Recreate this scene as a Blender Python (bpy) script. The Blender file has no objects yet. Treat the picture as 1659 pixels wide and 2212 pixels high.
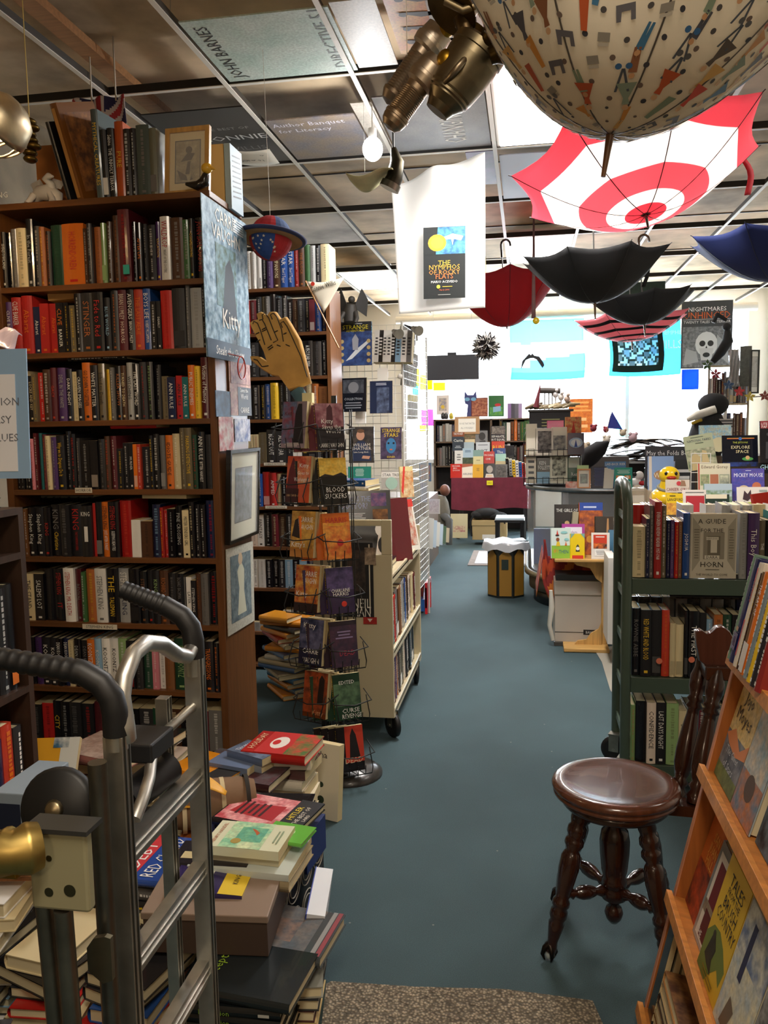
import bpy, math, random
from mathutils import Vector, Matrix, Euler
random.seed(7)
R_=math.radians; PI=math.pi
SC=bpy.context.scene; COL=SC.collection
# ---------------- camera ----------------
F_PX=1780.0; FW,FH=1659.0,2212.0; CZ=1.55
cam=bpy.data.cameras.new('camera'); co=bpy.data.objects.new('camera',cam); COL.objects.link(co)
cam.sensor_fit='VERTICAL'; cam.sensor_height=24.0; cam.lens=F_PX/FH*24.0; cam.clip_start=.02
CR=Matrix.Rotation(R_(9.9),3,'Z')@Matrix.Rotation(R_(84),3,'X')@Matrix.Rotation(R_(-1),3,'Z')
co.matrix_world=Matrix.Translation((0,0,CZ))@CR.to_4x4(); SC.camera=co
def ray(u,v): return CR@Vector(((u-FW/2)/F_PX,-(v-FH/2)/F_PX,-1))
def AY(u,v,Y): d=ray(u,v); return Vector((0,0,CZ))+d*(Y/d.y)
def AX(u,v,X): d=ray(u,v); return Vector((0,0,CZ))+d*(X/d.x)
def AZ(u,v,Z): d=ray(u,v); return Vector((0,0,CZ))+d*((Z-CZ)/d.z)
# ---------------- exposure, world, big lights ----------------
vs=SC.view_settings; vs.view_transform='Standard'; vs.look='None'; vs.gamma=1; vs.use_curve_mapping=False
vs.exposure=0.55
w=bpy.data.worlds.new('daylight'); SC.world=w; w.use_nodes=True
bg=w.node_tree.nodes['Background']; bg.inputs[0].default_value=(.86,.93,1,1); bg.inputs[1].default_value=7
def area(name,loc,rot,sx,sy,power,col,spread=180):
    l=bpy.data.lights.new(name,'AREA'); l.shape='RECTANGLE'; l.size=sx; l.size_y=sy; l.energy=power; l.color=col; l.spread=R_(spread)
    o=bpy.data.objects.new(name,l); COL.objects.link(o); o.location=loc; o.rotation_euler=rot; return o
def bulb(name,loc,power,col,rad=.05):
    l=bpy.data.lights.new(name,'POINT'); l.energy=power; l.color=col; l.shadow_soft_size=rad
    o=bpy.data.objects.new(name,l); COL.objects.link(o); o.location=loc; return o
area('daylight_window',(.7,12.75,2.1),(R_(-90),0,0),4.8,2.0,680,(.86,.93,1))
area('troffer_and_fill_light',(.12,4.55,3.165),(0,0,0),.56,1.1,60,(1,.97,.93))
area('troffer_and_fill_light',(.12,.06,3.165),(0,0,0),.56,1.1,26,(1,.86,.68))  # out-of-view ceiling light added to brighten the front of the aisle
area('troffer_and_fill_light',(.1,8.0,3.12),(0,0,0),.56,1.1,40,(1,.97,.95))
area('troffer_and_fill_light',(-1.7,9.2,3.12),(0,0,0),.56,1.1,30,(1,.97,.95))
area('troffer_and_fill_light',(1.9,4.0,3.12),(0,0,0),.56,1.1,22,(1,.93,.85))  # extra ceiling light added at right, out of view, no panel modelled
bulb('bulb_light',AY(805,334,4.3),34,(.95,.97,1),.06)
bulb('lamp_and_fill_light',(-1.5,2.25,2.46),24,(1,.72,.42),.05)
bulb('lamp_and_fill_light',(-.5,-.6,1.9),9,(1,.78,.55),.12)  # warm fill added behind the camera, no fixture
bulb('lamp_and_fill_light',(.9,-.5,2.2),12,(1,.8,.6),.12)  # second added fill, behind the camera to the right, no fixture
# ---------------- colours ----------------
def lin(c): return c/12.92 if c<=.04045 else ((c+.055)/1.055)**2.4
def hx(s): return tuple(lin(int(s[i:i+2],16)/255) for i in (0,2,4))
PAL=dict(k='16151a',d='2b2a2c',g='6e6c6a',w='e8e6e0',c='dfcfa4',r='b3221f',m='5b1a24',o='d9701f',y='e2b92c',b='234f97',n='1c2448',
 t='1c6a6c',e='1f4230',l='8fae72',p='4b2f66',q='4c3122',s='a9aaa8',a='8fb6d3',i='cf7f8c',j='6a5f48',u='a8602c',v='3c6a3a',x='c43f2a',f='7a5030',z='d8c8b8')
NAME=dict(k='black',d='charcoal',g='grey',w='white',c='cream',r='red',m='maroon',o='orange',y='yellow',b='blue',n='navy',t='teal',e='dark green',
 l='pale green',p='purple',q='dark brown',s='silver-grey',a='light blue',i='pink',j='olive brown',u='rust brown',v='green',x='vermilion',f='tan brown',z='beige')
def C(c):
    if isinstance(c,tuple): return c
    return hx(PAL[c]) if len(c)==1 else hx(c)
# ---------------- materials ----------------
MATS={}
def nodes(name):
    m=bpy.data.materials.new(name); m.use_nodes=True; n=m.node_tree; return m,n,n.nodes['Principled BSDF']
def mk(key,name,rough=.55,metal=0,kind='plain',emis=0,coat=0,**kw):
    m,n,b=nodes(name); L=n.links.new
    at=n.nodes.new('ShaderNodeAttribute'); at.attribute_name='col'; base=at.outputs['Color']
    b.inputs['Roughness'].default_value=rough; b.inputs['Metallic'].default_value=metal; b.inputs['Coat Weight'].default_value=coat
    tc=n.nodes.new('ShaderNodeTexCoord')
    def noise(scale,detail=4,vec=None,stretch=None):
        mp=n.nodes.new('ShaderNodeMapping'); L(tc.outputs['Object'],mp.inputs[0])
        if stretch: mp.inputs['Scale'].default_value=stretch
        t=n.nodes.new('ShaderNodeTexNoise'); t.inputs['Scale'].default_value=scale; t.inputs['Detail'].default_value=detail; L(mp.outputs[0],t.inputs['Vector']); return t.outputs['Fac']
    def ramp(x,a,bb,c0,c1):
        r=n.nodes.new('ShaderNodeMapRange'); L(x,r.inputs[0]); r.inputs[1].default_value=a; r.inputs[2].default_value=bb; r.inputs[3].default_value=c0; r.inputs[4].default_value=c1; return r.outputs[0]
    def mul(c,f):
        x=n.nodes.new('ShaderNodeVectorMath'); x.operation='SCALE'; L(c,x.inputs[0]); L(f,x.inputs['Scale']); return x.outputs[0]
    if kind=='art':
        a2=n.nodes.new('ShaderNodeAttribute'); a2.attribute_name='col2'
        mx=n.nodes.new('ShaderNodeMix'); mx.data_type='RGBA'; L(ramp(noise(kw.get('s',28),3),.34,.66,0,1),mx.inputs[0]); L(base,mx.inputs[6]); L(a2.outputs['Color'],mx.inputs[7])
        base=mul(mx.outputs[2],ramp(noise(90,2),.3,.7,.8,1.15))
    elif kind=='wood':
        st=kw.get('stretch',(1,1,.08))
        base=mul(base,ramp(noise(60,5,stretch=st),.3,.7,.78,1.18))
    elif kind=='stain':
        base=mul(base,ramp(noise(1.8,8),.3,.72,.45,1.5))
        a2=n.nodes.new('ShaderNodeMix'); a2.data_type='RGBA'; L(ramp(noise(.9,7),.6,.7,0,.75),a2.inputs[0]); L(base,a2.inputs[6]); a2.inputs[7].default_value=(*hx('b9a88c'),1); base=a2.outputs[2]
    elif kind=='carpet':
        base=mul(base,ramp(noise(1.3,5),.3,.7,.8,1.2)); base=mul(base,ramp(noise(420,2),.3,.7,.72,1.25))
        sp=n.nodes.new('ShaderNodeTexVoronoi'); sp.inputs['Scale'].default_value=7; L(tc.outputs['Object'],sp.inputs['Vector'])
        mx=n.nodes.new('ShaderNodeMix'); mx.data_type='RGBA'; L(ramp(sp.outputs['Distance'],.022,.03,.5,0),mx.inputs[0]); L(base,mx.inputs[6]); mx.inputs[7].default_value=(.35,.34,.3,1); base=mx.outputs[2]
        bp=n.nodes.new('ShaderNodeBump'); bp.inputs['Strength'].default_value=.5; bp.inputs['Distance'].default_value=.003; L(noise(500,2),bp.inputs['Height']); L(bp.outputs[0],b.inputs['Normal'])
    elif kind=='mat':
        v=n.nodes.new('ShaderNodeTexVoronoi'); v.inputs['Scale'].default_value=120; L(tc.outputs['Object'],v.inputs['Vector'])
        base=mul(base,ramp(v.outputs['Distance'],0,.6,1.5,.35)); base=mul(base,ramp(noise(60,3),.3,.7,.6,1.4))
        bp=n.nodes.new('ShaderNodeBump'); bp.inputs['Strength'].default_value=1; bp.inputs['Distance'].default_value=.005; bp.invert=True; L(v.outputs['Distance'],bp.inputs['Height']); L(bp.outputs[0],b.inputs['Normal'])
    elif kind=='fabric':
        base=mul(base,ramp(noise(14,4),.3,.7,.85,1.12))
    if metal: base=mul(base,ramp(noise(16,4),.3,.7,.75,1.2))
    if kind=='cloth':
        tr=n.nodes.new('ShaderNodeBsdfTranslucent'); L(base,tr.inputs[0]); ms=n.nodes.new('ShaderNodeMixShader'); ms.inputs[0].default_value=kw.get('tr',.5)
        L(b.outputs[0],ms.inputs[1]); L(tr.outputs[0],ms.inputs[2]); L(ms.outputs[0],n.nodes['Material Output'].inputs[0])
    if kind=='glass':
        b.inputs['Transmission Weight'].default_value=1; b.inputs['IOR'].default_value=1.15
    if kind=='clear':
        tr=n.nodes.new('ShaderNodeBsdfTransparent'); ms=n.nodes.new('ShaderNodeMixShader'); ms.inputs[0].default_value=kw.get('tr',.8)
        L(b.outputs[0],ms.inputs[1]); L(tr.outputs[0],ms.inputs[2]); L(ms.outputs[0],n.nodes['Material Output'].inputs[0])
    L(base,b.inputs['Base Color'])
    if emis: L(base,b.inputs['Emission Color']); b.inputs['Emission Strength'].default_value=emis
    MATS[key]=m
mk('m','matte_print',.55); mk('g','glossy_print',.22,coat=.3); mk('p','paper',.9); mk('a','picture_print',.6,kind='art'); mk('A','large_picture',.5,kind='art',s=6)
mk('w','stained_wood',.42,kind='wood'); mk('W','wood_along',.42,kind='wood',stretch=(.08,1,1)); mk('V','wood_deep',.4,kind='wood',stretch=(1,.08,1)); mk('t','turned_wood',.22,kind='wood',coat=.5)
mk('M','brushed_metal',.4,metal=1); mk('B','blackened_wire',.4); mk('P','powder_coat',.35,coat=.2); mk('R','rubber',.5)
mk('s','stained_deck',.85,kind='stain'); mk('c','carpet_pile',.95,kind='carpet'); mk('D','door_mat',.95,kind='mat'); mk('f','fabric',.85,kind='fabric')
mk('C','thin_cloth',.8,kind='cloth'); mk('H','window_cloth',.8,kind='cloth',tr=.7); mk('G','clear_glass',.03,kind='clear',tr=.86); mk('K','clear_film',.12,kind='clear',tr=.6); mk('k','black_cloth',.8)
mk('E','lamp_glow',.5,emis=9); mk('e','diffuser_glow',.5,emis=4.5)
# ---------------- glyphs ----------------
GL={}
def _tm(s):
    c=bpy.data.curves.new('glyph','FONT'); c.body=s; c.resolution_u=1; o=bpy.data.objects.new('glyph',c); COL.objects.link(o)
    dg=bpy.context.evaluated_depsgraph_get(); e=o.evaluated_get(dg); m=e.to_mesh()
    v=[(a.co.x,a.co.y) for a in m.vertices]; f=[tuple(p.vertices) for p in m.polygons]; e.to_mesh_clear(); bpy.data.objects.remove(o); bpy.data.curves.remove(c)
    return v,f
def _w(s): v,_=_tm(s); return max(a[0] for a in v)-min(a[0] for a in v)
W0=_w('||')
def glyph(ch):
    if ch not in GL:
        if ch==' ': GL[ch]=([],[],.3)
        else:
            v,f=_tm(ch); GL[ch]=(v,f,_w('|'+ch+'|')-W0)
    return GL[ch]
# ---------------- mesh builder ----------------
class MB:
    def __init__(s): s.v=[];s.f=[];s.c=[];s.c2=[];s.m=[];s.sm=[];s.T=Matrix()
    def face(s,pts,col,mat='m',col2=None,smooth=False):
        i=len(s.v); s.v.extend((s.T@Vector(p))[:] for p in pts); s.f.append(tuple(range(i,i+len(pts)))); s._a(col,mat,col2,smooth)
    def _a(s,col,mat,col2,smooth): col=C(col); s.c.append(col); s.c2.append(C(col2) if col2 else col); s.m.append(mat); s.sm.append(smooth)
    def mesh(s,vs,fs,col,mat='m',col2=None,smooth=True):
        i=len(s.v); s.v.extend((s.T@Vector(p))[:] for p in vs)
        for f in fs: s.f.append(tuple(i+k for k in f)); s._a(col(f) if callable(col) else col,mat,col2,smooth)
    def box(s,x0,x1,y0,y1,z0,z1,col,mat='m',col2=None):
        vs=[(x,y,z) for z in (z0,z1) for y in (y0,y1) for x in (x0,x1)]
        s.mesh(vs,[(0,2,3,1),(4,5,7,6),(0,1,5,4),(2,6,7,3),(0,4,6,2),(1,3,7,5)],col,mat,col2,False)
    def beam(s,a,b,w,h,col,mat='m',up=(0,0,1)):
        a,b=Vector(a),Vector(b); d=(b-a).normalized(); r=d.cross(Vector(up)).normalized(); u=r.cross(d)
        vs=[p+r*i*w/2+u*j*h/2 for p in (a,b) for j in (-1,1) for i in (-1,1)]
        s.mesh(vs,[(0,1,3,2),(4,6,7,5),(0,4,5,1),(2,3,7,6),(0,2,6,4),(1,5,7,3)],col,mat,None,False)
    def tube(s,pts,r,col,mat='P',n=8,closed=False,cap=True):
        pts=[Vector(p) for p in pts]; N=len(pts); rs=r if isinstance(r,(list,tuple)) else [r]*N
        prev=None; vs=[]
        for i,p in enumerate(pts):
            if closed: d=pts[(i+1)%N]-pts[i-1]
            else: d=pts[min(i+1,N-1)]-pts[max(i-1,0)]
            d=d.normalized() if d.length>1e-9 else Vector((0,0,1))
            if prev is None:
                q=Vector((0,0,1)) if abs(d.z)<.9 else Vector((1,0,0)); a=d.cross(q).normalized()
            else: a=(prev-d*prev.dot(d)); a=a.normalized() if a.length>1e-6 else d.orthogonal().normalized()
            prev=a; b=d.cross(a)
            for k in range(n):
                t=2*PI*k/n; vs.append(p+(a*math.cos(t)+b*math.sin(t))*rs[i])
        fs=[]
        for i in range(N if closed else N-1):
            j=(i+1)%N
            for k in range(n): fs.append((i*n+k,i*n+(k+1)%n,j*n+(k+1)%n,j*n+k))
        s.mesh(vs,fs,col,mat)
        if cap and not closed:
            s.mesh(vs[:n],[tuple(range(n))[::-1]],col,mat,None,False); s.mesh(vs[-n:],[tuple(range(n))],col,mat,None,False)
    def lathe(s,prof,col,mat='m',n=24,col2=None,sharp=False):
        if sharp:
            for i in range(len(prof)-1): s.lathe0(prof[i:i+2],col,mat,n)
            return
        s.lathe0(prof,col,mat,n,col2)
    def lathe0(s,prof,col,mat='m',n=24,col2=None):
        vs=[(r*math.cos(2*PI*k/n),r*math.sin(2*PI*k/n),z) for r,z in prof for k in range(n)]
        fs=[(i*n+k,i*n+(k+1)%n,(i+1)*n+(k+1)%n,(i+1)*n+k) for i in range(len(prof)-1) for k in range(n)]
        s.mesh(vs,fs,col,mat,col2)
        for pi,fl in ((0,True),(len(prof)-1,False)):
            if prof[pi][0]>1e-4:
                q=[(prof[pi][0]*math.cos(2*PI*k/n),prof[pi][0]*math.sin(2*PI*k/n),prof[pi][1]) for k in range(n)]
                s.face(q[::-1] if fl else q,col,mat,col2)
    def ball(s,c,r,col,mat='m',n=14,col2=None):
        r=(r,r,r) if not isinstance(r,tuple) else r; h=n//2+1
        vs=[(c[0]+r[0]*math.sin(PI*i/h)*math.cos(2*PI*k/n),c[1]+r[1]*math.sin(PI*i/h)*math.sin(2*PI*k/n),c[2]+r[2]*math.cos(PI*i/h)) for i in range(1,h) for k in range(n)]
        vs+=[(c[0],c[1],c[2]+r[2]),(c[0],c[1],c[2]-r[2])]; t=len(vs)-2
        fs=[(i*n+k,(i+1)*n+k,(i+1)*n+(k+1)%n,i*n+(k+1)%n) for i in range(h-2) for k in range(n)]
        fs+=[(t,k,(k+1)%n) for k in range(n)]+[(t+1,(h-2)*n+(k+1)%n,(h-2)*n+k) for k in range(n)]
        s.mesh(vs,fs,col,mat,col2)
    def grid(s,fn,nu,nv,col,mat='f',col2=None,smooth=True):
        vs=[fn(i/nu,j/nv) for j in range(nv+1) for i in range(nu+1)]; W=nu+1
        fs=[(j*W+i,j*W+i+1,(j+1)*W+i+1,(j+1)*W+i) for j in range(nv) for i in range(nu)]
        if callable(col):
            k=0
            i0=len(s.v); s.v.extend((s.T@Vector(p))[:] for p in vs)
            for j in range(nv):
                for i in range(nu): s.f.append(tuple(i0+q for q in fs[k])); k+=1; s._a(col((i+.5)/nu,(j+.5)/nv),mat,col2,smooth)
        else: s.mesh(vs,fs,col,mat,col2,smooth)
    def prism(s,pts,y0,y1,col,mat='m',col2=None):
        n=len(pts); a=[(x,y0,z) for x,z in pts]; b=[(x,y1,z) for x,z in pts]
        s.face(a,col,mat,col2); s.face(b[::-1],col,mat,col2)
        for i in range(n): j=(i+1)%n; s.face([a[i],b[i],b[j],a[j]],col,mat,col2)
    def text(s,t,o,r,u,h,col,maxw=None,mat='m',condense=True):
        r,u,o=Vector(r).normalized(),Vector(u).normalized(),Vector(o)
        tot=sum(glyph(c)[2] for c in t)
        if tot<=0: return
        sc=h/.72; sx=sc
        if maxw and tot*sc>maxw: sx=maxw/tot; 
        if sx<sc*.45: sc=sx/.45
        x=-tot*sx/2; col=C(col)
        for ch in t:
            v,f,a=glyph(ch)
            if f:
                i=len(s.v); s.v.extend((s.T@(o+r*(x+p[0]*sx)+u*((p[1]-.36)*sc)))[:] for p in v)
                for q in f: s.f.append(tuple(i+k for k in q)); s._a(col,mat,None,False)
            x+=a*sx
    def disc(s,o,r,u,rad,col,mat='m',n=16,col2=None,rz=1):
        r,u,o=Vector(r).normalized(),Vector(u).normalized(),Vector(o)
        s.face([o+r*rad*math.cos(2*PI*k/n)+u*rad*rz*math.sin(2*PI*k/n) for k in range(n)],col,mat,col2)
    def obj(s,name,parent=None,label=None,cat=None,group=None,kind=None,bevel=0,solid=0,at=None,sub=0):
        if not s.v: return None
        xs=list(zip(*s.v)); 
        if at is None: at=Vector(((min(xs[0])+max(xs[0]))/2,(min(xs[1])+max(xs[1]))/2,min(xs[2])))
        at=Vector(at)
        me=bpy.data.meshes.new(name); me.from_pydata([(x-at.x,y-at.y,z-at.z) for x,y,z in s.v],[],s.f)
        keys=sorted(set(s.m)); 
        for k in keys: me.materials.append(MATS[k])
        ix={k:i for i,k in enumerate(keys)}
        me.polygons.foreach_set('material_index',[ix[k] for k in s.m]); me.polygons.foreach_set('use_smooth',s.sm)
        def attr(nm,cs):
            a=me.color_attributes.new(nm,'FLOAT_COLOR','CORNER'); d=[]
            for f,c in zip(s.f,cs): d.extend((c[0],c[1],c[2],1.0)*len(f))
            a.data.foreach_set('color',d)
        attr('col',s.c)
        if 'a' in keys or 'A' in keys: attr('col2',s.c2)
        me.update()
        o=bpy.data.objects.new(name,me); COL.objects.link(o)
        if parent is not None: o.parent=parent; o.location=at-WL.get(parent.name,Vector(parent.location))
        else: o.location=at
        WL[o.name]=at
        if label: o['label']=label
        if cat: o['category']=cat
        if group: o['group']=group
        if kind: o['kind']=kind
        if solid: q=o.modifiers.new('solid','SOLIDIFY'); q.thickness=solid; q.offset=0
        if sub: q=o.modifiers.new('sub','SUBSURF'); q.levels=sub; q.render_levels=sub
        if bevel: q=o.modifiers.new('bevel','BEVEL'); q.width=bevel; q.segments=2; q.limit_method='ANGLE'
        return o
WL={}
def root(name,at,label,cat,group=None):
    o=bpy.data.objects.new(name,None); COL.objects.link(o); o.location=at; o.empty_display_size=.05; o['label']=label; o['category']=cat
    if group: o['group']=group
    WL[o.name]=Vector(at); return o
def TM(loc,rx=0,ry=0,rz=0): return Matrix.Translation(loc)@Euler((R_(rx),R_(ry),R_(rz)),'XYZ').to_matrix().to_4x4()
ONES='first second third fourth fifth sixth seventh eighth ninth tenth eleventh twelfth thirteenth fourteenth fifteenth sixteenth seventeenth eighteenth nineteenth'.split()
def nth(i):
    if i<20: return ONES[i-1]
    t=['twentieth','thirtieth','fortieth','fiftieth'][i//10-2] if i%10==0 else ['twenty','thirty','forty','fifty'][i//10-2]+'-'+ONES[i%10-1]
    return t
FAR=[None]; FARB=MB()   # the smallest hardcovers, past three hundred in view, go into one object
# ---------------- books ----------------
def design(mb,w,h,D,eps=.0007):
    """front cover drawing, cover in the plane y=0 facing -y; fractions of w and h"""
    y=-eps
    for k,d in enumerate(D):
        y-=.00025; q=d[0]
        if q=='r': _,x0,z0,x1,z1,c=d[:6]; mb.face([(x0*w,y,z0*h),(x1*w,y,z0*h),(x1*w,y,z1*h),(x0*w,y,z1*h)],c,d[6] if len(d)>6 else 'm')
        elif q=='a': _,x0,z0,x1,z1,c,c2=d[:7]; mb.face([(x0*w,y,z0*h),(x1*w,y,z0*h),(x1*w,y,z1*h),(x0*w,y,z1*h)],c,'a',c2)
        elif q=='t': _,s,cx,cz,th,c=d[:6]; mb.text(s,(cx*w,y,cz*h),(1,0,0),(0,0,1),th*h,c,(d[6] if len(d)>6 else .9)*w)
        elif q=='c': _,cx,cz,r,c=d[:5]; mb.disc((cx*w,y,cz*h),(1,0,0),(0,0,1),r*w,c,'m',rz=d[5] if len(d)>5 else 1)
        elif q=='p': mb.face([(a*w,y,b*h) for a,b in d[1]],d[2],'m')
        elif q=='l': # unreadable small print: thin bars
            _,x0,z0,x1,z1,n,c=d
            for i in range(n):
                z=z0+(z1-z0)*(i+.25)/n; zz=z+(z1-z0)*.45/n; e=(x1-x0)*random.uniform(0,.18)
                mb.face([((x0+e)*w,y,z*h),((x1-e)*w,y,z*h),((x1-e)*w,y,zz*h),((x0+e)*w,y,zz*h)],c,'m')
def book(M,w,h,t,col,D=None,spine=None,tc='w',hard=True,label=None,cat='book',group=None,name=None,pages=True,back=None,split=False,extra=None,mat='g',sc=None):
    mb=MB(); mb.T=M; col=C(col); sc=C(sc) if sc else col
    pb=MB(); pb.T=M
    b=.0028 if hard else .0006; o=.004 if hard else 0
    if t<.012: b=.001; o=.001
    mb.box(0,w,0,b,0,h,col,mat); mb.box(0,w,t-b,t,0,h,C(back) if back else col,mat)
    # rounded spine
    n=5; bulge=min(.35*t,.006) if hard else .0005
    pr=[(-bulge*math.sin(PI*i/n)-.0001,t*i/n) for i in range(n+1)]
    for i in range(n):
        (x0,y0),(x1,y1)=pr[i],pr[i+1]; mb.face([(x0,y0,0),(x0,y0,h),(x1,y1,h),(x1,y1,0)],sc,mat,None,True)
        mb.face([(x0,y0,h),(b,y0,h),(b,y1,h),(x1,y1,h)],sc,mat)
    tgt=pb if split else mb
    tgt.box(.0008,w-o,b,t-b,o,h-o,hx('d8cba6') if hard else hx('c9b88c'),'p')
    if D: design(mb,w,h,D)
    x=-bulge-.0009
    if spine is not None:
        for part in spine:
            if part[0]=='t': _,s_,zc,ext,fr,c=part; mb.text(s_,(x,t/2,zc*h),(0,0,-1),(0,-1,0),t*fr,c,ext*h)
            elif part[0]=='b': _,z0,z1,fr,c=part; mb.face([(x+.0003,t*(.5-fr/2),z0*h),(x+.0003,t*(.5-fr/2),z1*h),(x+.0003,t*(.5+fr/2),z1*h),(x+.0003,t*(.5+fr/2),z0*h)],c,mat)
            elif part[0]=='h': _,s_,zc,th,c=part; mb.text(s_,(x,t/2,zc*h),(0,-1,0),(0,0,1),th*h,c,t*.9)
    if extra: extra(mb)
    if FAR[0] is not None:
        G=FAR[0]; k=len(G.v); G.v+=mb.v; G.f+=[tuple(q+k for q in f) for f in mb.f]; G.c+=mb.c; G.c2+=mb.c2; G.m+=mb.m; G.sm+=mb.sm; return None
    ob=mb.obj(name or (cat.replace(' ','_') if cat not in ('hardcover','paperback') else None) or ('hardcover_book' if hard else 'paperback_book'),None,label,cat,group,at=M@Vector((w/2,t/2,0)))
    if split: pb.obj('pages',ob)
    return ob
def rnd_spine(tc):
    r=random.random(); z=random.uniform(.5,.6)
    if r<.12: return [('b',.05,.3,.8,tc)]
    n=random.randint(5,11); S=[]; z=.93; fr=random.uniform(.18,.42)
    # unreadable lettering: short dashes down the spine
    stop=random.uniform(.3,.5)
    while z>stop:
        d=random.uniform(.02,.05); S.append(('b',z-d,z,fr*random.uniform(.7,1.1),tc)); z-=d+random.uniform(.008,.02)
    z=stop-.08
    f2=fr*.6
    while z>.16:
        d=random.uniform(.015,.035); S.append(('b',z-d,z,f2,tc)); z-=d+.012
    S.append(('b',.04,.075,.3,tc))
    return S
def shelf_row(x0,x1,yf,z,spec,where,group,px=1760.,depth=.17,hard=None,fill=True,lean=0,ang=0):
    """books side by side along +X, spines facing -Y at yf"""
    items=[]
    for e in spec.split(';'):
        p=[q.strip() for q in e.split(',')]
        items.append((float(p[0])/px,float(p[1])/px*10,p[2],p[3] if len(p)>3 and p[3] else random.choice('wcyso'),','.join(p[4:]) if len(p)>4 else None))
    tot=sum(i[0] for i in items); k=(x1-x0)/tot if fill else 1
    x=x0
    for i,(w,h,c,tc,tx) in enumerate(items):
        w*=k; g=.0008
        if c=='.': x+=w; continue
        hd=(h>.2 and w>.016) if hard is None else hard
        if tx:
            T=tx.split('/')
            if len(T)==1: sp=[('t',T[0],.56,.62,.52,tc),('b',.05,.09,.35,tc)]
            elif T[0]=='#': sp=[('h',T[1],.85,.09,tc),('b',.3,.6,.35,tc)]
            else: sp=[('t',T[0],.72,.42,.6,tc),('t',T[1],.3,.36,.45,T[2] if len(T)>2 else tc)]
        else: sp=rnd_spine(tuple(.38*a+.62*b for a,b in zip(hx(PAL[tc]),hx(PAL[c]))))
        cc=hx(PAL[c]); j=random.uniform(.8,1.2); cc=tuple(q*j for q in cc)
        rec=random.uniform(0,.02)
        M=TM((x+w-g,yf+rec,z),0,random.uniform(-.8,.8)+lean,90+ang)
        dd=min(depth,h*.68)
        lab=f"{'thick ' if w>.036 else 'thin ' if w<.017 else ''}{NAME[c]} {'hardcover' if hd else 'paperback'} with {NAME[tc]} lettering, {nth(i+1)} from left, {where}"
        book(M,dd,h,w-2*g,cc,None,sp,tc,hd,lab,'hardcover' if hd else 'paperback',group,mat=random.choice('ggm'))
        x+=w
def rnd_spec(n,cols,h0,h1,w0=20,w1=60):
    return ';'.join(f"{random.randint(w0,w1)},{random.randint(h0,h1)},{random.choice(cols)},{random.choice('wwcyosr')}" for _ in range(n))
def face(u0,v0,u1,v1,Y,col,D,label,t=.02,hard=False,rz=0,tilt=-6,cat='book',spine=None,split=True,name=None,group=None,w=None,h=None,z=None,roll=0,sc=None):
    a=AY(u0,v1,Y); b=AY(u1,v1,Y); c=AY(u0,v0,Y)
    W=w or (b.x-a.x)/max(.3,math.cos(R_(rz))); Hh=h or (c.z-a.z); zz=a.z if z is None else z
    M=Matrix.Translation((a.x,a.y,zz))@Matrix.Rotation(R_(rz),4,'Z')@Matrix.Rotation(R_(tilt),4,'X')@Matrix.Rotation(R_(roll),4,'Y')
    return book(M,W,Hh,t,col,D,spine,'w',hard,label,cat,group,split=split,name=name or ('book' if cat=='book' else None),sc=sc)
# ================= SETTING =================
def struct(mb,name,**k): return mb.obj(name,kind='structure',**k)
mb=MB(); mb.box(-3.1,3.6,-1.6,12.6,-.05,0,'3e5359','c'); struct(mb,'floor')
mb=MB(); mb.box(-3.1,3.6,-1.6,12.6,3.36,3.42,'cbb290','s'); struct(mb,'ceiling')
mb=MB(); mb.box(-2.95,-2.85,-1.6,12.6,0,3.36,'8d7d63','s'); struct(mb,'wall_left')
mb=MB(); mb.box(3.35,3.45,-1.6,12.6,0,3.36,'cfc8b8','m'); struct(mb,'wall_right')
mb=MB(); mb.box(-3.1,3.6,-1.7,-1.6,0,3.36,'8d7d63','m'); struct(mb,'wall_front')
mb=MB(); mb.box(-2.95,-1.85,12.5,12.6,0,3.36,'e8e4da','m'); mb.box(3.05,3.45,12.5,12.6,0,3.36,'e8e4da','m'); mb.box(-1.85,3.05,12.5,12.6,0,1.0,'e8e4da','m'); mb.box(-1.85,3.05,12.5,12.6,3.14,3.36,'e8e4da','m'); struct(mb,'wall_back')
mb=MB(); mb.box(2.33,2.6,8.0,8.3,0,3.36,'b9ad98','m'); struct(mb,'trim_column')
# window: frame, mullions, pane
mb=MB()
for x in (-1.85,-.25,1.4,3.0): mb.box(x,x+.05,12.42,12.5,1.0,3.14,'e9ecee','m')
mb.box(-1.85,3.05,12.42,12.5,.97,1.03,'e9ecee','m'); mb.box(-1.85,3.05,12.42,12.5,3.1,3.15,'e9ecee','m'); wf=struct(mb,'window_1')
mb=MB(); mb.box(-1.83,3.03,12.46,12.465,1.03,3.1,'ffffff','G'); mb.obj('pane',wf,kind='structure')
mb=MB(); mb.tube([(-1.9,12.2,3.08),(3.1,12.2,3.08)],.055,'dcd8cf','m',12); mb.obj('roller_shade',None,'long white rolled up shade across the top of the bright window','window shade')
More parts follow.
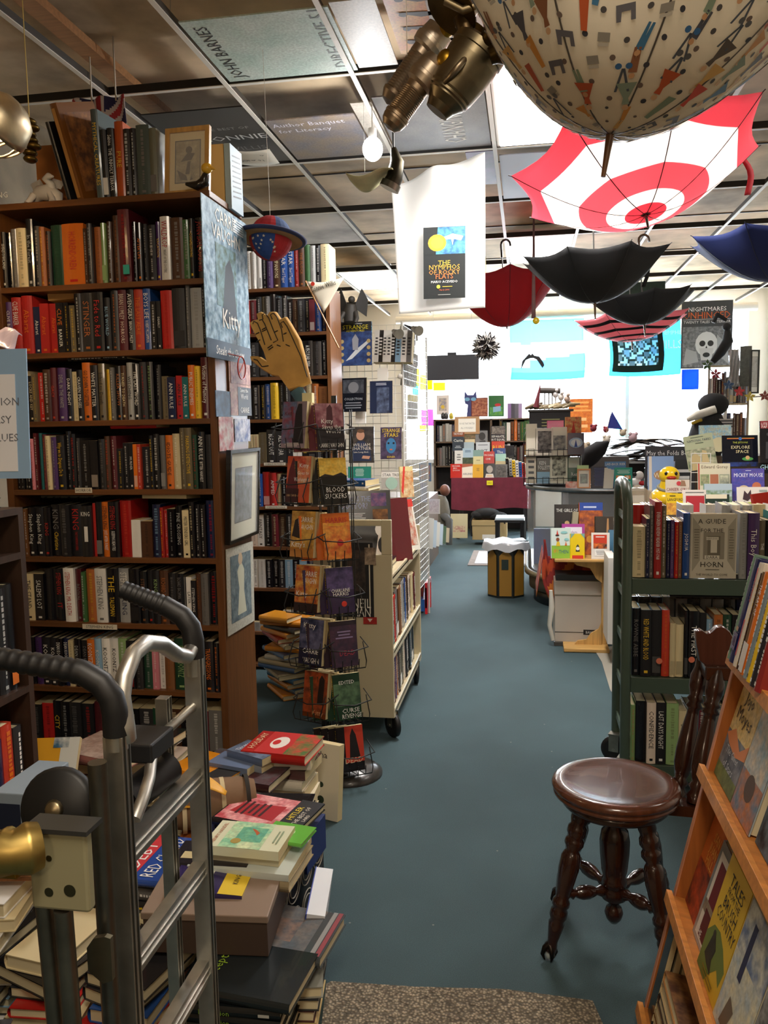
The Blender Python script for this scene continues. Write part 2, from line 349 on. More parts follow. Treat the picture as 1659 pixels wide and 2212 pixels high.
# street-side brightness seen through panes is the sky itself; coloured paper sheets taped on the pane
def sheet(u0,v0,u1,v1,Y,c,label,cat='paper',mat='H',name='coloured_paper',group=None):
    a=AY(u0,v1,Y);b=AY(u1,v0,Y); mb=MB(); n=4
    mb.grid(lambda s,t:(a.x+(b.x-a.x)*s,Y+.002*math.sin(5*s+3*t),a.z+(b.z-a.z)*t),n,n,c,mat); return mb.obj(name,None,label,cat,group,solid=.001)
for i,(q,c,l) in enumerate([((892,795,905,835),'f0e020','tall yellow paper on window beside the wire rack'),((908,810,934,842),'f2e41c','upper square yellow paper on the window left side'),((936,826,962,844),'f5e838','wide yellow paper on window under the black sign'),
  ((892,828,904,865),'40c8e0','narrow cyan paper on window edge behind wire rack'),((910,884,936,920),'f060e8','magenta paper taped low on the window'),((906,918,926,932),'f5e838','small yellow paper below the magenta paper'),
  ((1000,820,1018,836),'90e0f0','small pale cyan paper under the black sign'),((1057,800,1078,832),'90e8f4','rounded cyan paper left of the turquoise flag'),((1330,905,1362,945),'9fe6e6','pale aqua panel at window foot by blue pennant')]):
    sheet(*q,12.456,c,l)
# ceiling grid: each tee a piece of trim
ZG=3.17; GX=[-2.02+.61*i for i in range(9)]; GY=[.33+1.205*i for i in range(10)]
n=1
for x in GX:
    mb=MB(); mb.box(x-.012,x+.012,-1.5,12.4,ZG,ZG+.004,'d9d4c8','m'); mb.box(x-.0015,x+.0015,-1.5,12.4,ZG+.004,ZG+.045,'3a352f','m'); struct(mb,f'trim_{n}'); n+=1
for y in GY:
    mb=MB(); mb.box(-2.85,3.3,y-.012,y+.012,ZG+.0045,ZG+.008,'cfc9bc','m'); mb.box(-2.85,3.3,y-.002,y+.002,ZG+.008,ZG+.05,'1d1a17','m')
    struct(mb,f'trim_{n}'); n+=1
# hanging wires from deck to grid
for (x,y) in [(-1.41,3.3),(-.79,4.7),(.42,5.6),(-.17,6.6),(1.03,7.6),(-.79,7.2),(1.64,6.2)]:
    mb=MB(); mb.tube([(x,y,ZG+.04),(x+.01,y,3.36)],.0015,'8a857c','B',5); struct(mb,f'trim_{n}'); n+=1
# deck seams
for y in (1.6,2.85,4.35,6.0,7.9,9.4,11):
    mb=MB(); mb.box(-2.85,3.3,y,y+.012,3.352,3.36,'2a221b','m'); struct(mb,f'trim_{n}'); n+=1
mb=MB(); mb.beam((-2.0,-.5,3.3),(-2.0,5.2,3.3),.09,.04,'a4764e','W'); struct(mb,f'trim_{n}'); n+=1
# light panels lying in the grid; the front one is added, out of view
for (ix,y0,y1,l) in [(3,3.97,5.13,'bright fluorescent ceiling panel behind the patterned umbrella'),(3,7.6,8.75,'bright ceiling light panel above the red umbrella'),(0,8.8,9.95,'bright ceiling light panel deep on the left side'),(3,-.5,.63,'added unseen ceiling light panel over the front of the aisle')]:
    x0=GX[ix]+.015; x1=GX[ix+1]-.015
    mb=MB(); mb.box(x0,x1,y0,y1,3.18,3.25,'e8e8e4','m'); lp=mb.obj('ceiling_light',None,l,'ceiling light'); 
    mb=MB(); mb.box(x0+.02,x1-.02,y0+.02,y1-.02,3.174,3.18,'fff6ea','e'); mb.obj('diffuser',lp)
# posters and tiles lying on the ceiling grid
def cpost(x0,x1,y0,y1,c,label,c2=None,txt=(),z=3.182,cat='poster',name='ceiling_poster',mat='A',al=0):
    mb=MB(); mb.box(x0,x1,y0,y1,z,z+.006,c,mat,c2 or c)
    for (s,cx,cy,h,mw,col,dirn) in txt:
        r,u=((-1,0,0),(0,1,0)) if dirn=='x' else (((0,1,0),(1,0,0)) if dirn=='y' else ((0,-1,0),(-1,0,0)))
        if dirn=='X': r,u=(1,0,0),(0,-1,0)
        mb.text(s,(cx,cy,z-.001),r,u,h,col,mw)
    return mb.obj(name,None,label,cat)
cpost(GX[1]+.02,GX[2]+.03,3.33,3.92,'bfcbc2','pale teal author poster lying in the ceiling grid','a6bdb2',[('JOHN BARNES',GX[1]+.085,3.63,.06,.5,'k','Y'),('DIRECTIVE 51',GX[2]-.03,3.6,.07,.55,'5a605c','Y')])
cpost(GX[2]+.04,GX[2]+.22,3.3,3.9,'b9b4a8','small blank pale board lying on grid beside the teal poster')
mb=MB(); mb.box(GX[2]+.25,GX[3]-.2,2.9,3.8,3.182,3.188,'c9a052','A','b56a4a')
for i in range(7):
    y=2.95+.12*i; mb.face([(GX[2]+.28,y,3.18),(GX[2]+.5,y+.02,3.18),(GX[2]+.5,y+.035,3.18),(GX[2]+.38,y+.05,3.18)],'2e1c14'); mb.disc((GX[2]+.31,y+.02,3.1795),(1,0,0),(0,1,0),.018,'2e1c14')
mb.box(GX[3]-.2,GX[3]-.12,2.75,3.75,3.18,3.181,'a9a6a0','m'); mb.obj('ceiling_poster',None,'orange sunset poster with dark figures on ceiling beside brass ornament','poster')
cpost(GX[3]-.11,GX[3]+.1,2.75,3.8,'1a1214','dark red and black poster above the brass ornament','4a1614')
cpost(GX[0]+.03,GX[1]-.02,4.22,5.1,'15161a','black poster with thin white title above framed bird print',None,[('THE BEST OF',GX[0]+.38,4.5,.035,.4,'8f8f92','X'),('CONNIE',GX[0]+.38,4.64,.075,.42,'d8d8d8','X'),('WILLIS',GX[0]+.4,4.82,.06,.36,'77777a','X')])
cpost(GX[1]+.02,GX[2]-.1,4.44,5.1,'8a7763','brown event poster with blue heading on the ceiling','6e6a72',[('Author Banquet',GX[1]+.24,4.52,.055,.4,'d8d4e0','X'),('for Literacy',GX[1]+.2,4.61,.05,.3,'d8d4e0','X')])
cpost(GX[2]-.09,GX[2]+.02,4.3,5.1,'8f877b','pale grey picture sheet on ceiling beside the bright bulb','b5aca0')
cpost(GX[3]-.58,GX[3]-.02,4.25,5.1,'45403e','grey poster with white block lettering under the rocket pack','5a5450',[('CHANGING',GX[3]-.22,4.75,.13,.5,'b9b4a8','Y')])
cpost(GX[3]-.18,GX[3]+.0,5.2,5.9,'5a3a5c','purple poster strip on ceiling beside white banner','3a3040')
cpost(GX[3]+.02,GX[4]-.02,5.3,6.3,'b9bcc4','blank white ceiling tile beyond the fluorescent panel',cat='ceiling tile',name='ceiling_tile',mat='m')
cpost(GX[0]+.03,GX[1]-.02,6.4,7.4,'b8aea2','pale stained ceiling tile above second bookcase',cat='ceiling tile',name='ceiling_tile',mat='s')
cpost(GX[5]+.02,GX[6]-.02,2.8,3.9,'27406e','blue poster on the ceiling behind patterned umbrella at right','8a5a3a')
mb=MB(); a=AY(505,318,4.9); 
mb.grid(lambda s,t:(a.x+.26*s,4.72+.2*t+.05*s,3.15-.015*math.sin(3*s)-.02*t),6,4,'cfc9b8','p'); 
for i,s_ in enumerate(['Lighthouse','SUNDAY','JULY 21']): mb.text(s_,(a.x+.13,4.77+.05*i,3.142-.01*i),(1,.15,0),(0,-1,-.1),.03,'3a3835',.16)
mb.obj('paper_flyer',None,'small curled white event flyer stuck under the black ceiling poster','flyer',solid=.001)
# entrance mat
mb=MB(); pts=[AZ(715,2128,0),AZ(900,2140,0),AZ(1090,2145,0),AZ(1280,2170,0)]
mb.T=Matrix.Rotation(R_(0),4,'Z')
out=[(-.6,1.0),(-.55,2.07)]+[(p.x,p.y) for p in pts]+[(.2,2.0),(.26,1.9),(.28,1.0)]
mb.face([(x,y,.012) for x,y in out][::-1],'9c8f7a','D'); mb.face([(x,y,.001) for x,y in out],'4a4238','m')
for i in range(len(out)): p,q=out[i],out[(i+1)%len(out)]; mb.face([(p[0],p[1],0.001),(q[0],q[1],0.001),(q[0],q[1],.012),(p[0],p[1],.012)],'6a5f4e','m')
mb.obj('door_mat',None,'speckled beige grey door mat lying on teal carpet at the front','mat')
# ================= LEFT BOOKCASE =================
BX0,BX1,BY,BD=-2.13,-1.20,3.1,.36
SZ=[2.13,1.865,1.59,1.31,1.03,.755,.475,.2]
bc=root('bookcase',((BX0+BX1)/2,BY+BD/2,0),'tall brown wooden bookcase filled with books on the left','bookcase')
wc='68401f'
for nm,x in (('side_panel',BX0),('side_panel',BX1-.03)):
    mb=MB(); mb.box(x,x+.03,BY,BY+BD,0,2.45,wc if nm else wc,'w'); mb.obj(nm,bc,bevel=.002)
mb=MB(); mb.box(BX0+.03,BX1-.03,BY+BD-.012,BY+BD,0,2.43,'3c2616','w'); mb.obj('back_panel',bc)
mb=MB(); mb.box(BX0-.005,BX1+.005,BY-.005,BY+BD,2.43,2.455,wc,'W'); mb.obj('top_board',bc,bevel=.002)
for z in SZ+[.04]:
    mb=MB(); mb.box(BX0+.03,BX1-.03,BY+.001,BY+BD-.013,z-.022,z,wc,'W'); mb.obj('shelf',bc,bevel=.0015)
for (u,v,s) in ((180,1059,'HORROR'),(215,1354,'STEPHEN KING')):
    a=AY(u,v,BY-.002); mb=MB(); wd=.075 if s=='HORROR' else .155; mb.box(a.x-wd/2,a.x+wd/2,BY-.001,BY+.0005,a.z-.011,a.z+.01,'d9d0bb','p'); mb.text(s,(a.x,BY-.0016,a.z),(1,0,0),(0,0,1),.013,'1a1a1a',wd*.9); mb.obj('shelf_label',bc)
ROWS=[
"35,39,k,w,SHADOWLAND;30,39,d,s;45,41,g,s;70,41,c,k;50,47,k,s,In the Forest;45,42,d,z;40,41,u,y;35,38,k,o;85,42,e,e;155,42,o,r,HORRENDOREN;25,38,q,s;40,41,d,s;55,39,u,k;35,41,l,l;40,42,q,w;50,46,q,u;80,49,m,r;35,41,k,s;40,40,k,o,AFTER LIFE;35,39,k,s;55,38,k,w;35,40,p,y,VACATION;65,43,w,r,WALDROP/NIGHT OF THE COOTERS/k;85,42,q,s;50,40,v,s;35,40,k,y,CONFESSIONS;60,41,k,r,JOHN SAUL/SHADOWS/r",
"45,37,p,w,CLIVE BARKER;70,40,r,w,CLIVE BARKER/Abarat/u;80,41,r,o,Abarat;50,33,n,w,Abarat;65,35,r,o,Abarat;55,35,r,o,Abarat;55,35,k,o,CLIVE/BARKER/w;35,35,k,y;40,33,j,y;50,41,k,w;85,41,d,u,STINGER;80,41,k,r,Fade to Red;45,37,k,a,BLUE WORLD;55,42,d,o;60,42,m,z,BRIAN LUMLEY/HORRORS;50,42,k,w,AVENGERS/BRIAN LUMLEY;65,42,x,o,THE LAST AERIE;55,42,b,w,BOYS LIFE/ROBERT MCCAMMON;40,33,d,w;30,33,k,w,DEARLY;80,40,r,r;90,41,d,k;30,44,g,s;85,41,s,g;30,42,k,w",
"20,37,v,w;65,37,c,l;40,33,k,c;40,33,k,c,LOCKE AND KEY;35,34,j,y;45,35,r,w;60,37,q,w;45,38,m,x,GACY;60,38,p,s,DEVIL IN THE WHITE;45,37,k,w,DARK NIGHT;40,35,c,k;45,36,k,w,CRAVEN IMAGES;60,41,o,k,GO DOWN TOGETHER;55,39,k,w,WHITE MATTER;50,40,j,k,Jolted to Death;35,36,y,r;35,37,g,w;50,38,k,u,KILLER SHOW;40,38,q,c,TURNED TO DEATH;45,40,s,k,WITCHING;50,39,k,w,THE LAST WORD;50,40,d,r;50,40,k,l;45,38,k,s;50,30,j,k;55,29,n,w,ANN RULE;45,30,r,k,ANN RULE;45,29,t,w,ANN RULE;50,37,o,w,PUBLIC ENEMIES;40,36,y,k;60,42,m,w,Victims of Memory",
"30,33,k,s;35,33,k,s;30,36,d,c;45,36,k,w;35,37,i,x;30,41,m,w;35,41,t,k;40,40,m,u;45,39,c,q;50,38,p,s;70,39,k,y,Why we to Dragons Do It;50,42,k,s;45,40,k,r;35,37,d,z;80,35,k,s;70,35,k,z;60,36,d,g;45,38,q,x;50,38,m,w;55,29,k,y;45,33,k,w;40,33,k,w,MURDER;35,32,o,w;35,32,x,w;75,30,k,w;35,38,k,y;50,39,k,w;45,38,g,s;60,38,o,k,IDIOTS GUIDE;60,39,c,w;50,43,j,c;60,43,j,y,PARKING DETECTIVE;40,38,e,r;60,40,k,w,ANN RULE/BITTER HARVEST/w;60,38,d,k",
"35,36,k,r;30,35,f,w;65,36,k,w,Stephen King;70,36,k,w,Stephen King;60,36,k,r,KING;80,38,k,g,KING/Christine/y;80,38,d,g;90,38,k,r,KING/THE TOMMYKNOCKERS/r;85,37,d,w,#/KING;25,39,r,x;55,40,k,s;60,40,o,k,STEPHEN KING/JUST AFTER SUNSET/w;85,40,k,r,STEPHEN KING/SLEEPING BEAUTIES/w;90,41,r,x;75,27,w,w;90,26,q,k;65,38,n,a;30,36,r,y;30,34,r,w;60,35,k,s;55,37,k,s,PINE CROSSING;55,34,c,k,MISTER TENDERS GIRL;45,40,k,c;45,38,k,w;40,38,k,w;70,41,n,r",
"75,35,c,k,THE STAND;70,35,k,w,SALEMS LOT;75,39,k,d;80,39,k,r,STEPHEN KING/IT/r;75,40,w,x,STEPHEN KING/MR DEATH/r;45,39,m,g,REVIVAL;35,37,v,w;70,39,u,y;80,40,w,g,STEPHEN KING;75,40,k,y,THE/TALISMAN/y;80,40,s,w,STEPHEN/KING/n;75,40,k,d;50,38,k,f,STEPHEN KING;45,39,k,r,Cujo;45,39,k,l,KING/Misery/r;60,39,q,u,RICHARD BACHMAN;50,37,k,g;60,37,k,g,RICHARD BACHMAN/BLAZE;40,34,w,k,LATER;35,32,k,w,STEPHEN KING;35,37,q,u;50,37,g,d;60,38,k,r",
"45,36,k,g;45,36,p,k;60,36,k,w,KOONTZ;50,36,k,w,KOONTZ;45,36,k,w,DEAN KOONTZ/ODD;40,36,n,w,DEAN KOONTZ/DRAGON TEARS;35,35,c,k;45,36,k,s,DEAN KOONTZ;45,35,k,g,DEAN KOONTZ;50,36,o,w,KOONTZ/INTENSITY;45,37,a,w,KOONTZ;55,37,w,k,KOONTZ;50,37,w,k,KOONTZ;60,37,l,w;55,36,k,r;50,36,d,g;60,36,e,s;40,33,i,w;40,35,w,k;60,36,f,u;90,38,e,l,DEAN KOONTZ;50,36,k,g;60,34,r,m;60,37,k,o,TRANSGRESSIONS;40,36,k,o",
"45,33,k,g;50,34,r,k;40,36,k,y,CITY;40,36,k,s;50,36,d,g;50,35,k,r;50,36,m,k;40,36,r,w,DEAN KOONTZ;50,34,q,u;60,33,k,c;60,33,d,w;60,34,e,s;60,34,q,c;55,33,k,w;60,33,m,c;60,34,g,w"]
SN=['top shelf','second shelf','third shelf','fourth shelf','fifth shelf','sixth shelf','seventh shelf','lowest shelf']
for z,sp,sn in zip(SZ,ROWS,SN):
    shelf_row(BX0+.034,BX1-.034,BY+.012,z,sp,sn+' of brown bookcase','books on the '+sn+' of the brown bookcase')
# teal note on maroon book
a=AY(273,582,BY-.003); mb=MB(); mb.box(a.x-.013,a.x+.013,BY-.004,BY-.003,a.z-.018,a.z+.018,'3fae98','p'); mb.obj('sticky_note',None,'teal sticky note on maroon spine of the top shelf','note')
# books laid flat above rows
def flat(x,y,z,w,h,t,rz,col,label,D=None,spine=None,hard=True,rx=0,ry=0,cat='book',split=False,tc='w',group=None,back=None,name=None):
    """lying book, front cover up, spine along its left side before rotation; x,y centre"""
    M=Matrix.Translation((x,y,z))@Euler((R_(rx),R_(ry),R_(rz)),'XYZ').to_matrix().to_4x4()@Matrix.Translation((-w/2,-h/2,t))@Matrix.Rotation(R_(-90),4,'X')
    return book(M,w,h,t,col,D,spine,tc,hard,label,cat,group,split=split,back=back,name=name)
flat(-1.57,3.2,1.31+.245,.13,.2,.022,90,'r','red hardcover laid flat on top of fourth shelf books',spine=[('t','LEATHER',.5,.6,.5,'m')])
flat(-1.45,3.2,1.03+.236,.12,.2,.02,85,'c','cream paperback laid flat on top of fifth shelf books',hard=False,ry=3)
flat(-1.72,3.22,1.59+.243,.14,.26,.02,90,'k','black hardcover laid flat on top of third shelf books',spine=rnd_spine('w'))
flat(-1.9,3.24,1.03+.24,.14,.24,.016,90,'d','charcoal hardcover laid flat on top of fifth shelf books')
mb=MB(); mb.T=TM((-1.93,3.16,1.865+.215),0,-4,8); mb.box(0,.13,0,.1,0,.03,'b98a4e','m'); mb.obj('cardboard_flap',None,'folded tan cardboard piece on top of red paperbacks, second shelf','cardboard')
# red slipcase and white book sticking out
# ---- on top of the bookcase ----
TZ=2.456
def on_top(u,v0,w,h,c,tc,tx,lab,rz=0,lean=0,hard=True,t=None,dy=0):
    a=AY(u,v0,BY); sp=[('t',tx,.5,.8,.55,tc)] if tx else rnd_spine(tc)
    return book(TM((a.x+w,BY+.02+dy,TZ),0,lean,90+rz),.17,h,w,c,None,sp,tc,hard,lab,'hardcover','books standing on top of the brown bookcase')
# dark board and cardboard box
mb=MB(); a=AY(0,445,3.0); mb.box(-2.4,-2.045,2.98,3.0,2.46,2.98,'15171c','m'); mb.text('NG',(AY(6,421,2.98).x,2.978,AY(6,421,2.98).z),(1,0,0),(0,0,1),.022,'c9c4b6',.05); o=mb.obj('dark_sign_board',None,'tall black sign board at the left edge on top of bookcase','sign')
mb=MB(); mb.box(-2.035,-1.79,BY+.2,BY+.35,TZ,2.74,'a8682a','m'); mb.box(-2.036,-1.789,BY+.199,BY+.2,TZ+.12,TZ+.125,'7a4818','m'); o=mb.obj('cardboard_box',None,'tan cardboard box standing behind the white dragon figurine','box',bevel=.003)
# slanted wooden-cover book
book(TM((-1.74,BY+.05,TZ+.003),0,-19,72),.2,.36,.035,'7a4a1c',[('a',.1,.1,.9,.9,'a86a2a','5a3212')],[('b',.05,.95,.5,'c08a48')],'c',True,'large brown book leaning left against the glossy books on top','book',split=True)
book(TM((-1.80,BY+.06,TZ+.003),0,-19,75),.2,.30,.02,'141212',None,None,'c',True,'black folder leaning under the big brown slanted book','book')
xs=205
for (w,h,c,tc,tx,l,ln) in [(.03,.33,'4a5a5c','y','MYTHICAL CREATURES','tall grey-green book with yellow lettering leaning on bookcase top',-4),(.026,.255,'2b2a2c','w','','narrow charcoal hardcover right of tall grey-green book on bookcase top',-3),(.03,.26,'201f22','w','Sabine  THE UNHOLY TERROR','glossy black hardcover with white lettering left of the orange book',-2),(.036,.285,'b8501c','y','PURE','glossy orange hardcover with yellow lettering on bookcase top',0),(.028,.255,'2a2220','s','','dark brown glossy hardcover right of orange one on bookcase top',0),(.026,.255,'1c1c20','s','','narrow black glossy hardcover on top of bookcase',0),(.055,.265,'4a5652','g','','thick grey-green hardcover standing on bookcase top',0),(.03,.25,'6a6a58','g','','olive grey hardcover just left of framed bird print',0)]:
    a=AY(xs,430,BY); book(TM((a.x+w,BY+.02,TZ),0,ln,90),.17,h,w*.97,c,None,[('t',tx,.5,.8,.55,tc)] if tx else rnd_spine(tc),tc,True,l,'hardcover','books standing on top of the brown bookcase'); xs+=w*540*.94
# framed bird print
def frame(M,w,h,fw,fc,mc,pw,ph,pc,pc2,label,cat='picture frame',t=.02,mat='w',art=None):
    mb=MB(); mb.T=M
    for (x0,x1,z0,z1) in ((0,w,0,fw),(0,w,h-fw,h),(0,fw,fw,h-fw),(w-fw,w,fw,h-fw)): mb.box(x0,x1,0,t,z0,z1,fc,mat)
    r=mb.obj('framed_picture',None,label,cat,at=M@Vector((w/2,0,0)))
    mb=MB(); mb.T=M; mb.box(fw,w-fw,t*.5,t*.6,fw,h-fw,mc,'p'); 
    cx,cz=w/2,h/2; x0,x1,z0,z1=cx-pw/2,cx+pw/2,cz-ph/2,cz+ph/2
    mb.box(x0-.004,x1+.004,t*.47,t*.49,z0-.004,z1+.004,'3a3a3a','m'); mb.box(x0,x1,t*.45,t*.47,z0,z1,pc,'a',pc2)
    if art: art(mb,cx,cz,t*.44)
    mb.obj('print',r)
    mb=MB(); mb.T=M; mb.box(fw,w-fw,t*.2,t*.22,fw,h-fw,'ffffff','G'); mb.obj('glass_pane',r)
    return r
def bird(mb,cx,cz,y):
    g='4a4640'
    mb.face([(cx-.03,y,cz+.0),(cx+.0,y,cz+.035),(cx+.03,y,cz+.03),(cx+.015,y,cz+.005)],g); mb.disc((cx+.005,y-.0003,cz+.045),(1,0,0),(0,0,1),.014,g)
    mb.face([(cx-.01,y,cz-.05),(cx+.0,y,cz),(cx+.012,y,cz),(cx+.008,y,cz-.05)],g); mb.face([(cx-.045,y,cz-.03),(cx-.005,y,cz-.055),(cx,y,cz-.075),(cx-.03,y,cz-.07)],g)
    for k in range(5): mb.face([(cx+.01,y,cz-.075),(cx+.02+.01*k,y,cz-.035-.005*k),(cx+.014,y,cz-.075)],g)
a=AY(355,425,BY+.04); frame(TM((a.x,BY+.04,TZ),-7,0,-2),.185,.265,.018,'c79a58','e0cf9c',.1,.16,'b8ae8e','8f866c','light wood framed bird print leaning on top of the bookcase',art=bird)
a=AY(462,425,BY+.1)
mb=MB(); mb.box(-1.285,-1.208,BY+.2,BY+.32,TZ,TZ+.235,'d8b47a','p'); mb.obj('paperback_stack_cover',None,'tan thick paperback standing behind the framed bird print','paperback',bevel=.002)
mb=MB(); mb.box(-1.205,-1.18,BY+.20,BY+.34,TZ-.02,TZ+.235,'9fb4c2','m')
for k in range(9): mb.face([(-1.179,BY+.22,TZ+.03+.02*k),(-1.179,BY+.32,TZ+.045+.02*k),(-1.179,BY+.32,TZ+.05+.02*k),(-1.179,BY+.22,TZ+.035+.02*k)],'3a4048')
mb.obj('comic_binder',None,'pale blue upright board with slanted lines at bookcase top corner','binder')
# small bird figurine on the corner
mb=MB(); c0=Vector((-1.215,BY-.0,TZ)); mb.tube([c0+Vector((-.075,0,.028)),c0+Vector((-.03,0,.018)),c0+Vector((0,0,.03)),c0+Vector((.008,0,.06))],[.006,.018,.022,.012],'1b1712','g',10); r=mb.obj('bird_figurine',None,'small black bird figurine with yellow head on bookcase corner','figurine')
mb=MB(); mb.ball(c0+Vector((.012,0,.08)),(.022,.02,.02),'d9a92c','g'); mb.tube([c0+Vector((.025,0,.082)),c0+Vector((.05,-.01,.07))],[.01,.001],'e2b040','g',8); mb.obj('head',r)
# white dragon figurine
mb=MB(); c0=AY(98,440,BY+.06); c0.z=TZ
mb.tube([c0+Vector(p) for p in ((.06,0,.0),(.055,0,.03),(.02,0,.05),(-.02,0,.05),(-.05,.01,.03),(-.06,.02,.01))],[.012,.026,.034,.03,.018,.008],'c9c3ba','m',10)
mb.tube([c0+Vector(p) for p in ((.03,0,.05),(.035,-.01,.08),(.02,-.02,.1),(.04,-.03,.105),(.062,-.035,.1))],[.022,.016,.016,.013,.004],'d8d2c8','m',8)
for sx in (-1,1): mb.tube([c0+Vector((sx*.035,-.02,.04)),c0+Vector((sx*.05,-.03,.015)),c0+Vector((sx*.055,-.04,.0))],[.014,.012,.014],'cfc8c0','m',8)
r=mb.obj('dragon_figurine',None,'white dragon figurine with spread wings on bookcase top','figurine')
for sx in (-1,1):
    mb=MB(); b=c0+Vector((0,.01,.07)); mb.face([b,b+Vector((sx*.03,.01,.04)),b+Vector((sx*.075,.015,.025)),b+Vector((sx*.06,.01,-.005)),b+Vector((sx*.045,.01,.0)),b+Vector((sx*.03,.01,-.015))],'b9b4ae'); mb.obj('wing',r,solid=.004)
# ---- posters on the bookcase side (x = BX1) ----
XS=BX1+.004
def side_poster(u0,v0,u1,v1,c,c2,label,items=(),cat='poster',name='poster',tilt=0,mat='a',t=.003):
    """hangs on the bookcase side, facing +X"""
    a=AX(u0,v1,XS); b=AX(u1,v1,XS); tp=AX(u0,v0,XS); w=b.y-a.y; h=tp.z-a.z
    mb=MB(); mb.T=Matrix.Translation((XS+t,a.y,a.z))@Matrix.Rotation(R_(tilt),4,'X')@Matrix.Rotation(R_(90),4,'Z')
    mb.box(0,w,0,t,0,h,c,mat,c2); design(mb,w,h,items); return mb.obj(name,None,label,cat)
side_poster(446,425,540,770,'a9c6d8','3f6a86','tall blue fantasy poster with white lettering on bookcase side',[('a',.25,.35,.7,.75,'7fa6b8','3d5c48'),('p',[(.35,.25),(.45,.62),(.55,.68),(.62,.6),(.7,.25)],'1d2c3c'),('t','CARRIE',.5,.93,.09,'w'),('t','VAUGHN',.5,.82,.09,'w'),('l',.6,.88,.95,.98,6,'d8e4ee'),('t','Kitty',.55,.28,.13,'w',.7),('r',0,0,1,.12,'2a4258'),('t','Steals the Show',.5,.06,.06,'w')])
side_poster(497,770,542,897,'d8b9a8','b98a88','pink edged book cover poster below the tall blue poster',[('r',.35,.0,1,.5,'17131c'),('t','Saves the',.66,.45,.08,'w',.6),('t','World',.66,.34,.1,'w',.55),('t','CARRIE',.66,.1,.1,'w',.6),('a',.05,.55,.95,.95,'cda8a0','8a5a62')])
side_poster(466,843,498,900,'26384f','4a6a8a','small dark blue photo pinned to the bookcase side')
side_poster(474,900,505,975,'d8d0c8','b03a38','red and white packet hanging on bookcase side',cat='packet',name='plastic_packet')
side_poster(507,905,540,955,'c9ccd6','5a6a9a','shiny blue and white packet hanging on bookcase side',cat='packet',name='plastic_packet')
def fr_side(u0,v0,u1,v1,label,fc,pc,pc2,extra=None):
    a=AX(u0,v1,XS); b=AX(u1,v1,XS); tp=AX(u0,v0,XS); w=b.y-a.y; h=tp.z-a.z
    frame(Matrix.Translation((XS+.02,a.y,a.z))@Matrix.Rotation(R_(90),4,'Z')@Matrix.Rotation(R_(3),4,'X'),w,h,.014,fc,'cfd0bb',w*.55,h*.58,pc,pc2,label,mat='g')
fr_side(486,972,551,1178,'black framed landscape print with wide mat on bookcase side','1d1a18','7d8a92','4a5a58')
side_poster(492,1185,550,1375,'b9b9ae','b9b9ae','pale mounted picture of a figure on stormy sky, low on bookcase side',[('a',.12,.12,.88,.9,'7f9096','4f626e'),('p',[(.35,.18),(.42,.5),(.36,.7),(.5,.82),(.62,.7),(.6,.45),(.68,.18)],'c9cbb8'),('c',.48,.84,.08,'c8b49a')],tilt=-2)
# wire bracelet ring ornament and toy spider
mb=MB(); c0=AX(522,795,XS+.06); mb.tube([c0+Vector((.0,.045*math.cos(t),.045*math.sin(t))) for t in [2*PI*k/20 for k in range(20)]],.0028,'c0341f','P',6,closed=True); mb.tube([c0+Vector((0,-.035,-.03)),c0+Vector((0,.035,.03))],.0025,'c0341f','P',6); mb.tube([c0+Vector((0,0,.045)),Vector((XS,c0.y,c0.z+.06))],.002,'c0341f','P',6); mb.obj('wire_ornament',None,'red wire ring ornament hanging beside the foam hand','ornament')
# ================= SECOND BOOKCASE =================
CX0,CX1,CY,CD=-1.80,-1.175,4.95,.3
CZ_=[2.395,2.125,1.86,1.6,1.325,1.055,.80,.535,.25]
b2=root('bookcase',((CX0+CX1)/2,CY+CD/2,0),'narrower brown bookcase with the foam hand in front of it','bookcase')
for x in (CX0,CX1-.025):
    mb=MB(); mb.box(x,x+.025,CY,CY+CD,0,2.39,'7d5230','w'); mb.obj('side_panel',b2,bevel=.002)
mb=MB(); mb.box(CX0+.025,CX1-.025,CY+CD-.01,CY+CD,0,2.37,'38261a','w'); mb.obj('back_panel',b2)
for z in CZ_+[.04]:
    mb=MB(); mb.box(CX0+.025,CX1-.025,CY+.001,CY+CD-.011,z-.02,z,'70482a','W'); mb.obj('shelf',b2)
for z in (2.115,1.325,1.055):
    mb=MB(); mb.box(-1.62,-1.48,CY-.002,CY-.0005,z-.012,z+.006,'ddd6c4','p'); mb.text('SCIENCE FICTION A' if z<2 else 'SF',(-1.55,CY-.003,z-.003),(1,0,0),(0,0,1),.01,'1c1c1c',.12); mb.obj('shelf_label',b2)
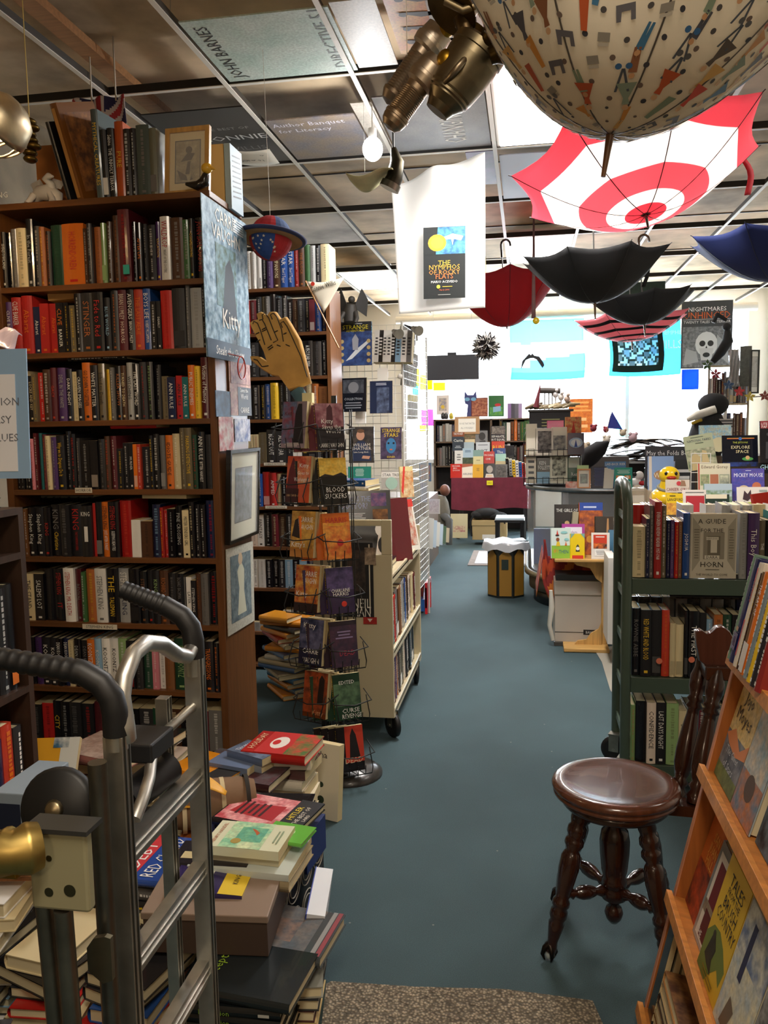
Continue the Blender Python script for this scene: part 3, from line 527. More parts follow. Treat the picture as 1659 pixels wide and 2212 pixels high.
S2=["30,40,z,g;28,39,w,k;28,39,w,k;28,38,w,k;26,38,w,k;28,33,k,w;30,38,p,s;40,41,q,c,COMPANIONS;38,42,b,w,STAR/Sheri S Tepper;36,42,b,w,STAR/Sheri S Tepper;26,42,r,w;30,42,q,u,THE FLOCK;28,42,v,k;28,41,s,k;26,41,k,w;45,42,c,q",
"30,33,k,w;25,33,c,k;30,35,r,w,BETTE;40,35,m,s;35,38,d,w;25,38,j,k;30,38,g,w;40,40,k,w;35,36,k,s;35,38,d,w;30,33,k,w;35,34,q,c;40,34,d,s;30,34,k,c;35,33,m,w;40,39,b,y;28,39,n,y",
"60,35,k,w;55,36,d,s;45,36,k,g;30,36,k,w;30,33,k,w;45,33,s,q;40,34,c,q,MADDOC;45,36,k,w,PERIL;50,36,k,w,A PECULIAR PERIL;45,35,d,g;25,36,k,w",
"40,37,k,w;35,36,k,s;45,36,k,w;30,36,k,y;35,37,b,w;45,38,y,k;35,38,k,s;35,37,k,w;60,36,d,w;30,38,q,c;35,39,c,k;40,36,u,w;50,33,f,q",
"40,33,k,w,UPLIFT;35,31,c,k;35,31,c,r;45,33,j,g;60,36,d,w,BLACK OUT;60,34,d,w,ALL CLEAR;40,33,k,w;55,34,w,k;40,35,k,y,WATCH;45,33,k,g;40,34,d,s;40,33,k,w",
"45,35,a,n;50,36,t,w;30,35,b,w;45,37,r,w;40,36,r,w,AMPED;30,35,c,k;35,34,k,w;40,34,k,w;35,33,w,k;35,33,q,w;35,34,c,r;40,33,k,w;35,34,w,r;40,33,d,w",
"35,33,s,k;35,34,z,k;35,34,w,k,FANTASY;45,36,k,w;35,35,m,c;40,34,q,c;40,35,k,w;35,34,d,w;40,33,g,k;40,33,k,w;35,34,d,w;45,33,k,w",
"30,30,k,w;30,31,w,k;35,31,w,k;30,31,k,w;30,31,k,w;30,31,k,w;35,31,a,w;30,31,k,w;35,31,a,k;40,33,n,w;40,33,k,w;35,34,d,w",
"120,10,s,g;100,16,k,w;60,24,w,k;60,25,d,w;60,22,q,w;60,20,k,s;60,20,k,w"]
for z,sp,sn in zip(CZ_,S2,['open top','second shelf','third shelf','fourth shelf','fifth shelf','sixth shelf','seventh shelf','eighth shelf','lowest shelf']):
    FAR[0]=FARB if z<1.2 else None
    shelf_row(CX0+.03,CX1-.03 if sn!='open top' else CX1,CY+.01,z,sp,sn+' of narrow bookcase','books on the '+sn+' of the narrow bookcase',px=1700.)
FAR[0]=None
# white triangular pennant poster with wood rod on bookcase edge
mb=MB(); Y=CY-.12; a,b,c=AY(660,607,Y),AY(745,597,Y),AY(700,675,Y)
mb.grid(lambda s,t:tuple((a.lerp(b,s)).lerp(c,t)+Vector((0,-.008*math.sin(PI*s),-.02*math.sin(PI*s)*(1-t)))),8,6,'e8dfca','p')
mb.text('Connie Willis',a.lerp(b,.45).lerp(c,.22)+Vector((0,-.014,0)),(1,0,.25),(-.25,0,1),.03,'2a2622',.16); mb.disc(a.lerp(b,.16).lerp(c,.12)+Vector((0,-.012,0)),(1,0,0),(0,0,1),.012,'c0301e')
r=mb.obj('pennant',None,'cream triangular pennant with an author name beside the narrow bookcase','pennant',solid=.0015)
mb=MB(); mb.tube([AY(660,607,Y),AY(732,752,Y)],.005,'a8743c','t',8); mb.obj('rod',r)
# ================= GREY CART (white) =================
wx0,wx1,wy0,wy1=-1.03,-.64,3.86,4.92
ct=root('book_cart',(-.84,4.4,0),'cream metal book cart on casters beside the carpet aisle','book cart')
cc='c9bd9c'
mb=MB(); mb.T=Matrix.Translation((wx0,wy0,0))
mb.box(0,.39,0,.02,.12,.93,cc,'P'); mb.box(0,.05,0,.02,.93,1.1,cc,'P'); mb.box(.34,.39,0,.02,.93,1.1,cc,'P'); mb.box(.05,.34,0,.02,1.07,1.1,cc,'P'); mb.obj('end_panel',ct,bevel=.003)
mb=MB(); mb.box(wx0,wx1,wy1-.02,wy1,.12,.95,cc,'P'); mb.obj('end_panel',ct,bevel=.003)
for z in (.15,.45,.82):
    mb=MB(); mb.box(wx0,wx1,wy0+.02,wy1-.02,z-.012,z,cc,'P'); mb.box(wx1-.012,wx1,wy0+.02,wy1-.02,z-.035,z+.012,cc,'P'); mb.obj('shelf',ct,bevel=.002)
mb=MB(); mb.box(-.845,-.835,wy0+.02,wy1-.02,.15,.82,cc,'P'); mb.obj('divider',ct)
def caster(x,y,par,rz=0,r=.055,col='141414'):
    mb=MB(); mb.T=TM((x,y,r),0,0,rz)@Matrix.Rotation(R_(90),4,'Y')@Matrix.Translation((0,0,-.014)); mb.lathe([(r*.75,0),(r,.004),(r,.024),(r*.75,.028)],col,'R',24); w=mb.obj('caster',par)
    mb=MB(); mb.T=TM((x,y,r),0,0,rz)
    for s in (-1,1): mb.prism([(-.012,-.01),(.012,-.01),(.028,r+.012),(-.028,r+.012)],s*.02-.001,s*.02+.001,'9a9890','M') if False else mb.box(s*.019-.001,s*.019+.001,-.022,.022,-.008,r+.012,'a29e92','M')
    mb.box(-.022,.022,-.024,.024,r+.008,r+.014,'a29e92','M'); mb.tube([(-.022,0,0),(.022,0,0)],.008,'b0aca0','M',8); mb.obj('fork',w)
for x,y,rz in ((-.66,3.93,40),(-.66,4.80,15),(-1.0,3.93,0),(-1.0,4.8,0)): caster(x,y,ct,rz,.064)
# books on cart shelves: spines facing +X (aisle), leaning
def side_row(y0,y1,xf,z,spec,where,group,px=1760.,depth=.17,lean=0,label_lean='leaning'):
    """spines face +X, running away from the viewer"""
    y=y0; its=[e.split(',') for e in spec.split(';')]; tot=sum(float(e[0]) for e in its)/px; k=(y1-y0)/tot
    for i,e in enumerate(its):
        w=float(e[0])/px*k; h=float(e[1])*10/px; c=e[2].strip(); tc=e[3].strip(); tx=e[4] if len(e)>4 else None
        if c!='.':
            ln=lean+random.uniform(-1.5,1.5)
            M=Matrix.Translation((xf-random.uniform(0,.015),y+w-.001,z+abs(math.sin(R_(ln)))*w))@Matrix.Rotation(R_(ln),4,'X')@Matrix.Rotation(R_(180),4,'Z')
            sp=[('t',tx,.55,.7,.6,tc)] if tx else rnd_spine(tc)
            dd=min(depth,h*.7); hd=h>.2
            book(M@Matrix.Translation((0,0,0)),dd,h,w-.002,hx(PAL[c]),None,sp,tc,hd,f"{NAME[c]} {'hardcover' if hd else 'paperback'} with {NAME[tc]} lettering, {nth(i+1)} from front, {where}",'hardcover' if hd else 'paperback',group,mat=random.choice('ggm'))
        y+=w
side_row(wy0+.07,wy1-.1,wx1-.02,.15,"40,40,n,w;50,41,m,c;45,40,p,s;50,40,u,w;45,40,q,c;60,43,d,w;60,42,j,c;50,40,z,q;55,40,k,w;55,41,d,s;55,40,k,w;60,41,d,w;60,40,k,w;40,38,k,s",'bottom cart shelf','books on the bottom shelf of the cream cart',lean=7)
side_row(wy0+.075,wy1-.05,wx1-.02,.45,"40,44,n,w;40,44,t,w;50,42,r,w;60,45,g,w;60,45,f,c;50,43,z,q;70,46,s,k;60,44,b,w;70,42,q,k;70,41,z,q;60,41,c,q;60,38,m,w",'middle cart shelf','books on the middle shelf of the cream cart',lean=8)
# on top of cart
flat(-.83,4.18,.822,.28,.3,.03,0,'k','black hardcover lying under the stack on cream cart')
# big black/photo book leaning at the cart end, red big book behind
def bigb(M,w,h,t,c,D,lab,hard=True,sp=None,cat='book'): return book(M,w,h,t,c,D,sp,'w',hard,lab,cat,split=True)
bigb(Matrix.Translation((-.97,3.99,.83))@Matrix.Rotation(R_(14),4,'Z')@Matrix.Rotation(R_(-14),4,'X'),.31,.40,.02,'17161a',[('l',.1,.62,.6,.72,5,'c9c9c9'),('t','WHO IS THE',.42,.9,.07,'9aa0c0',.5),('t','DOCTOR?',.4,.81,.08,'9aa0c0',.45),('a',.68,.8,.93,.97,'2a3a6a','8a5a7a'),('a',.7,.6,.95,.76,'8a5a2a','3a2016'),('c',.86,.5,.13,'d8d0c4'),('p',[(.7,.05),(.78,.42),(.86,.5),(.95,.4),(.97,.03)],'cfc4b8'),('c',.86,.3,.09,'1a1412',1.6),('r',.66,.02,.92,.12,'e8e8e4')],'large black science fiction guide leaning on the front of the cream cart',False)
bigb(Matrix.Translation((-.80,4.25,.822))@Matrix.Rotation(R_(38),4,'Z')@Matrix.Rotation(R_(-10),4,'X'),.24,.34,.02,'5e1a20',None,'large plain dark red hardcover leaning on top of the cream cart')
bigb(Matrix.Translation((-.73,4.55,.825))@Matrix.Rotation(R_(60),4,'Z')@Matrix.Rotation(R_(-12),4,'X'),.23,.3,.015,'d8d4c8',[('a',.06,.1,.94,.9,'c8c0b0','b0543a'),('r',0,.85,1,1,'c0322a')],'pale illustrated picture book behind the dark red one on cart')
for i,(w,h,t,c,l,rz) in enumerate([(.26,.2,.016,'d8cf9a','pale yellow paperback, bottom of small stack on cream cart',4),(.27,.2,.022,'cfc8b8','cream hardcover in the middle of the stack on cream cart',2),(.25,.18,.03,'2a5a9a','blue and green paperback on top of the cart stack',-3)]):
    M=Matrix.Translation((-1.0,3.96,1.235+sum([.016,.024,.03][:i])))
    flat(-.92,4.26,1.20+sum([.017,.023,.03][:i]),h,w,t,80+rz,c,l,spine=rnd_spine('w'),hard=i==1)
mb=MB(); mb.box(-1.02,-.80,4.16,4.36,.822,1.199,'3a3634','m'); mb.obj('magazine_stack',None,'dark magazine file box under the small stack on cream cart','box')
# small posters on the cart end
def facep(u0,v0,u1,v1,Y,c,c2,lab,D=(),cat='poster',name='poster',t=.003,mat='a',tilt=0,rz=0):
    a=AY(u0,v1,Y);b=AY(u1,v1,Y);tp=AY(u0,v0,Y); mb=MB(); w,h=b.x-a.x,tp.z-a.z
    mb.T=Matrix.Translation(a)@Matrix.Rotation(R_(rz),4,'Z')@Matrix.Rotation(R_(tilt),4,'Y'); mb.box(0,w,0,t,0,h,c,mat,c2); design(mb,w,h,D); return mb.obj(name,None,lab,cat)
facep(742,1172,808,1332,wy0-.006,'0f0f11','1c1a1c','black author poster with large white letters on the cart end',[('r',.86,.05,.9,.98,'d8cfb8'),('a',.1,.35,.75,.9,'1c191a','4a3a34'),('t','NEIL',.6,.19,.13,'e8e4da',.62),('t','MAN',.6,.07,.13,'e8e4da',.62)])
facep(788,1183,812,1220,wy0-.012,'b8a088','5a4a3c','small tan card stuck over the black author poster',cat='card',name='card')
facep(785,1333,814,1348,wy0-.006,'a8231c','a8231c','small red sticker below the author poster',[('p',[(.3,.8),(.5,.3),(.7,.8)],'e8d0c0')],cat='sticker',name='sticker')
# ================= SPINNER RACK =================
sx,sy=-.815,3.47
sr=root('spinner_rack',(sx,sy,0),'black wire paperback spinner rack standing beside the cream cart','book rack')
mb=MB(); mb.T=Matrix.Translation((sx+.03,sy,0)); mb.lathe([(.15,0),(.15,.012),(.12,.035),(.05,.055),(.02,.07)],'2b2724','P',32); mb.obj('base',sr)
mb=MB(); mb.tube([(sx,sy,.05),(sx,sy,1.68)],.012,'141414','B',10); mb.obj('pole',sr)
for ang in (20,110,200,290):
    mb=MB(); q=Vector((math.cos(R_(ang)),math.sin(R_(ang)),0))*.07
    for s in (-.03,.03): p=Vector((-q.y,q.x,0)).normalized()*s; mb.tube([(sx+q.x+p.x,sy+q.y+p.y,.1),(sx+q.x+p.x,sy+q.y+p.y,1.62)],.0025,'141414','B',6)
    mb.obj('wire_upright',sr)
RK=[ # z, left (bg, design, label), right
 (1.475,'8a7a80',[('a',0,.1,.6,1,'5a6a86','8a3a48'),('p',[(.5,.1),(.55,.75),(.65,.95),(.8,.95),(.85,.6),(.95,.1)],'1d1718'),('t','Kitty',.28,.75,.09,'m',.5),('l',.15,.03,.8,.12,3,'d8d0c8')],'blue and rose urban fantasy paperback in the top left pocket','6a2f3a',[('a',0,.5,1,1,'b88a90','7a3a4a'),('p',[(.35,.45),(.42,.9),(.55,.98),(.62,.9),(.62,.45)],'4a1c26'),('r',0,0,1,.48,'1a1216'),('t','Kitty',.4,.62,.1,'w',.5),('t','Saves the',.55,.5,.09,'w',.7),('t','World',.6,.4,.09,'w',.6),('t','CARRIE VAUGHN',.5,.1,.09,'w')],'burgundy and pink paperback in the top right pocket'),
 (1.245,'c4502a',[('a',.4,.4,1,1,'c0432a','d8a070'),('p',[(.02,.3),(.1,.7),(.25,.98),(.4,.8),(.5,.3)],'5a1418'),('r',0,0,.55,.3,'3a1210'),('t','Kitty',.72,.8,.09,'w',.5),('t','Goes to',.7,.64,.08,'w',.5),('t','Washington',.66,.5,.09,'w',.65),('t','CARRIE VAUGHN',.3,.15,.05,'d9b080',.5)],'red orange paperback in the second left pocket','191817',[('a',0,.6,1,1,'d8a830','e8c85a'),('p',[(0,.6),(.2,.66),(.5,.62),(.8,.68),(1,.6)],'20140f'),('t','BLOOD',.55,.32,.11,'w',.7),('t','SUCKERS',.55,.18,.11,'w',.8)],'yellow and black horror paperback in the second right pocket'),
 (1.01,'b87a38',[('a',0,.2,1,1,'a8742c','e0b050'),('p',[(.05,.45),(.15,.8),(.3,.85),(.35,.6),(.4,.4)],'2a1a10'),('t','CARRIE',.62,.82,.11,'w',.6),('t','VAUGHN',.64,.66,.11,'w',.6),('t',"Kitty's",.35,.28,.12,'w',.6)],'amber toned paperback in the third left pocket','d2691f',[('a',0,0,1,.8,'c8571c','e8a040'),('t','HARRIS',.5,.85,.12,'r',.8),('l',.2,.72,.8,.78,2,'y'),('c',.6,.35,.12,'c02a1c')],'bright orange mystery paperback in the third right pocket'),
 (.775,'b8652a',[('a',0,.2,1,1,'a8401c','e0a848'),('t','CARRIE',.6,.82,.12,'w',.6),('t','VAUGHN',.6,.67,.12,'w',.6),('t','Kitty',.3,.38,.12,'w',.5),('r',0,0,1,.18,'2a1410')],'fiery orange paperback in the fourth left pocket','33264a',[('a',0,.5,1,1,'2c2448','5a4a7a'),('t','CHARLAINE',.5,.5,.08,'w',.7),('t','HARRIS',.5,.42,.08,'w',.6),('c',.6,.2,.1,'d83a2a')],'purple mystery paperback with red spot in the fourth right pocket'),
 (.54,'20243c',[('a',0,.35,1,1,'20284a','6a6a8a'),('t','Kitty',.4,.86,.12,'w',.6),('t','CARRIE',.5,.3,.11,'w',.7),('t','VAUGHN',.55,.1,.12,'w',.7)],'midnight blue paperback in the fifth left pocket','2c2232',[('a',0,0,1,.9,'2a2038','4a2a40'),('t','DEAD',.6,.3,.12,'a03040',.6),('l',.2,.6,.85,.8,3,'8a7aa0')],'dark violet paperback in the fifth right pocket'),
 (.305,'6a3418',[('a',0,.1,1,1,'a8481c','4a2412'),('p',[(.6,.3),(.65,.85),(.75,.95),(.88,.85),(.85,.3)],'1c1210'),('t','Kitty',.65,.12,.11,'d9a070',.5),('t','VAUGHN',.3,.5,.1,'8a3a1a',.6)],'rusty orange and brown paperback in the sixth left pocket','23402e',[('a',0,.3,1,.8,'24402c','5a7a5a'),('t','EDITED',.5,.82,.08,'w',.7),('t','CURSE',.6,.2,.1,'w',.7),('t','REVENGE',.62,.08,.1,'w',.75)],'dark green paperback in the sixth right pocket'),
 (.07,None,None,None,'1c1617',[('r',.3,.2,1,1,'c63a24'),('p',[(.45,.3),(.5,.8),(.6,.95),(.72,.8),(.85,.3)],'171012'),('t','DEAD',.6,.25,.12,'d8c0a0',.7)],'red and black paperback in the lowest right pocket')]
def pocket(M):
    mb=MB(); mb.T=M; w=.118
    mb.tube([(-.005,-.03,.09),(-.005,-.055,.02),(-.005,-.04,-.006),(w,-.04,-.006),(w,-.055,.02),(w,-.03,.09)],.0022,'121212','B',6)
    mb.tube([(-.02,.05,.1),(-.015,-.045,.07),(w/2,-.06,.06),(w+.015,-.045,.07),(w+.02,.05,.1)],.0022,'121212','B',6)
    for x in (.025,.06,.09): mb.tube([(x,.05,-.006),(x,-.045,-.006),(x,-.055,.03)],.0018,'121212','B',5)
    mb.obj('wire_pocket',sr)
for i,(z,lc,ld,ll,rc,rd,rl) in enumerate(RK):
    dx=(i-3)*.012; z=z*.985+.01
    if lc:
        M0=Matrix.Translation((sx-.165+dx,sy-.135,z))@Matrix.Rotation(R_(-20),4,'Z')@Matrix.Rotation(R_(-9),4,'X')@Matrix.Scale(1.13,4); pocket(M0)
        for k,cc in ((3,'9a8a70'),(2,'7a5a48'),(1,'a8926a')): book(M0@Matrix.Translation((.004,.018*k,.002*k)),.105,.168,.017,cc,None,None,'w',False,f'paperback {["directly behind","second behind","last behind"][k-1]} the {ll}'.replace('in the','of'),'paperback','paperbacks in the spinner rack')
        book(M0,.106,.172,.017,lc,ld,None,'w',False,ll,'paperback','paperbacks in the spinner rack',split=True)
    M0=Matrix.Translation((sx-.005+dx*.8,sy-.165,z-.01))@Matrix.Rotation(R_(32),4,'Z')@Matrix.Rotation(R_(-9),4,'X')@Matrix.Scale(1.13,4); pocket(M0)
    for k in (3,2,1): book(M0@Matrix.Translation((-.024*k,.0175*k,.001*k)),.105,.168,.0165,tuple(q*(.7+.2*k) for q in hx(rc)),None,rnd_spine(random.choice('wyc')),'w',False,f'paperback {["directly behind","second behind","last behind"][k-1]} the {rl}'.replace('in the','of'),'paperback','paperbacks in the spinner rack')
    book(M0,.106,.172,.017,rc,rd,rnd_spine('y'),'w',False,rl,'paperback','paperbacks in the spinner rack',split=True)
# foam hand
mb=MB()
hp=[(628,845),(606,815),(590,812),(570,800),(545,780),(543,772),(560,772),(580,785),(572,760),(560,735),(548,712),(542,698),(549,693),(560,690),(557,678),(566,674),(578,680),(585,700),(580,682),(585,674),(597,674),(608,690),(620,685),(628,697),(650,735),(658,765),(672,828),(645,840)]
Y=3.40; P3=[AY(u,v,Y) for u,v in hp]
import mathutils.geometry as mg
def slab(mb,P3,t,c,mat='f',c2=None,puff=0):
    """closed outline in an XZ plane given real thickness with rounded rim"""
    n=len(P3); cen=sum(P3,Vector())/n
    def ring(k,y): return [Vector((cen.x+(p.x-cen.x)*k,p.y+y,cen.z+(p.z-cen.z)*k)) for p in P3]
    L=[ring(.955,-t/2),ring(.985,-t*.42),ring(1,-t*.2),ring(1,t*.2),ring(.985,t*.42),ring(.955,t/2)]
    vs=[v for l in L for v in l]; fs=[(i*n+k,i*n+(k+1)%n,(i+1)*n+(k+1)%n,(i+1)*n+k) for i in range(5) for k in range(n)]
    mb.mesh(vs,fs,c,mat,c2,True)
    for l,fl in ((L[0],0),(L[-1],1)):
        tr=mg.tessellate_polygon([[Vector((p.x,p.z,0)) for p in l]]); mb.mesh(l,[tuple(q) for q in tr],c,mat,c2,False)
slab(mb,P3,.045,'c99a50')
hr=mb.obj('foam_hand',None,'big tan foam hand with black outlines above the spinner rack','foam hand')
def ln(pts,Y,r=.0025,c='1a130c'):
    return [AY(u,v,Y) for u,v in pts],r,c
mb=MB(); 
for pts in ([(568,690),(566,680),(572,676),(580,686),(590,712),(600,735),(590,740)],[(560,692),(566,690),(572,700),(586,735)],[(588,690),(584,680),(590,676),(598,684),(608,712),(612,738)],[(610,708),(606,698),(612,694),(620,705),(634,735),(650,770),(664,815)],[(546,700),(548,694),(556,698),(562,712),(572,745)],[(548,776),(556,778),(566,792),(580,790)],[(566,712),(574,708)],[(566,716),(575,712)],[(592,718),(600,714)],[(612,722),(619,719)],[(578,752),(588,745)],[(580,756),(590,749)],[(598,745),(606,748)],[(617,744),(626,748)],[(552,722),(560,718)],[(554,738),(562,734)]):
    mb.tube([AY(u,v,Y-.024) for u,v in pts],.0022,'1a120a','m',5)
mb.obj('outline_drawing',hr)
mb=MB(); a,b=AY(625,862,Y),AY(668,828,Y); mb.tube([AY(640,842,Y),AY(650,858,Y),AY(658,900,Y)],.03,'4a6a74','f',12); mb.obj('cuff',hr)
mb=MB(); a=AY(660,862,Y-.03); mb.box(a.x-.012,a.x+.03,a.y-.01,a.y+.03,a.z-.02,a.z+.025,'d8cfa0','p'); mb.obj('paper_tag',hr)
# saturn shaped cap hanging
c0=AY(585,515,3.6); so=mb=MB()
mb.T=Matrix.Translation(c0)@Matrix.Rotation(R_(-8),4,'X')@Matrix.Rotation(R_(4),4,'Y')
def scol(f): return 'a8242c'
n=24; h=14; R=.095
vs=[(R*math.sin(PI*i/h)*math.cos(2*PI*k/n),R*math.sin(PI*i/h)*math.sin(2*PI*k/n),R*1.02*math.cos(PI*i/h)) for i in range(h+1) for k in range(n)]
for i in range(h):
    for k in range(n):
        up=i<h//2; seg=(k*5//n)
        c=['2a4a8a','b8323a','3a6aa0','a8242c','28406a'][seg] if up else ['a8242c','1c2038','a8242c','2a4a8a','a8242c'][seg]
        mb.mesh([vs[i*n+k],vs[i*n+(k+1)%n],vs[(i+1)*n+(k+1)%n],vs[(i+1)*n+k]],[(0,3,2,1)],c,'f')
hat=mb.obj('planet_plush',None,'red and blue stuffed ringed planet hanging on a thread from ceiling','hanging ornament')
mb=MB(); mb.T=so.T; mb.lathe([(.09,0),(.10,.006),(.152,.007),(.160,0),(.152,-.007),(.10,-.006),(.09,0)],'2c3458','f',40); mb.lathe([(.125,.0078),(.14,.0078)],'c8a070','f',40); mb.lathe([(.125,-.0078),(.14,-.0078)],'c8a070','f',40); mb.obj('ring',hat)
mb=MB()
for k in range(14):
    t=random.uniform(-2.6,-.4); p=random.uniform(-.9,-.15); q=Vector((math.cos(t)*math.cos(p),math.sin(t)*math.cos(p),math.sin(p)))
    o=so.T@(q*(R*1.03)); nn=q; r_=nn.orthogonal().normalized(); u_=nn.cross(r_)
    mb.face([o+(r_*math.cos(2*PI*j/10)+u_*math.sin(2*PI*j/10))*(.007 if j%2==0 else .003) for j in range(10)],'e8d8c0')
mb.obj('star_marks',hat)
mb=MB(); mb.tube([c0+Vector((0,0,.095)),Vector((c0.x-.01,c0.y,ZG))],.001,'d8d0c0','m',5); mb.obj('thread',hat)
# ================= WHITE BANNER =================
Y=5.16
def bn(s,t):
    a=AY(845,395,Y).lerp(AY(1048,335,Y),s); b=AY(862,678,Y).lerp(AY(1048,664,Y),s)
    if s>.75: a=AY(1000,345,Y).lerp(AY(1048,332,Y),(s-.75)/.25)
    else: a=AY(845,400,Y).lerp(AY(1000,345,Y),s/.75)
    p=a.lerp(b,t); f=(1-t)**1.5
    p.y+=.035*math.sin(11*s+4*t)*f+.01*math.sin(7*s)-.02*math.exp(-((s-.55-.3*(t-.3))*9)**2)*f*2
    return p
mb=MB(); mb.grid(bn,44,40,'f4f2ee','C'); bnr=mb.obj('cloth_banner',None,'white cloth banner with a dark novel poster hanging from the ceiling','banner',solid=.002)
facep(915,492,1005,646,Y-.045,'0f1413','0f1413','dark horror novel poster pinned to the white banner',[('a',.3,.62,1,.995,'2a5a8a','5aa0c8'),('p',[(0,.62),(0,1),(.35,1),(.28,.62)],'0f1413'),('c',.33,.78,.22,'caa22a',.9),('c',.33,.78,.15,'e6cf3a',.9),('p',[(.5,.86),(.7,.9),(.95,.86),(.9,.8),(.7,.83),(.55,.82)],'e8eef0'),('p',[(.66,.84),(.7,.74),(.73,.84)],'f4f6f6'),('t','THE',.5,.5,.07,'d8b03a',.4),('t','NYMPHOS',.5,.44,.07,'d8a03a',.75),('t','OF ROCKY',.5,.37,.07,'d8883a',.75),('t','FLATS',.5,.31,.07,'d8703a',.5),('t','MARIO ACEVEDO',.5,.235,.035,'e0e0da',.7),('c',.36,.165,.045,'c8c840'),('l',.45,.155,.7,.175,1,'d8b03a'),('t','March 2006',.5,.12,.022,'c05a30',.3),('l',.3,.045,.7,.06,1,'a8a8a0')],mat='m',tilt=.5)
# ================= BULB + LEAF ORNAMENT + SPOT =================
bp=AY(805,322,4.3)
mb=MB(); mb.ball(bp,(.052,.052,.06),'ffffff','E',20); lb=mb.obj('light_bulb',None,'glowing round white bulb hanging beneath the brown event poster','light bulb')
mb=MB(); mb.tube([bp+Vector((-.0,0,.055)),bp+Vector((0,0,.1))],.022,'d8d8d4','P',12); mb.tube([bp+Vector((0,0,.1)),Vector((bp.x,bp.y,ZG))],.003,'c8c4bc','m',6); mb.obj('socket',lb)
mb=MB(); sp=AY(845,365,4.2); d=Vector((.03,0,-.09)).normalized()
q=[AY(850,320,4.2),AY(858,350,4.2),AY(852,385,4.2),AY(842,402,4.2)]
mb.tube(q,[.014,.035,.042,.045],'2e2a20','M',16); so_=mb.obj('spotlight',None,'dark metal clip-on spotlight beside the glowing white bulb','spotlight')
mb=MB(); mb.tube([AY(846,395,4.2),AY(840,408,4.2)],[.05,.052],'5a5448','M',20); mb.obj('rim',so_)
mb=MB(); mb.tube([q[0],Vector((q[0].x,q[0].y,ZG))],.006,'1a1815','B',6); mb.obj('bracket',so_)
mb=MB(); Y=4.2
mb.grid(lambda s,t:tuple(AY(752+100*s,382+12*math.sin(5.2*s)+ (22*math.sin(PI*min(1,s*1.1+.05)))*(t-.3),Y)+Vector((0,.12*(t-.5),0))),16,5,'c9c49a','f'); o=mb.obj('paper_leaf',None,'pale curled leaf shaped paper ornament hanging below the bulb','hanging ornament',solid=.002)
mb=MB(); p=AY(788,372,Y); mb.tube([p,Vector((p.x,p.y,ZG))],.0008,'d8d8d0','m',4); mb.obj('thread',o)
# ================= BRASS ROCKET PACK =================
def rocket(a,b,r,label_parts):
    pass
rp=root('rocket_pack',AY(940,170,2.2),'large tarnished brass and silver rocket pack prop hanging from the ceiling','hanging prop')
def seg(pa,pb,ra,prof,mat='M',col='9a8a68',name='tank',n=28):
    a,b=Vector(pa),Vector(pb); d=b-a; L=d.length
    q=d.to_track_quat('Z','Y').to_matrix().to_4x4(); mb=MB(); mb.T=Matrix.Translation(a)@q
    mb.lathe([(r*ra,z*L) for r,z in prof],col,mat,n,sharp=True); return mb.obj(name,rp,bevel=0)
Y1=2.2
seg(AY(838,278,2.2),AY(905,185,2.2),.033,[(0,0),(.6,.03),(.9,.12),(1,.22),(1,.26),(1.05,.27),(1.05,.33),(.95,.34)]+[(.92+.05*(k%2),.35+.02*k) for k in range(26)]+[(.92,.88),(.95,1)],'M','a08c74','cylinder')
seg(AY(903,188,2.2),AY(950,128,2.2),.042,[(.7,0),(1,.1),(1.08,.3),(1.08,.4),(1,.42),(1,.7),(.8,.95),(0,1)],'M','b8a894','cylinder')
mb=MB(); mb.ball(AY(965,130,2.17),.026,'a8822c','M',18); mb.obj('valve_cap',rp)
seg(AY(835,225,2.32),AY(925,95,2.32),.032,[(0,0),(.7,.05),(1,.15),(1.05,.2)]+[(.92+.05*(k%2),.22+.02*k) for k in range(30)]+[(.95,1)],'M','9a8a78','cylinder')
seg(AY(915,110,2.32),AY(955,62,2.32),.042,[(.7,0),(1,.1),(1.08,.3),(1.08,.45),(1,.47),(.95,.9),(0,1)],'M','c0b4a4','cylinder')
mb=MB(); mb.ball(AY(962,62,2.3),.024,'a8842e','M',18); mb.obj('valve_cap',rp)
seg(AY(943,242,2.2),AY(1045,95,2.2),.064,[(0,.0),(.5,0),(.62,.1),(.75,.16),(.85,.2),(.85,.22),(.93,.24),(.93,.27),(.97,.3),(1.05,.5),(1.1,.75),(1.08,.84),(1.14,.85),(1.12,.95),(.9,1),(.6,1.0),(0,1.0)],'M','7c7058','tank')
seg(AY(1038,105,2.16),AY(1070,72,2.14),.035,[(.6,0),(.65,.4),(.9,.9),(1.1,1),(.95,1),(.6,.6),(0,.5)],'M','4a3a20','nozzle')
seg(AY(1028,85,2.3),AY(1042,68,2.3),.03,[(.7,0),(.8,.5),(1.1,1),(.8,.9),(0,.8)],'M','4a3a20','nozzle')
seg(AY(1058,122,2.12),AY(1080,112,2.12),.028,[(.7,0),(.8,.5),(1.1,1),(.8,.9),(0,.8)],'M','4a3a20','nozzle')
mb=MB(); mb.tube([AY(975,150,2.16),AY(965,175,2.14),AY(990,145,2.12),AY(1005,128,2.14)],.009,'a09078','M',10); mb.obj('lever',rp)
mb=MB(); mb.tube([AY(1008,70,2.2),AY(1000,45,2.2),AY(1012,20,2.2),AY(1014,-10,2.2)],[.022,.024,.026,.028],'5a4a34','M',14); mb.obj('hose',rp)
seg(AY(1000,-8,2.2),AY(975,22,2.18),.07,[(0,0),(.3,.05),(.8,.55),(1,.95),(1.04,1),(.98,1),(.3,.5),(0,.45)],'M','8a744c','cowl')
mb=MB(); mb.tube([AY(962,2,2.15),AY(1000,22,2.15),AY(1090,-8,2.15)],.010,'a89878','M',10); mb.obj('bar',rp)
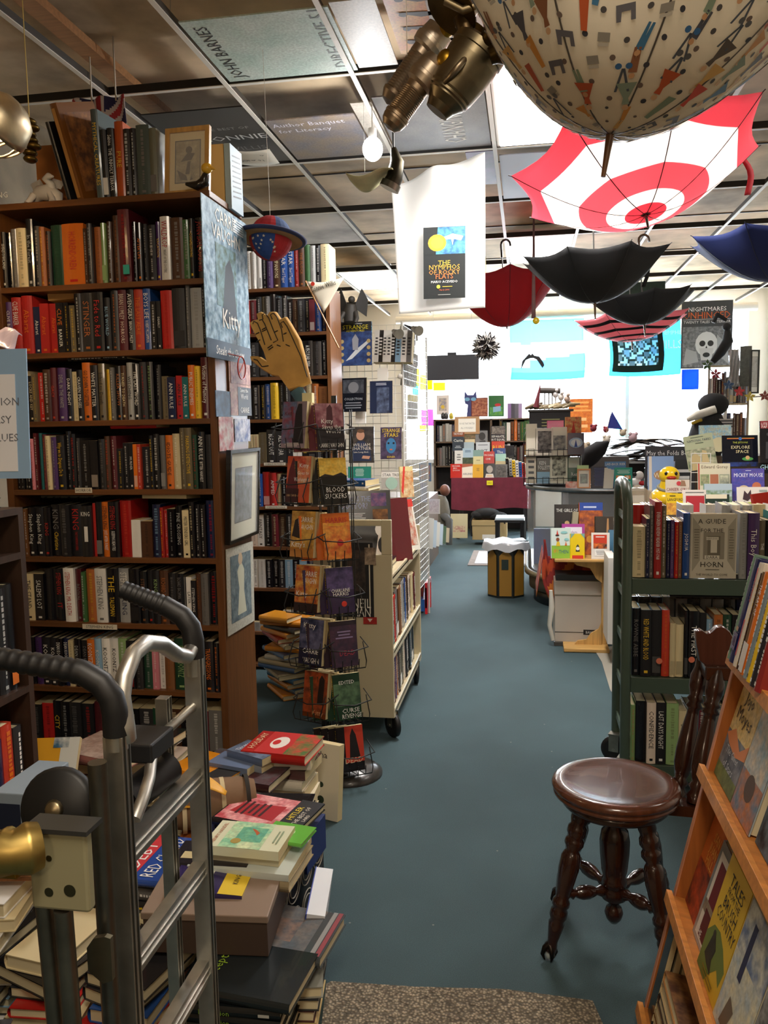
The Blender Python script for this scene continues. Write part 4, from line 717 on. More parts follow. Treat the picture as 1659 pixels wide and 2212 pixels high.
mb=MB(); p=AY(985,60,2.2); mb.tube([p,Vector((p.x,p.y,ZG))],.0018,'d8d0c0','m',5); p=AY(880,170,2.3); mb.tube([p,Vector((p.x,p.y,ZG))],.0012,'d8d0c0','m',5); mb.obj('cord',rp)
# ================= UMBRELLAS =================
def umbrella(apex,R,D,label,colf,n=8,tilt=(0,0),rot=0,ribc='2a2622',mat='C',handle=.75,hc='5a3a22',tip=.08,scal=.93,hook=True,strap=None,motif=None,ro=None,rib=.0022):
    M=Matrix.Translation(apex)@Matrix.Rotation(R_(tilt[0]),4,'X')@Matrix.Rotation(R_(tilt[1]),4,'Y')@Matrix.Rotation(R_(rot),4,'Z')
    r0=root('umbrella',apex,label,'umbrella','opened umbrellas hanging from the ceiling')
    def S(th,q):
        k=(th/(2*PI)*n)%1; e=abs(k-.5)*2; chord=math.cos(PI/n)/math.cos((k-.5)*2*PI/n)   # straight edge between rib tips
        f=(chord*(1-q)+q*1) if False else 1-(1-chord)*q**2-(1-e**2)*(1-scal)*q**3
        r=R*q*f; z=D*(1-math.cos(q*1.25))/(1-math.cos(1.25))*(1-.08*(1-e**2)*q)
        return Vector((r*math.cos(th),r*math.sin(th),z))
    nu=n*6; nv=14; mb=MB(); mb.T=M
    mb.grid(lambda s,t:S(2*PI*s,.02+.98*t),nu,nv,colf,mat); mb.obj('canopy',r0,solid=.0012)
    for k in range(n):
        mb=MB(); mb.T=M; mb.tube([S(2*PI*k/n+1e-4,q/10)+Vector((0,0,.0)) for q in range(11)]+[S(2*PI*k/n,1)*1.02],rib,ribc,'B',6); mb.obj('rib',r0)
    if motif:
        mb=MB(); mb.T=M; motif(mb,S,n); mb.obj('printed_motifs',r0)
    mb=MB(); mb.T=M; mb.tube([(0,0,-tip),(0,0,-tip*.4),(0,0,.0)],[.005,.007,.009],hc,'t',10); mb.lathe([(0,-.002),(.022,.002),(.0,.01)],ribc,'B',12); mb.obj('ferrule',r0)
    mb=MB(); mb.T=M; mb.tube([(0,0,0),(0,0,handle*.8)],.005,'3a3632','B',8)
    hk=[(0,0,handle*.8),(0,0,handle-.04)]+[(.04-.04*math.cos(PI*i/6),0,handle-.04+.04*math.sin(PI*i/6)) for i in range(1,7)]+[(.08,0,handle-.06)] if hook else [(0,0,handle*.8),(0,0,handle)]
    mb.obj('shaft',r0); mb=MB(); mb.T=M; mb.tube(hk,.0095,hc,'t',10); mb.obj('handle',r0)
    tp=M@Vector((.04 if hook else 0,0,handle))
    mb=MB(); mb.tube([tp,Vector((tp.x,tp.y,max(ZG,tp.z+.02)))],.001,'c8c0b0','m',4); mb.obj('cord',r0)
    if strap:
        th,c=strap; mb=MB(); mb.T=M; p=S(th,.97); mb.grid(lambda s,t:p+Vector((.028*(s-.5)+.02*math.sin(4*t),0,-.17*t)),1,6,c,'f'); mb.obj('strap',r0,solid=.001)
    return r0
def sew(mb,S,n):
    cols=['b8542a','c98a3a','8a9a86','c8452a','4a4a52','8a5a3a','d0a45a','3a6a8a','5a5046','7a8a72']
    def put(th,q,shapes,ang=0):
        o=S(th,q); ex=(S(th+.01,q)-S(th-.01,q)).normalized(); ey=(S(th,q-.02)-S(th,q+.02)).normalized(); nn=ex.cross(ey); nn=nn if nn.z<0 else -nn
        ca,sa=math.cos(ang),math.sin(ang)
        for pts,c in shapes:
            mb.face([o+ex*(x*ca-y*sa)+ey*(x*sa+y*ca)+nn*.0022 for x,y in pts],c,'m')
    def circ(x,y,r): return [(x+r*math.cos(2*PI*k/10),y+r*math.sin(2*PI*k/10)) for k in range(10)]
    rnd=random.Random(3)
    for row in range(10):
        q=.14+.092*row; R=.37*q; m=max(7,int(2*PI*R/.075)); off=rnd.random()
        for j in range(m):
            th=2*PI*(j+off)/m+rnd.uniform(-.02,.02); k=(j*3+row*5)%7; c=rnd.choice(cols); s=.8 if q>.3 else .5; A=rnd.uniform(-.25,.25)
            sc=lambda L:[(x*s,y*s) for x,y in L]
            if k in (0,3): sh=[(sc([(-.009,.018),(.009,.018),(.006,.0),(.024,-.045),(-.024,-.045),(-.006,0)]),c),(sc(circ(0,.028,.008)),'c8a078')]
            elif k==1: sh=[(sc([(-.01,.03),(.01,.03),(.008,-.03),(.002,-.03),(0,0),(-.002,-.03),(-.008,-.03)]),c),(sc(circ(0,.038,.007)),'b88a60')]
            elif k==2: sh=[(sc([(-.02,.02),(-.01,.02),(-.008,0),(.012,0),(.012,.02),(.022,.02),(.022,-.015),(-.02,-.015)]),'5e5c60')]
            elif k==4: sh=[(sc([(-.002,-.03),(.004,-.03),(.018,.03),(.012,.03)]),'4a5058'),(sc([(.002,-.03),(-.004,-.03),(-.018,.03),(-.012,.03)]),'4a5058'),(sc(circ(-.012,-.036,.008)),'3a6a9a' if row%2 else '5a5a5a'),(sc(circ(.012,-.036,.008)),'3a6a9a' if row%2 else '5a5a5a')]
            elif k==5: sh=[(sc([(-.014,-.01),(.014,-.01),(.014,.01),(-.014,.01)]),'8a8478'),(sc([(-.012,.012),(.012,.012),(.012,.02),(-.012,.02)]),'b0a898')]
            else: sh=[(sc([(-.006,.04),(.008,.04),(.012,-.04),(-.012,-.035)]),c)]
            put(th,min(q,.98),sh,A)
            for e in range(1): put(th+rnd.uniform(.25,.6)/m*2*PI,min(.98,q+rnd.uniform(-.02,.03)),[(circ(0,0,.005*s/.7),rnd.choice(['4a4644','6a5a50','3a3a40']))])
umbrella(AY(1318,291,1.85),.37,.27,'large cream umbrella printed with sewing motifs, nearest to the camera','ece4d2',8,(0,9),12,mat='C',handle=.95,tip=.085,motif=sew,ribc='4a443c',rib=.0022)
def band(s,t):
    q=t
    for a,c in ((.14,'de6c78'),(.32,'f2ece6'),(.52,'e4828c'),(.76,'f4eeea'),(1.1,'e07a86')):
        if q<a: return c
umbrella(AY(1395,464,3.75),.54,.25,'red and white striped umbrella glowing against the ceiling light','c' if False else band,8,(-14,-9),10,mat='H',handle=.6,tip=.06,ribc='3a1c1c',hc='241a18',strap=(0.1,'a8202c'))
umbrella(AY(1285,655,5.5),.47,.30,'large black umbrella hanging in the middle of the shop','0c0c0e',8,(3,-2),22,mat='k',handle=.78,hc='5a3a20',tip=.1,ribc='0a0a0a',strap=(.2,'0c0c0e'))
umbrella(AY(1392,702,7.0),.42,.24,'smaller black umbrella hanging behind the large black one','0d0d10',8,(2,-5),5,mat='k',handle=.7,tip=.09,ribc='0a0a0a')
umbrella(AY(1095,706,7.4),.50,.44,'dark red umbrella hanging behind the white banner','8e1c24',8,(0,-4),8,mat='C',handle=.74,tip=.02,hc='1a1412',ribc='3a0c10')
def zeb(s,t): return 'e0939c' if int(t*9)%2==0 else '191618'
umbrella(AY(1365,738,8.6),.58,.24,'pink and black striped umbrella near the window','c' if False else zeb,8,(0,-3),15,mat='C',handle=.7,tip=.08)
umbrella(AY(1672,608,5.0),.47,.25,'navy blue umbrella at the right edge','12235c',8,(2,0),12,mat='k',handle=.7,tip=.06,ribc='0a1030')
# ================= GREEN CART =================
gx,gy=.405,3.46; GC='46564a'
gc=root('book_cart',(gx+.45,gy+.17,0),'dark green metal library cart full of books at right of the aisle','book cart')
mb=MB(); r=.021
mb.tube([(gx,gy,.1),(gx,gy,1.2),(gx-.002,gy+.015,1.25),(gx-.004,gy+.05,1.285),(gx-.005,gy+.12,1.295),(gx-.005,gy+.2,1.295),(gx-.004,gy+.27,1.285),(gx-.002,gy+.32,1.25),(gx,gy+.335,1.2),(gx,gy+.335,.1)],r,GC,'P',14); mb.obj('end_frame',gc)
for z in (.22,.42,.62,.82,1.02,1.15):
    mb=MB(); mb.beam((gx,gy+.02,z),(gx,gy+.315,z),.008,.03,'5a6a5c','P'); mb.obj('end_slat',gc)
mb=MB(); mb.tube([(gx+1.0,gy,.1),(gx+1.0,gy,1.25),(gx+1.0,gy+.335,1.25),(gx+1.0,gy+.335,.1)],r,GC,'P',10); mb.obj('end_frame',gc)
for z in (.905,.49,.115):
    mb=MB(); mb.box(gx+.02,gx+.99,gy+.0,gy+.33,z-.006,z,GC,'P'); mb.box(gx+.02,gx+.99,gy-.008,gy,z-.062,z+.003,GC,'P'); mb.box(gx+.02,gx+.99,gy+.33,gy+.336,z-.062,z+.003,GC,'P'); mb.obj('shelf',gc,bevel=.002)
for x,y in ((gx-.01,gy+.3),(gx-.0,gy+.03),(gx+.95,gy+.03)): caster(x,y,gc,70,.06)
def grow(z,spec,where,group,x0=gx+.025,yf=gy+.01,depth=.155): 
    its=spec.split(';'); tot=sum(float(e.split(',')[0]) for e in its)/1717
    shelf_row(x0,x0+tot,yf,z,spec,where,group,px=1717.,depth=depth,fill=True)
grow(.908,"85,36,c,k;25,42,n,w;30,51,g,w;50,54,r,w,EVERGREEN REVIEW READER 1957-1968;35,51,j,w;28,41,n,s;25,41,p,s;28,40,r,y;25,40,f,c;48,46,b,w,JOSHUA;330,3,d,d;50,46,s,k;75,46,p,w,This Boy;40,41,j,w,THE;48,41,k,y;72,46,t,w,STAR OF THE NORTH;60,45,r,w",'top shelf of green cart','books on the top shelf of the green cart')
xg=gx+.025+(85+25+30+50+35+28+25+28+25+48)/1717
book(Matrix.Translation((xg+.004,gy+.008,.911)),.175,.262,.035,'cdc6b4',[('r',.03,.02,.97,.98,'c6bfac'),('p',[(.03,.95),(.2,.8),(.2,.28),(.03,.1)],'a39c8a'),('p',[(.97,.95),(.8,.8),(.8,.28),(.97,.1)],'a39c8a'),('r',.27,.3,.73,.72,'8f8877'),('r',.36,.36,.64,.66,'6f6858'),('r',.43,.4,.57,.62,'d4cdba'),('l',.06,.3,.18,.78,12,'7d7666'),('l',.82,.3,.94,.78,12,'7d7666'),('t','A GUIDE',.45,.89,.075,'2a2620',.75),('t','FOR THE',.45,.75,.06,'2a2620',.55),('r',.33,.6,.6,.645,'d8d2c0'),('t','PERPLEXED',.465,.622,.025,'5a5448',.26),('r',.3,.305,.62,.36,'d8d2c0'),('t','DARA',.46,.333,.045,'2a2620',.3),('t','HORN',.46,.22,.085,'2a2620',.55),('l',.25,.13,.7,.15,1,'5a5448'),('t','THE WORLD TO COME',.46,.06,.035,'5a5448',.7)],None,'k',True,'pale grey guide with big black title facing out on green cart','hardcover',split=True)
grow(.493,"60,49,k,g,ROWNIE ABBE;75,48,k,y,RED WHITE AND BLOOD;70,48,k,g;55,48,x,o;40,39,c,k;55,38,c,k;30,48,k,g;70,48,k,w,THE FIRST;50,47,k,w,Broken;45,42,a,w;60,46,u,k;60,46,e,w;60,46,k,w;60,44,d,s",'middle shelf of green cart','books on the middle shelf of the green cart')
grow(.118,"35,42,l,x;75,45,k,d;65,45,z,k,CONFIDENCE;70,45,k,w,LAST DAYS NIGHT;85,45,l,j;60,40,c,k,SUMMER;70,42,k,w;60,42,m,w;60,44,d,c;60,44,g,w;60,44,k,w",'bottom shelf of green cart','books on the bottom shelf of the green cart')
for u,v in ((1424,1428),(1494,1425),(1574,1417)):
    a=AY(u,v,gy-.004); mb=MB(); mb.disc((a.x,gy-.0045,a.z),(1,0,0),(0,0,1),.0125,'e07a5c','m'); mb.face([(a.x-.002,gy-.004,a.z-.002),(a.x+.002,gy-.004,a.z-.002),(a.x,gy-.004,a.z+.002)],'e07a5c'); mb.obj('price_dot',None,f'round orange sticker on a dark spine, {["leftmost","middle","rightmost"][(u>1450)+(u>1550)]} on green cart','sticker','orange stickers on the green cart',solid=.0006)
FAR[0]=FARB
# second row behind, tops showing
for i,(x,w,c) in enumerate([(0,.05,'r'),(.055,.03,'d'),(.20,.05,'w'),(.30,.04,'w'),(.36,.035,'s'),(.40,.035,'w'),(.44,.04,'s'),(.49,.05,'c'),(.56,.05,'w'),(.62,.04,'c'),(.69,.05,'g')]):
    book(TM((gx+.04+x+w,gy+.185,.908),0,random.uniform(-3,3),90),.13,.285,w*.95,c,None,None,'k',True,f'{NAME[c]} hardcover in the rear row on green cart top, {nth(i+1)} from left','hardcover','rear row of books on the green cart top')
for i in range(14):
    c=random.choice('kdkgdn'); book(TM((gx+.07+i*.05,gy+.185,.493),0,random.uniform(-3,3),90),.12,.30,.045,c,None,None,'k',True,f'{NAME[c]} hardcover in the rear row of the middle cart shelf, {nth(i+1)} from left','hardcover','rear row of books on the green cart middle shelf')
FAR[0]=None
flat(gx+.36,gy+.2,.80,.14,.34,.02,90,'2a2022','dark book lying flat above the middle shelf books of green cart')
# ================= RIGHT DISPLAY =================
L=R_(12); AV,NV,WV=Vector((0,-1,0)),Vector((math.cos(L),0,-math.sin(L))),Vector((math.sin(L),0,math.cos(L)))
def colm(a,b,c,o): return Matrix(((a.x,b.x,c.x,o.x),(a.y,b.y,c.y,o.y),(a.z,b.z,c.z,o.z),(0,0,0,1)))
OD=Vector((.292,2.05,.0)); DM=colm(AV,NV,WV,OD); DS=colm(NV,-AV,WV,OD)
dr=root('display_shelf',(.42,1.5,0),'orange-brown slanted wooden book display at lower right','book display')
wd='a8622c'
mb=MB(); mb.T=DM; mb.box(-.018,0,0,.24,.05,1.03,wd,'w'); mb.box(-.018,0,-.003,0,.05,1.03,'c98a68','w'); mb.obj('side_panel',dr,bevel=.001)
mb=MB(); mb.T=DM; mb.box(1.3,1.318,0,.24,.05,1.03,wd,'w'); mb.obj('side_panel',dr)
mb=MB(); mb.T=DM; mb.box(0,1.3,.17,.182,.05,1.03,wd,'w'); mb.obj('back_panel',dr)
for w in (.055,.37,.71,1.0):
    mb=MB(); mb.T=DM; mb.box(0,1.3,-.012,.17,w-.014,w,'c07a38','W'); mb.box(0,1.3,-.026,-.012,w-.018,w+.012,'cf8a44','W'); mb.obj('ledge',dr,bevel=.001)
def dface(a,w,n,W,H,t,col,D,lab,rz=0,tilt=-4,hard=True,roll=0): return book(DM@Matrix.Translation((a,n,w))@Matrix.Rotation(R_(rz),4,'Z')@Matrix.Rotation(R_(tilt),4,'X')@Matrix.Rotation(R_(roll),4,'Y'),W,H,t,col,D,None,'k',hard,lab,'book',split=True)
dface(.008,.712,.012,.165,.27,.03,'d9b566',[('a',0,.45,1,1,'dcbc70','e6cf9a'),('a',0,.0,1,.45,'4a5262','8a8f96'),('p',[(0,.4),(.3,.5),(.7,.38),(1,.5),(1,.36),(.6,.3),(.2,.34)],'d98a5a'),('a',0,0,1,.14,'5a6a42','7a8a52'),('l',.2,.9,.7,.97,3,'7a6a4a'),('t','Jojo',.5,.8,.11,'3a2f28',.5),('t','Moyes',.5,.64,.12,'3a2f28',.75),('t','The Giver',.5,.3,.07,'c9d0d8',.6),('t','of Stars',.5,.18,.07,'c9d0d8',.5)],'yellow sunset novel facing out on the middle ledge of display',hard=True)
dface(.18,.712,.01,.15,.24,.025,'a8b4b8',[('a',0,0,1,1,'9ab0ba','d8c8b0'),('a',0,.0,1,.4,'c07a4a','6a8298'),('c',.5,.3,.2,'5a4a40')],'pale blue watercolour cover beside the yellow sunset novel')
dface(.345,.712,.02,.15,.22,.025,'8a9aa0',[('a',0,0,1,1,'6a7a86','2a2a30')],'grey blue cover on the middle ledge at the frame edge')
dface(.008,.372,.022,.125,.25,.025,'c4622a',[('a',0,0,1,.5,'b8461e','5a2a1c'),('t','SAN',.62,.82,.1,'e8a23c',.4),('t','JUAN',.6,.7,.1,'e8a23c',.5),('t','HILL',.58,.58,.1,'e8a23c',.45)],'orange history book with yellow title on the lowest ledge',hard=False)
dface(.137,.372,.014,.115,.235,.03,'8a8a86',[('r',.15,.05,.95,.92,'d8d0c2'),('r',.3,.4,.8,.85,'6a1a1e'),('a',.12,.3,.8,.42,'7a6a58','a08a70'),('r',.35,.08,.8,.36,'5a161c'),('t','THE',.4,.12,.07,'w',.3)],'grey and dark red book between orange and yellow ones on the lowest ledge')
dface(.256,.372,.002,.16,.265,.02,'d8b02c',[('r',0,0,1,1,'d4ae2e'),('p',[(0,.0),(0,.3),(.2,.42),(.45,.45),(.7,.4),(.95,.3),(.9,.15),(.7,.22),(.5,.1),(.4,0)],'6a7a34'),('p',[(.15,.15),(.25,.35),(.35,.38),(.5,.3),(.45,.2),(.55,.1),(.3,.12)],'2c2a1c'),('c',.3,.37,.06,'3a3426'),('t','TALES',.55,.86,.1,'1c1c18',.6),('t','FROM THE',.55,.765,.06,'1c1c18',.55),('t','BRUSH',.55,.67,.1,'1c1c18',.62),('t','COUNTRY',.55,.555,.1,'1c1c18',.85),('l',.2,.03,.8,.1,2,'8a7420')],'yellow folk tales book with black lettering on the lowest ledge',hard=False,tilt=-3)
dface(.42,.372,.0,.17,.26,.03,'cfc6a8',[('a',0,0,1,1,'d0c8a8','a8b4b8'),('a',.0,.6,1,1,'6a7a98','c8c8b8'),('r',.28,.45,.4,.9,'2a2c4a'),('p',[(.2,.05),(.3,.3),(.5,.25),(.4,.05)],'6a5a48')],'cream and blue watercolour book right of the yellow tales book')
dface(.595,.372,.0,.19,.25,.03,'9a9a98',[('a',0,0,1,1,'a8a8a4','2c2c2c')],'grey art book at the lower right corner of the frame')
# book spines on the top ledge
a=.03
for (t,h,c,tc,tx,l,ex) in [(.012,.255,'6f8a78','w',None,'thin green edged board book, first on the top display ledge',0),(.038,.25,'1d2050','w',None,'navy book with purple flowers along the spine on top ledge',1),(.03,.245,'d8cfc0','k','Snow','white and red spine lettered in black on the top ledge',2),(.012,.225,'3a2418','y',None,'thin dark brown spine right of the white and red one',0),(.012,.23,'6a5238','w',None,'thin tan spine left of the orange one',0),(.03,.235,'d8742a','w','THE ART OF','orange and white spine on the top display ledge',3),(.026,.24,'7a8a92','w',None,'blue grey spine right of the orange one on top ledge',0),(.024,.23,'e0b92c','k',None,'yellow spine on the top display ledge',0),(.03,.23,'2a2a30','w',None,'black spine beyond the yellow one on top ledge',0),(.03,.24,'8a2a2a','w',None,'red spine at far right of top ledge',0)]:
    sp=[('t',tx,.72,.3,.55,tc)] if tx else (rnd_spine(tc) if not ex else [])
    if ex==1: sp=[('b',.3,.34,.5,'b8926a'),('b',.12,.28,.85,'5a4a7a'),('b',.15,.24,.5,'8a6a92')]
    if ex==2: sp=sp+[('b',.62,.95,.25,'b8202a'),('b',.1,.45,.25,'c0202a')]
    if ex==3: sp=sp+[('b',.02,.3,.98,'e6ddd0')]
    book(DS@Matrix.Translation((-.03,-a-t,1.003))@Matrix.Rotation(R_(random.uniform(-1,1)),4,'X'),.17,h,t*.97,c,None,sp,tc,True,l,'book','books on the top ledge of the display'); a+=t+.002
# floor compartment
for i,(n,t,h,c) in enumerate([(0,.012,.26,'2a2c2a'),(0,.014,.25,'cfc4a0'),(0,.02,.25,'cfc4a0'),(0,.015,.255,'d0c6a6')]):
    book(DM@Matrix.Translation((.012,.0+.02*i,.058)),.05,h,.014,c,None,None,'k',False,f'book standing in the bottom compartment of the display, {nth(i+1)} from the side','book','books in the bottom compartment of the display')
z=.058
for i,(h,c,lab) in enumerate([(.035,'1c1a1c','black book at the bottom of stack in lowest display compartment'),(.03,'8a7a5a','tan book second from bottom in lowest display compartment'),(.028,'3a2a24','dark book third from bottom in lowest display compartment'),(.03,'b8a078','beige book near top in lowest display compartment'),(.03,'a87a4a','patterned orange brown book on top in lowest display compartment')]):
    book(DM@Matrix.Translation((.07,.0,z))@Matrix.Rotation(R_(-90),4,'X')@Matrix.Translation((0,-.16,-h if False else 0)) if False else DM@Matrix.Translation((.07+random.uniform(-.005,.005),.0,z+h))@Matrix.Rotation(R_(-90),4,'X'),.19,.15,h*.96,c,[('a',0,0,1,1,c,'5a3a2a')] if i==4 else None,None,'k',True,lab,'book','stack in the bottom compartment of the display'); z+=h
# ================= STOOL =================
sc_=Vector((.252,2.36,0)); WD='2e150d'
st=root('piano_stool',sc_,'antique dark wooden piano stool with round seat, turned legs and claw feet','stool')
mb=MB(); mb.T=Matrix.Translation(sc_); mb.lathe([(0,.475),(.15,.475),(.168,.478),(.176,.484),(.176,.49),(.171,.494),(.178,.499),(.181,.506),(.178,.514),(.168,.520),(.155,.522),(.14,.519),(.10,.516),(0,.515)],'55301f','t',56); mb.obj('seat',st)
mb=MB(); mb.T=Matrix.Translation(sc_); mb.lathe([(.02,.44),(.10,.44),(.145,.448),(.152,.456),(.152,.468),(.14,.476),(0,.477)],'33190f','t',48); mb.obj('apron',st)
mb=MB(); mb.T=Matrix.Translation(sc_); mb.lathe([(0,.085),(.012,.087),(.022,.1),(.027,.118),(.022,.135),(.012,.145),(.018,.15),(.026,.158),(.036,.165),(.036,.19),(.03,.2),(.036,.207),(.036,.222),(.032,.23),(.037,.25),(.042,.3),(.043,.34),(.038,.37),(.026,.385),(.03,.395),(.042,.405),(.048,.42),(.048,.44)],WD,'t',28); mb.obj('center_column',st)
LP=[(0,1.0),(.06,1.1),(.1,.9),(.12,1.15),(.16,1.2),(.19,.9),(.21,1.15),(.24,1.2),(.28,.75),(.30,1.0),(.33,1.22),(.42,1.25),(.5,1.1),(.58,.9),(.62,.8),(.64,1.05),(.67,1.1),(.69,.85),(.71,1.05),(.75,1.1),(.78,.85),(.8,1.0),(.86,.85),(.93,.62),(.97,.7),(1,.7)]
def turned(a,b,r,prof,name,par,col=WD,n=18):
    a,b=Vector(a),Vector(b); d=b-a; mb=MB(); mb.T=Matrix.Translation(a)@d.to_track_quat('Z','Y').to_matrix().to_4x4(); mb.lathe([(k*r,t*d.length) for t,k in prof],col,'t',n); return mb.obj(name,par)
FE=[Vector((.068,2.285,.03)),Vector((.39,2.225,.03)),Vector((.432,2.53,.03)),Vector((.10,2.57,.03))]
for f in FE:
    dirv=Vector((f.x-sc_.x,f.y-sc_.y,0)).normalized(); top=sc_+dirv*.105+Vector((0,0,.445))
    lg=turned(top,f,.0235,LP,'leg',st)
    mb=MB(); mb.ball((f.x+dirv.x*.004,f.y+dirv.y*.004,.017),.017,'c8d2d4','G',14); mb.ball((f.x+dirv.x*.004,f.y+dirv.y*.004,.017),.012,'9aa6a8','g',10); mb.obj('glass_ball',lg)
    mb=MB(); 
    for k in range(4):
        t=2*PI*k/4+math.atan2(dirv.y,dirv.x); e=Vector((math.cos(t),math.sin(t),0)); c=Vector((f.x,f.y,0))+dirv*.004
        mb.tube([c+Vector((0,0,.05)),c+e*.014+Vector((0,0,.042)),c+e*.021+Vector((0,0,.024)),c+e*.014+Vector((0,0,.006))],[.010,.008,.006,.003],'3a3430','M',8)
    mb.obj('claw_foot',lg)
    m=top.lerp(f,.6); cc=sc_+dirv*.03+Vector((0,0,.19)); 
    turned(cc,m,.014,[(0,.8),(.1,1.2),(.2,.8),(.3,1.2),(.4,1.45),(.55,1.45),(.65,1.1),(.72,.7),(.78,1.2),(.84,.7),(.9,1.1),(1,.7)],'stretcher',st,n=14)
SPp=[(0,1.1),(.05,1.2),(.09,.8),(.12,1.2),(.15,.8),(.18,1.0),(.25,1.3),(.35,1.35),(.5,1.1),(.6,.85),(.64,.8),(.66,1.2),(.69,.8),(.71,1.2),(.74,.85),(.8,1.2),(.88,1.25),(.94,.9),(1,.9)]
ra=[(AY(1462,1725,2.42),AY(1518,1425,2.52)),(AY(1500,1735,2.34),AY(1552,1440,2.44))]
for a,b in ra: turned(a,b,.021,SPp,'back_spindle',st)
mb=MB(); mb.beam(sc_+Vector((.1,.0,.455)),AY(1500,1738,2.34)+Vector((.01,0,-.01)),.06,.03,'33190f','t'); mb.beam(sc_+Vector((.08,.03,.455)),AY(1465,1725,2.42)+Vector((.01,0,-.01)),.05,.03,'33190f','t'); mb.obj('back_bracket',st)
mb=MB(); q=[AY(u,v,2.46) for u,v in ((1508,1425),(1502,1390),(1500,1362),(1512,1358),(1524,1366),(1534,1363),(1546,1352),(1560,1350),(1575,1362),(1588,1385),(1580,1420),(1560,1438),(1530,1440))]
slab(mb,q,.035,'4a2a22','t'); mb.obj('crest_rail',st)
mb=MB(); mb.box(AY(1518,1425,2.46).x,AY(1575,1425,2.46).x,2.42,2.5,AY(1540,1462,2.46).z,AY(1540,1432,2.46).z,'3a2016','t'); mb.obj('rail_block',st,bevel=.004)
# ================= HAND TRUCK =================
al='c4c2ba'
ht=root('hand_truck',(-.55,1.13,.05),'aluminium hand truck with ribbed black grips standing in front of the bookcase','hand truck')
XL=-.548
def rail(y,x,zt,zb,w=.022,d=.03,c=al,mat='M'):
    mb=MB(); mb.box(x-d/2,x+d/2,y-w/2,y+w/2,zb,zt,c,mat); 
    for s in (-.25,.25): mb.box(x+d/2,x+d/2+.001,y+s*w-.002,y+s*w+.002,zb,zt,'5a5850','M')
    return mb
mb=rail(1.0,XL,1.14,.1,.024,.028); mb.tube([(XL,1.0,1.12),(XL,1.0,1.17)],.0155,al,'M',18); mb.obj('rail',ht,bevel=.002)
mb=rail(1.27,XL,1.17,.1,.024,.028); mb.tube([(XL,1.27,1.14),(XL,1.27,1.2)],.0155,al,'M',18); mb.obj('rail',ht,bevel=.002)
mb=rail(1.21,XL-.03,1.12,.1,.02,.02); mb.obj('inner_rail',ht,bevel=.002)
mb=rail(1.06,XL-.03,1.04,.1,.02,.02); mb.obj('inner_rail',ht,bevel=.002)
for (y,z0,tipz,tx,r0) in ((1.0,1.14,1.245,-.72,.0155),(1.27,1.17,1.285,-.665,.0155)):
    base=Vector((XL,y,z0)); tip=Vector((tx,y-.01,tipz)); L0=base+Vector((0,0,.045)); bend=base+Vector((-.012,0,.07)); b2_=Vector((XL-.045,y,z0+.085))
    path=[base,base+Vector((0,0,.03)),L0+Vector((-.004,0,.006)),bend+Vector((-.006,0,.0)),b2_]
    d=(tip-b2_); n_=26; rr=[r0*1.12,r0*1.12,r0*1.12,r0*1.1,r0*1.05]
    for i in range(1,n_+1): path.append(b2_+d*(i/n_)); rr.append(r0*(1.12 if i%3 else .98)*(1-.1*i/n_))
    mb=MB(); mb.tube(path,rr,'101012','R',18); mb.obj('grip',ht)
mb=MB(); mb.tube([(XL+.01,1.01,1.13),(XL+.012,1.005,1.15),(XL+.0,1.02,1.185),(XL+.0,1.03,1.21),(XL,1.06,1.235),(XL,1.10,1.24),(XL,1.15,1.225),(XL,1.20,1.195),(XL,1.24,1.18),(XL,1.268,1.19)],.0125,'c8c6c0','M',16); mb.obj('loop_handle',ht)
for z in (.965,.80,.62,.44,.28):
    mb=MB(); mb.box(XL-.012,XL+.008,1.01,1.262,z-.018,z+.018,'b4b2aa','M')
    for s in (-.008,.004): mb.box(XL+.008,XL+.0095,1.01,1.262,z+s-.001,z+s+.001,'d0cec8','M')
    mb.obj('rung',ht)
mb=MB(); mb.box(XL-.07,XL+.0,1.10,1.18,1.055,1.085,'1c1c1e','R'); mb.obj('bracket',ht,bevel=.003)
mb=MB(); mb.tube([(XL,1.27,1.09),(XL-.01,1.22,1.08),(XL-.02,1.18,1.07)],.008,'b8b6b0','M',10); mb.tube([(XL+.01,1.02,1.01),(XL+.01,1.05,1.03),(XL,1.09,1.04),(XL-.01,1.12,1.06)],.009,'c8c6c0','M',10); mb.tube([(XL-.06,1.16,1.07),(XL-.13,1.25,1.13)],.008,'b0a890','M',10); mb.obj('linkage_bar',ht)
mb=MB(); mb.tube([(XL-.06,1.03,.985),(XL-.06,1.10,1.0)],.024,'141416','R',18); mb.tube([(XL-.05,1.11,.99),(XL-.02,1.2,1.01)],.026,'1c1c20','R',16); mb.obj('folded_wheel',ht)
mb=MB(); mb.T=TM((XL-.085,.99,1.035),0,0,0)@Matrix.Rotation(R_(75),4,'X'); mb.lathe([(.0,-.012),(.05,-.012),(.055,-.005),(.055,.005),(.05,.012),(0,.012)],'101010','R',28); mb.lathe([(0,.013),(.014,.013),(.01,.018),(0,.019)],'a89878','M',14); mb.obj('wheel',ht)
mb=MB(); mb.tube([(-.558,.965,.1),(-.558,.965,1.115)],.0125,'7a7870','M',14); mb.tube([(-.595,.93,.1),(-.604,.90,.955)],.0115,'8a867a','M',12); mb.tube([(-.575,.92,.1),(-.572,.89,.955)],.0115,'8a867a','M',12); mb.obj('side_tube',ht)
mb=MB(); a,b,c_=AY(58,1795,.88),AY(180,1795,.88),AY(60,1962,.88); mb.box(a.x,b.x+.002,.88,.897,c_.z,a.z,'8f8a6c','P')
for (u,v,r) in ((105,1928,.006),(150,1925,.008),(105,1855,.004)): p=AY(u,v,.879); mb.disc((p.x,.8795,p.z),(1,0,0),(0,0,1),r,'6a664e','M')
mb.obj('mounting_block',ht,bevel=.004)
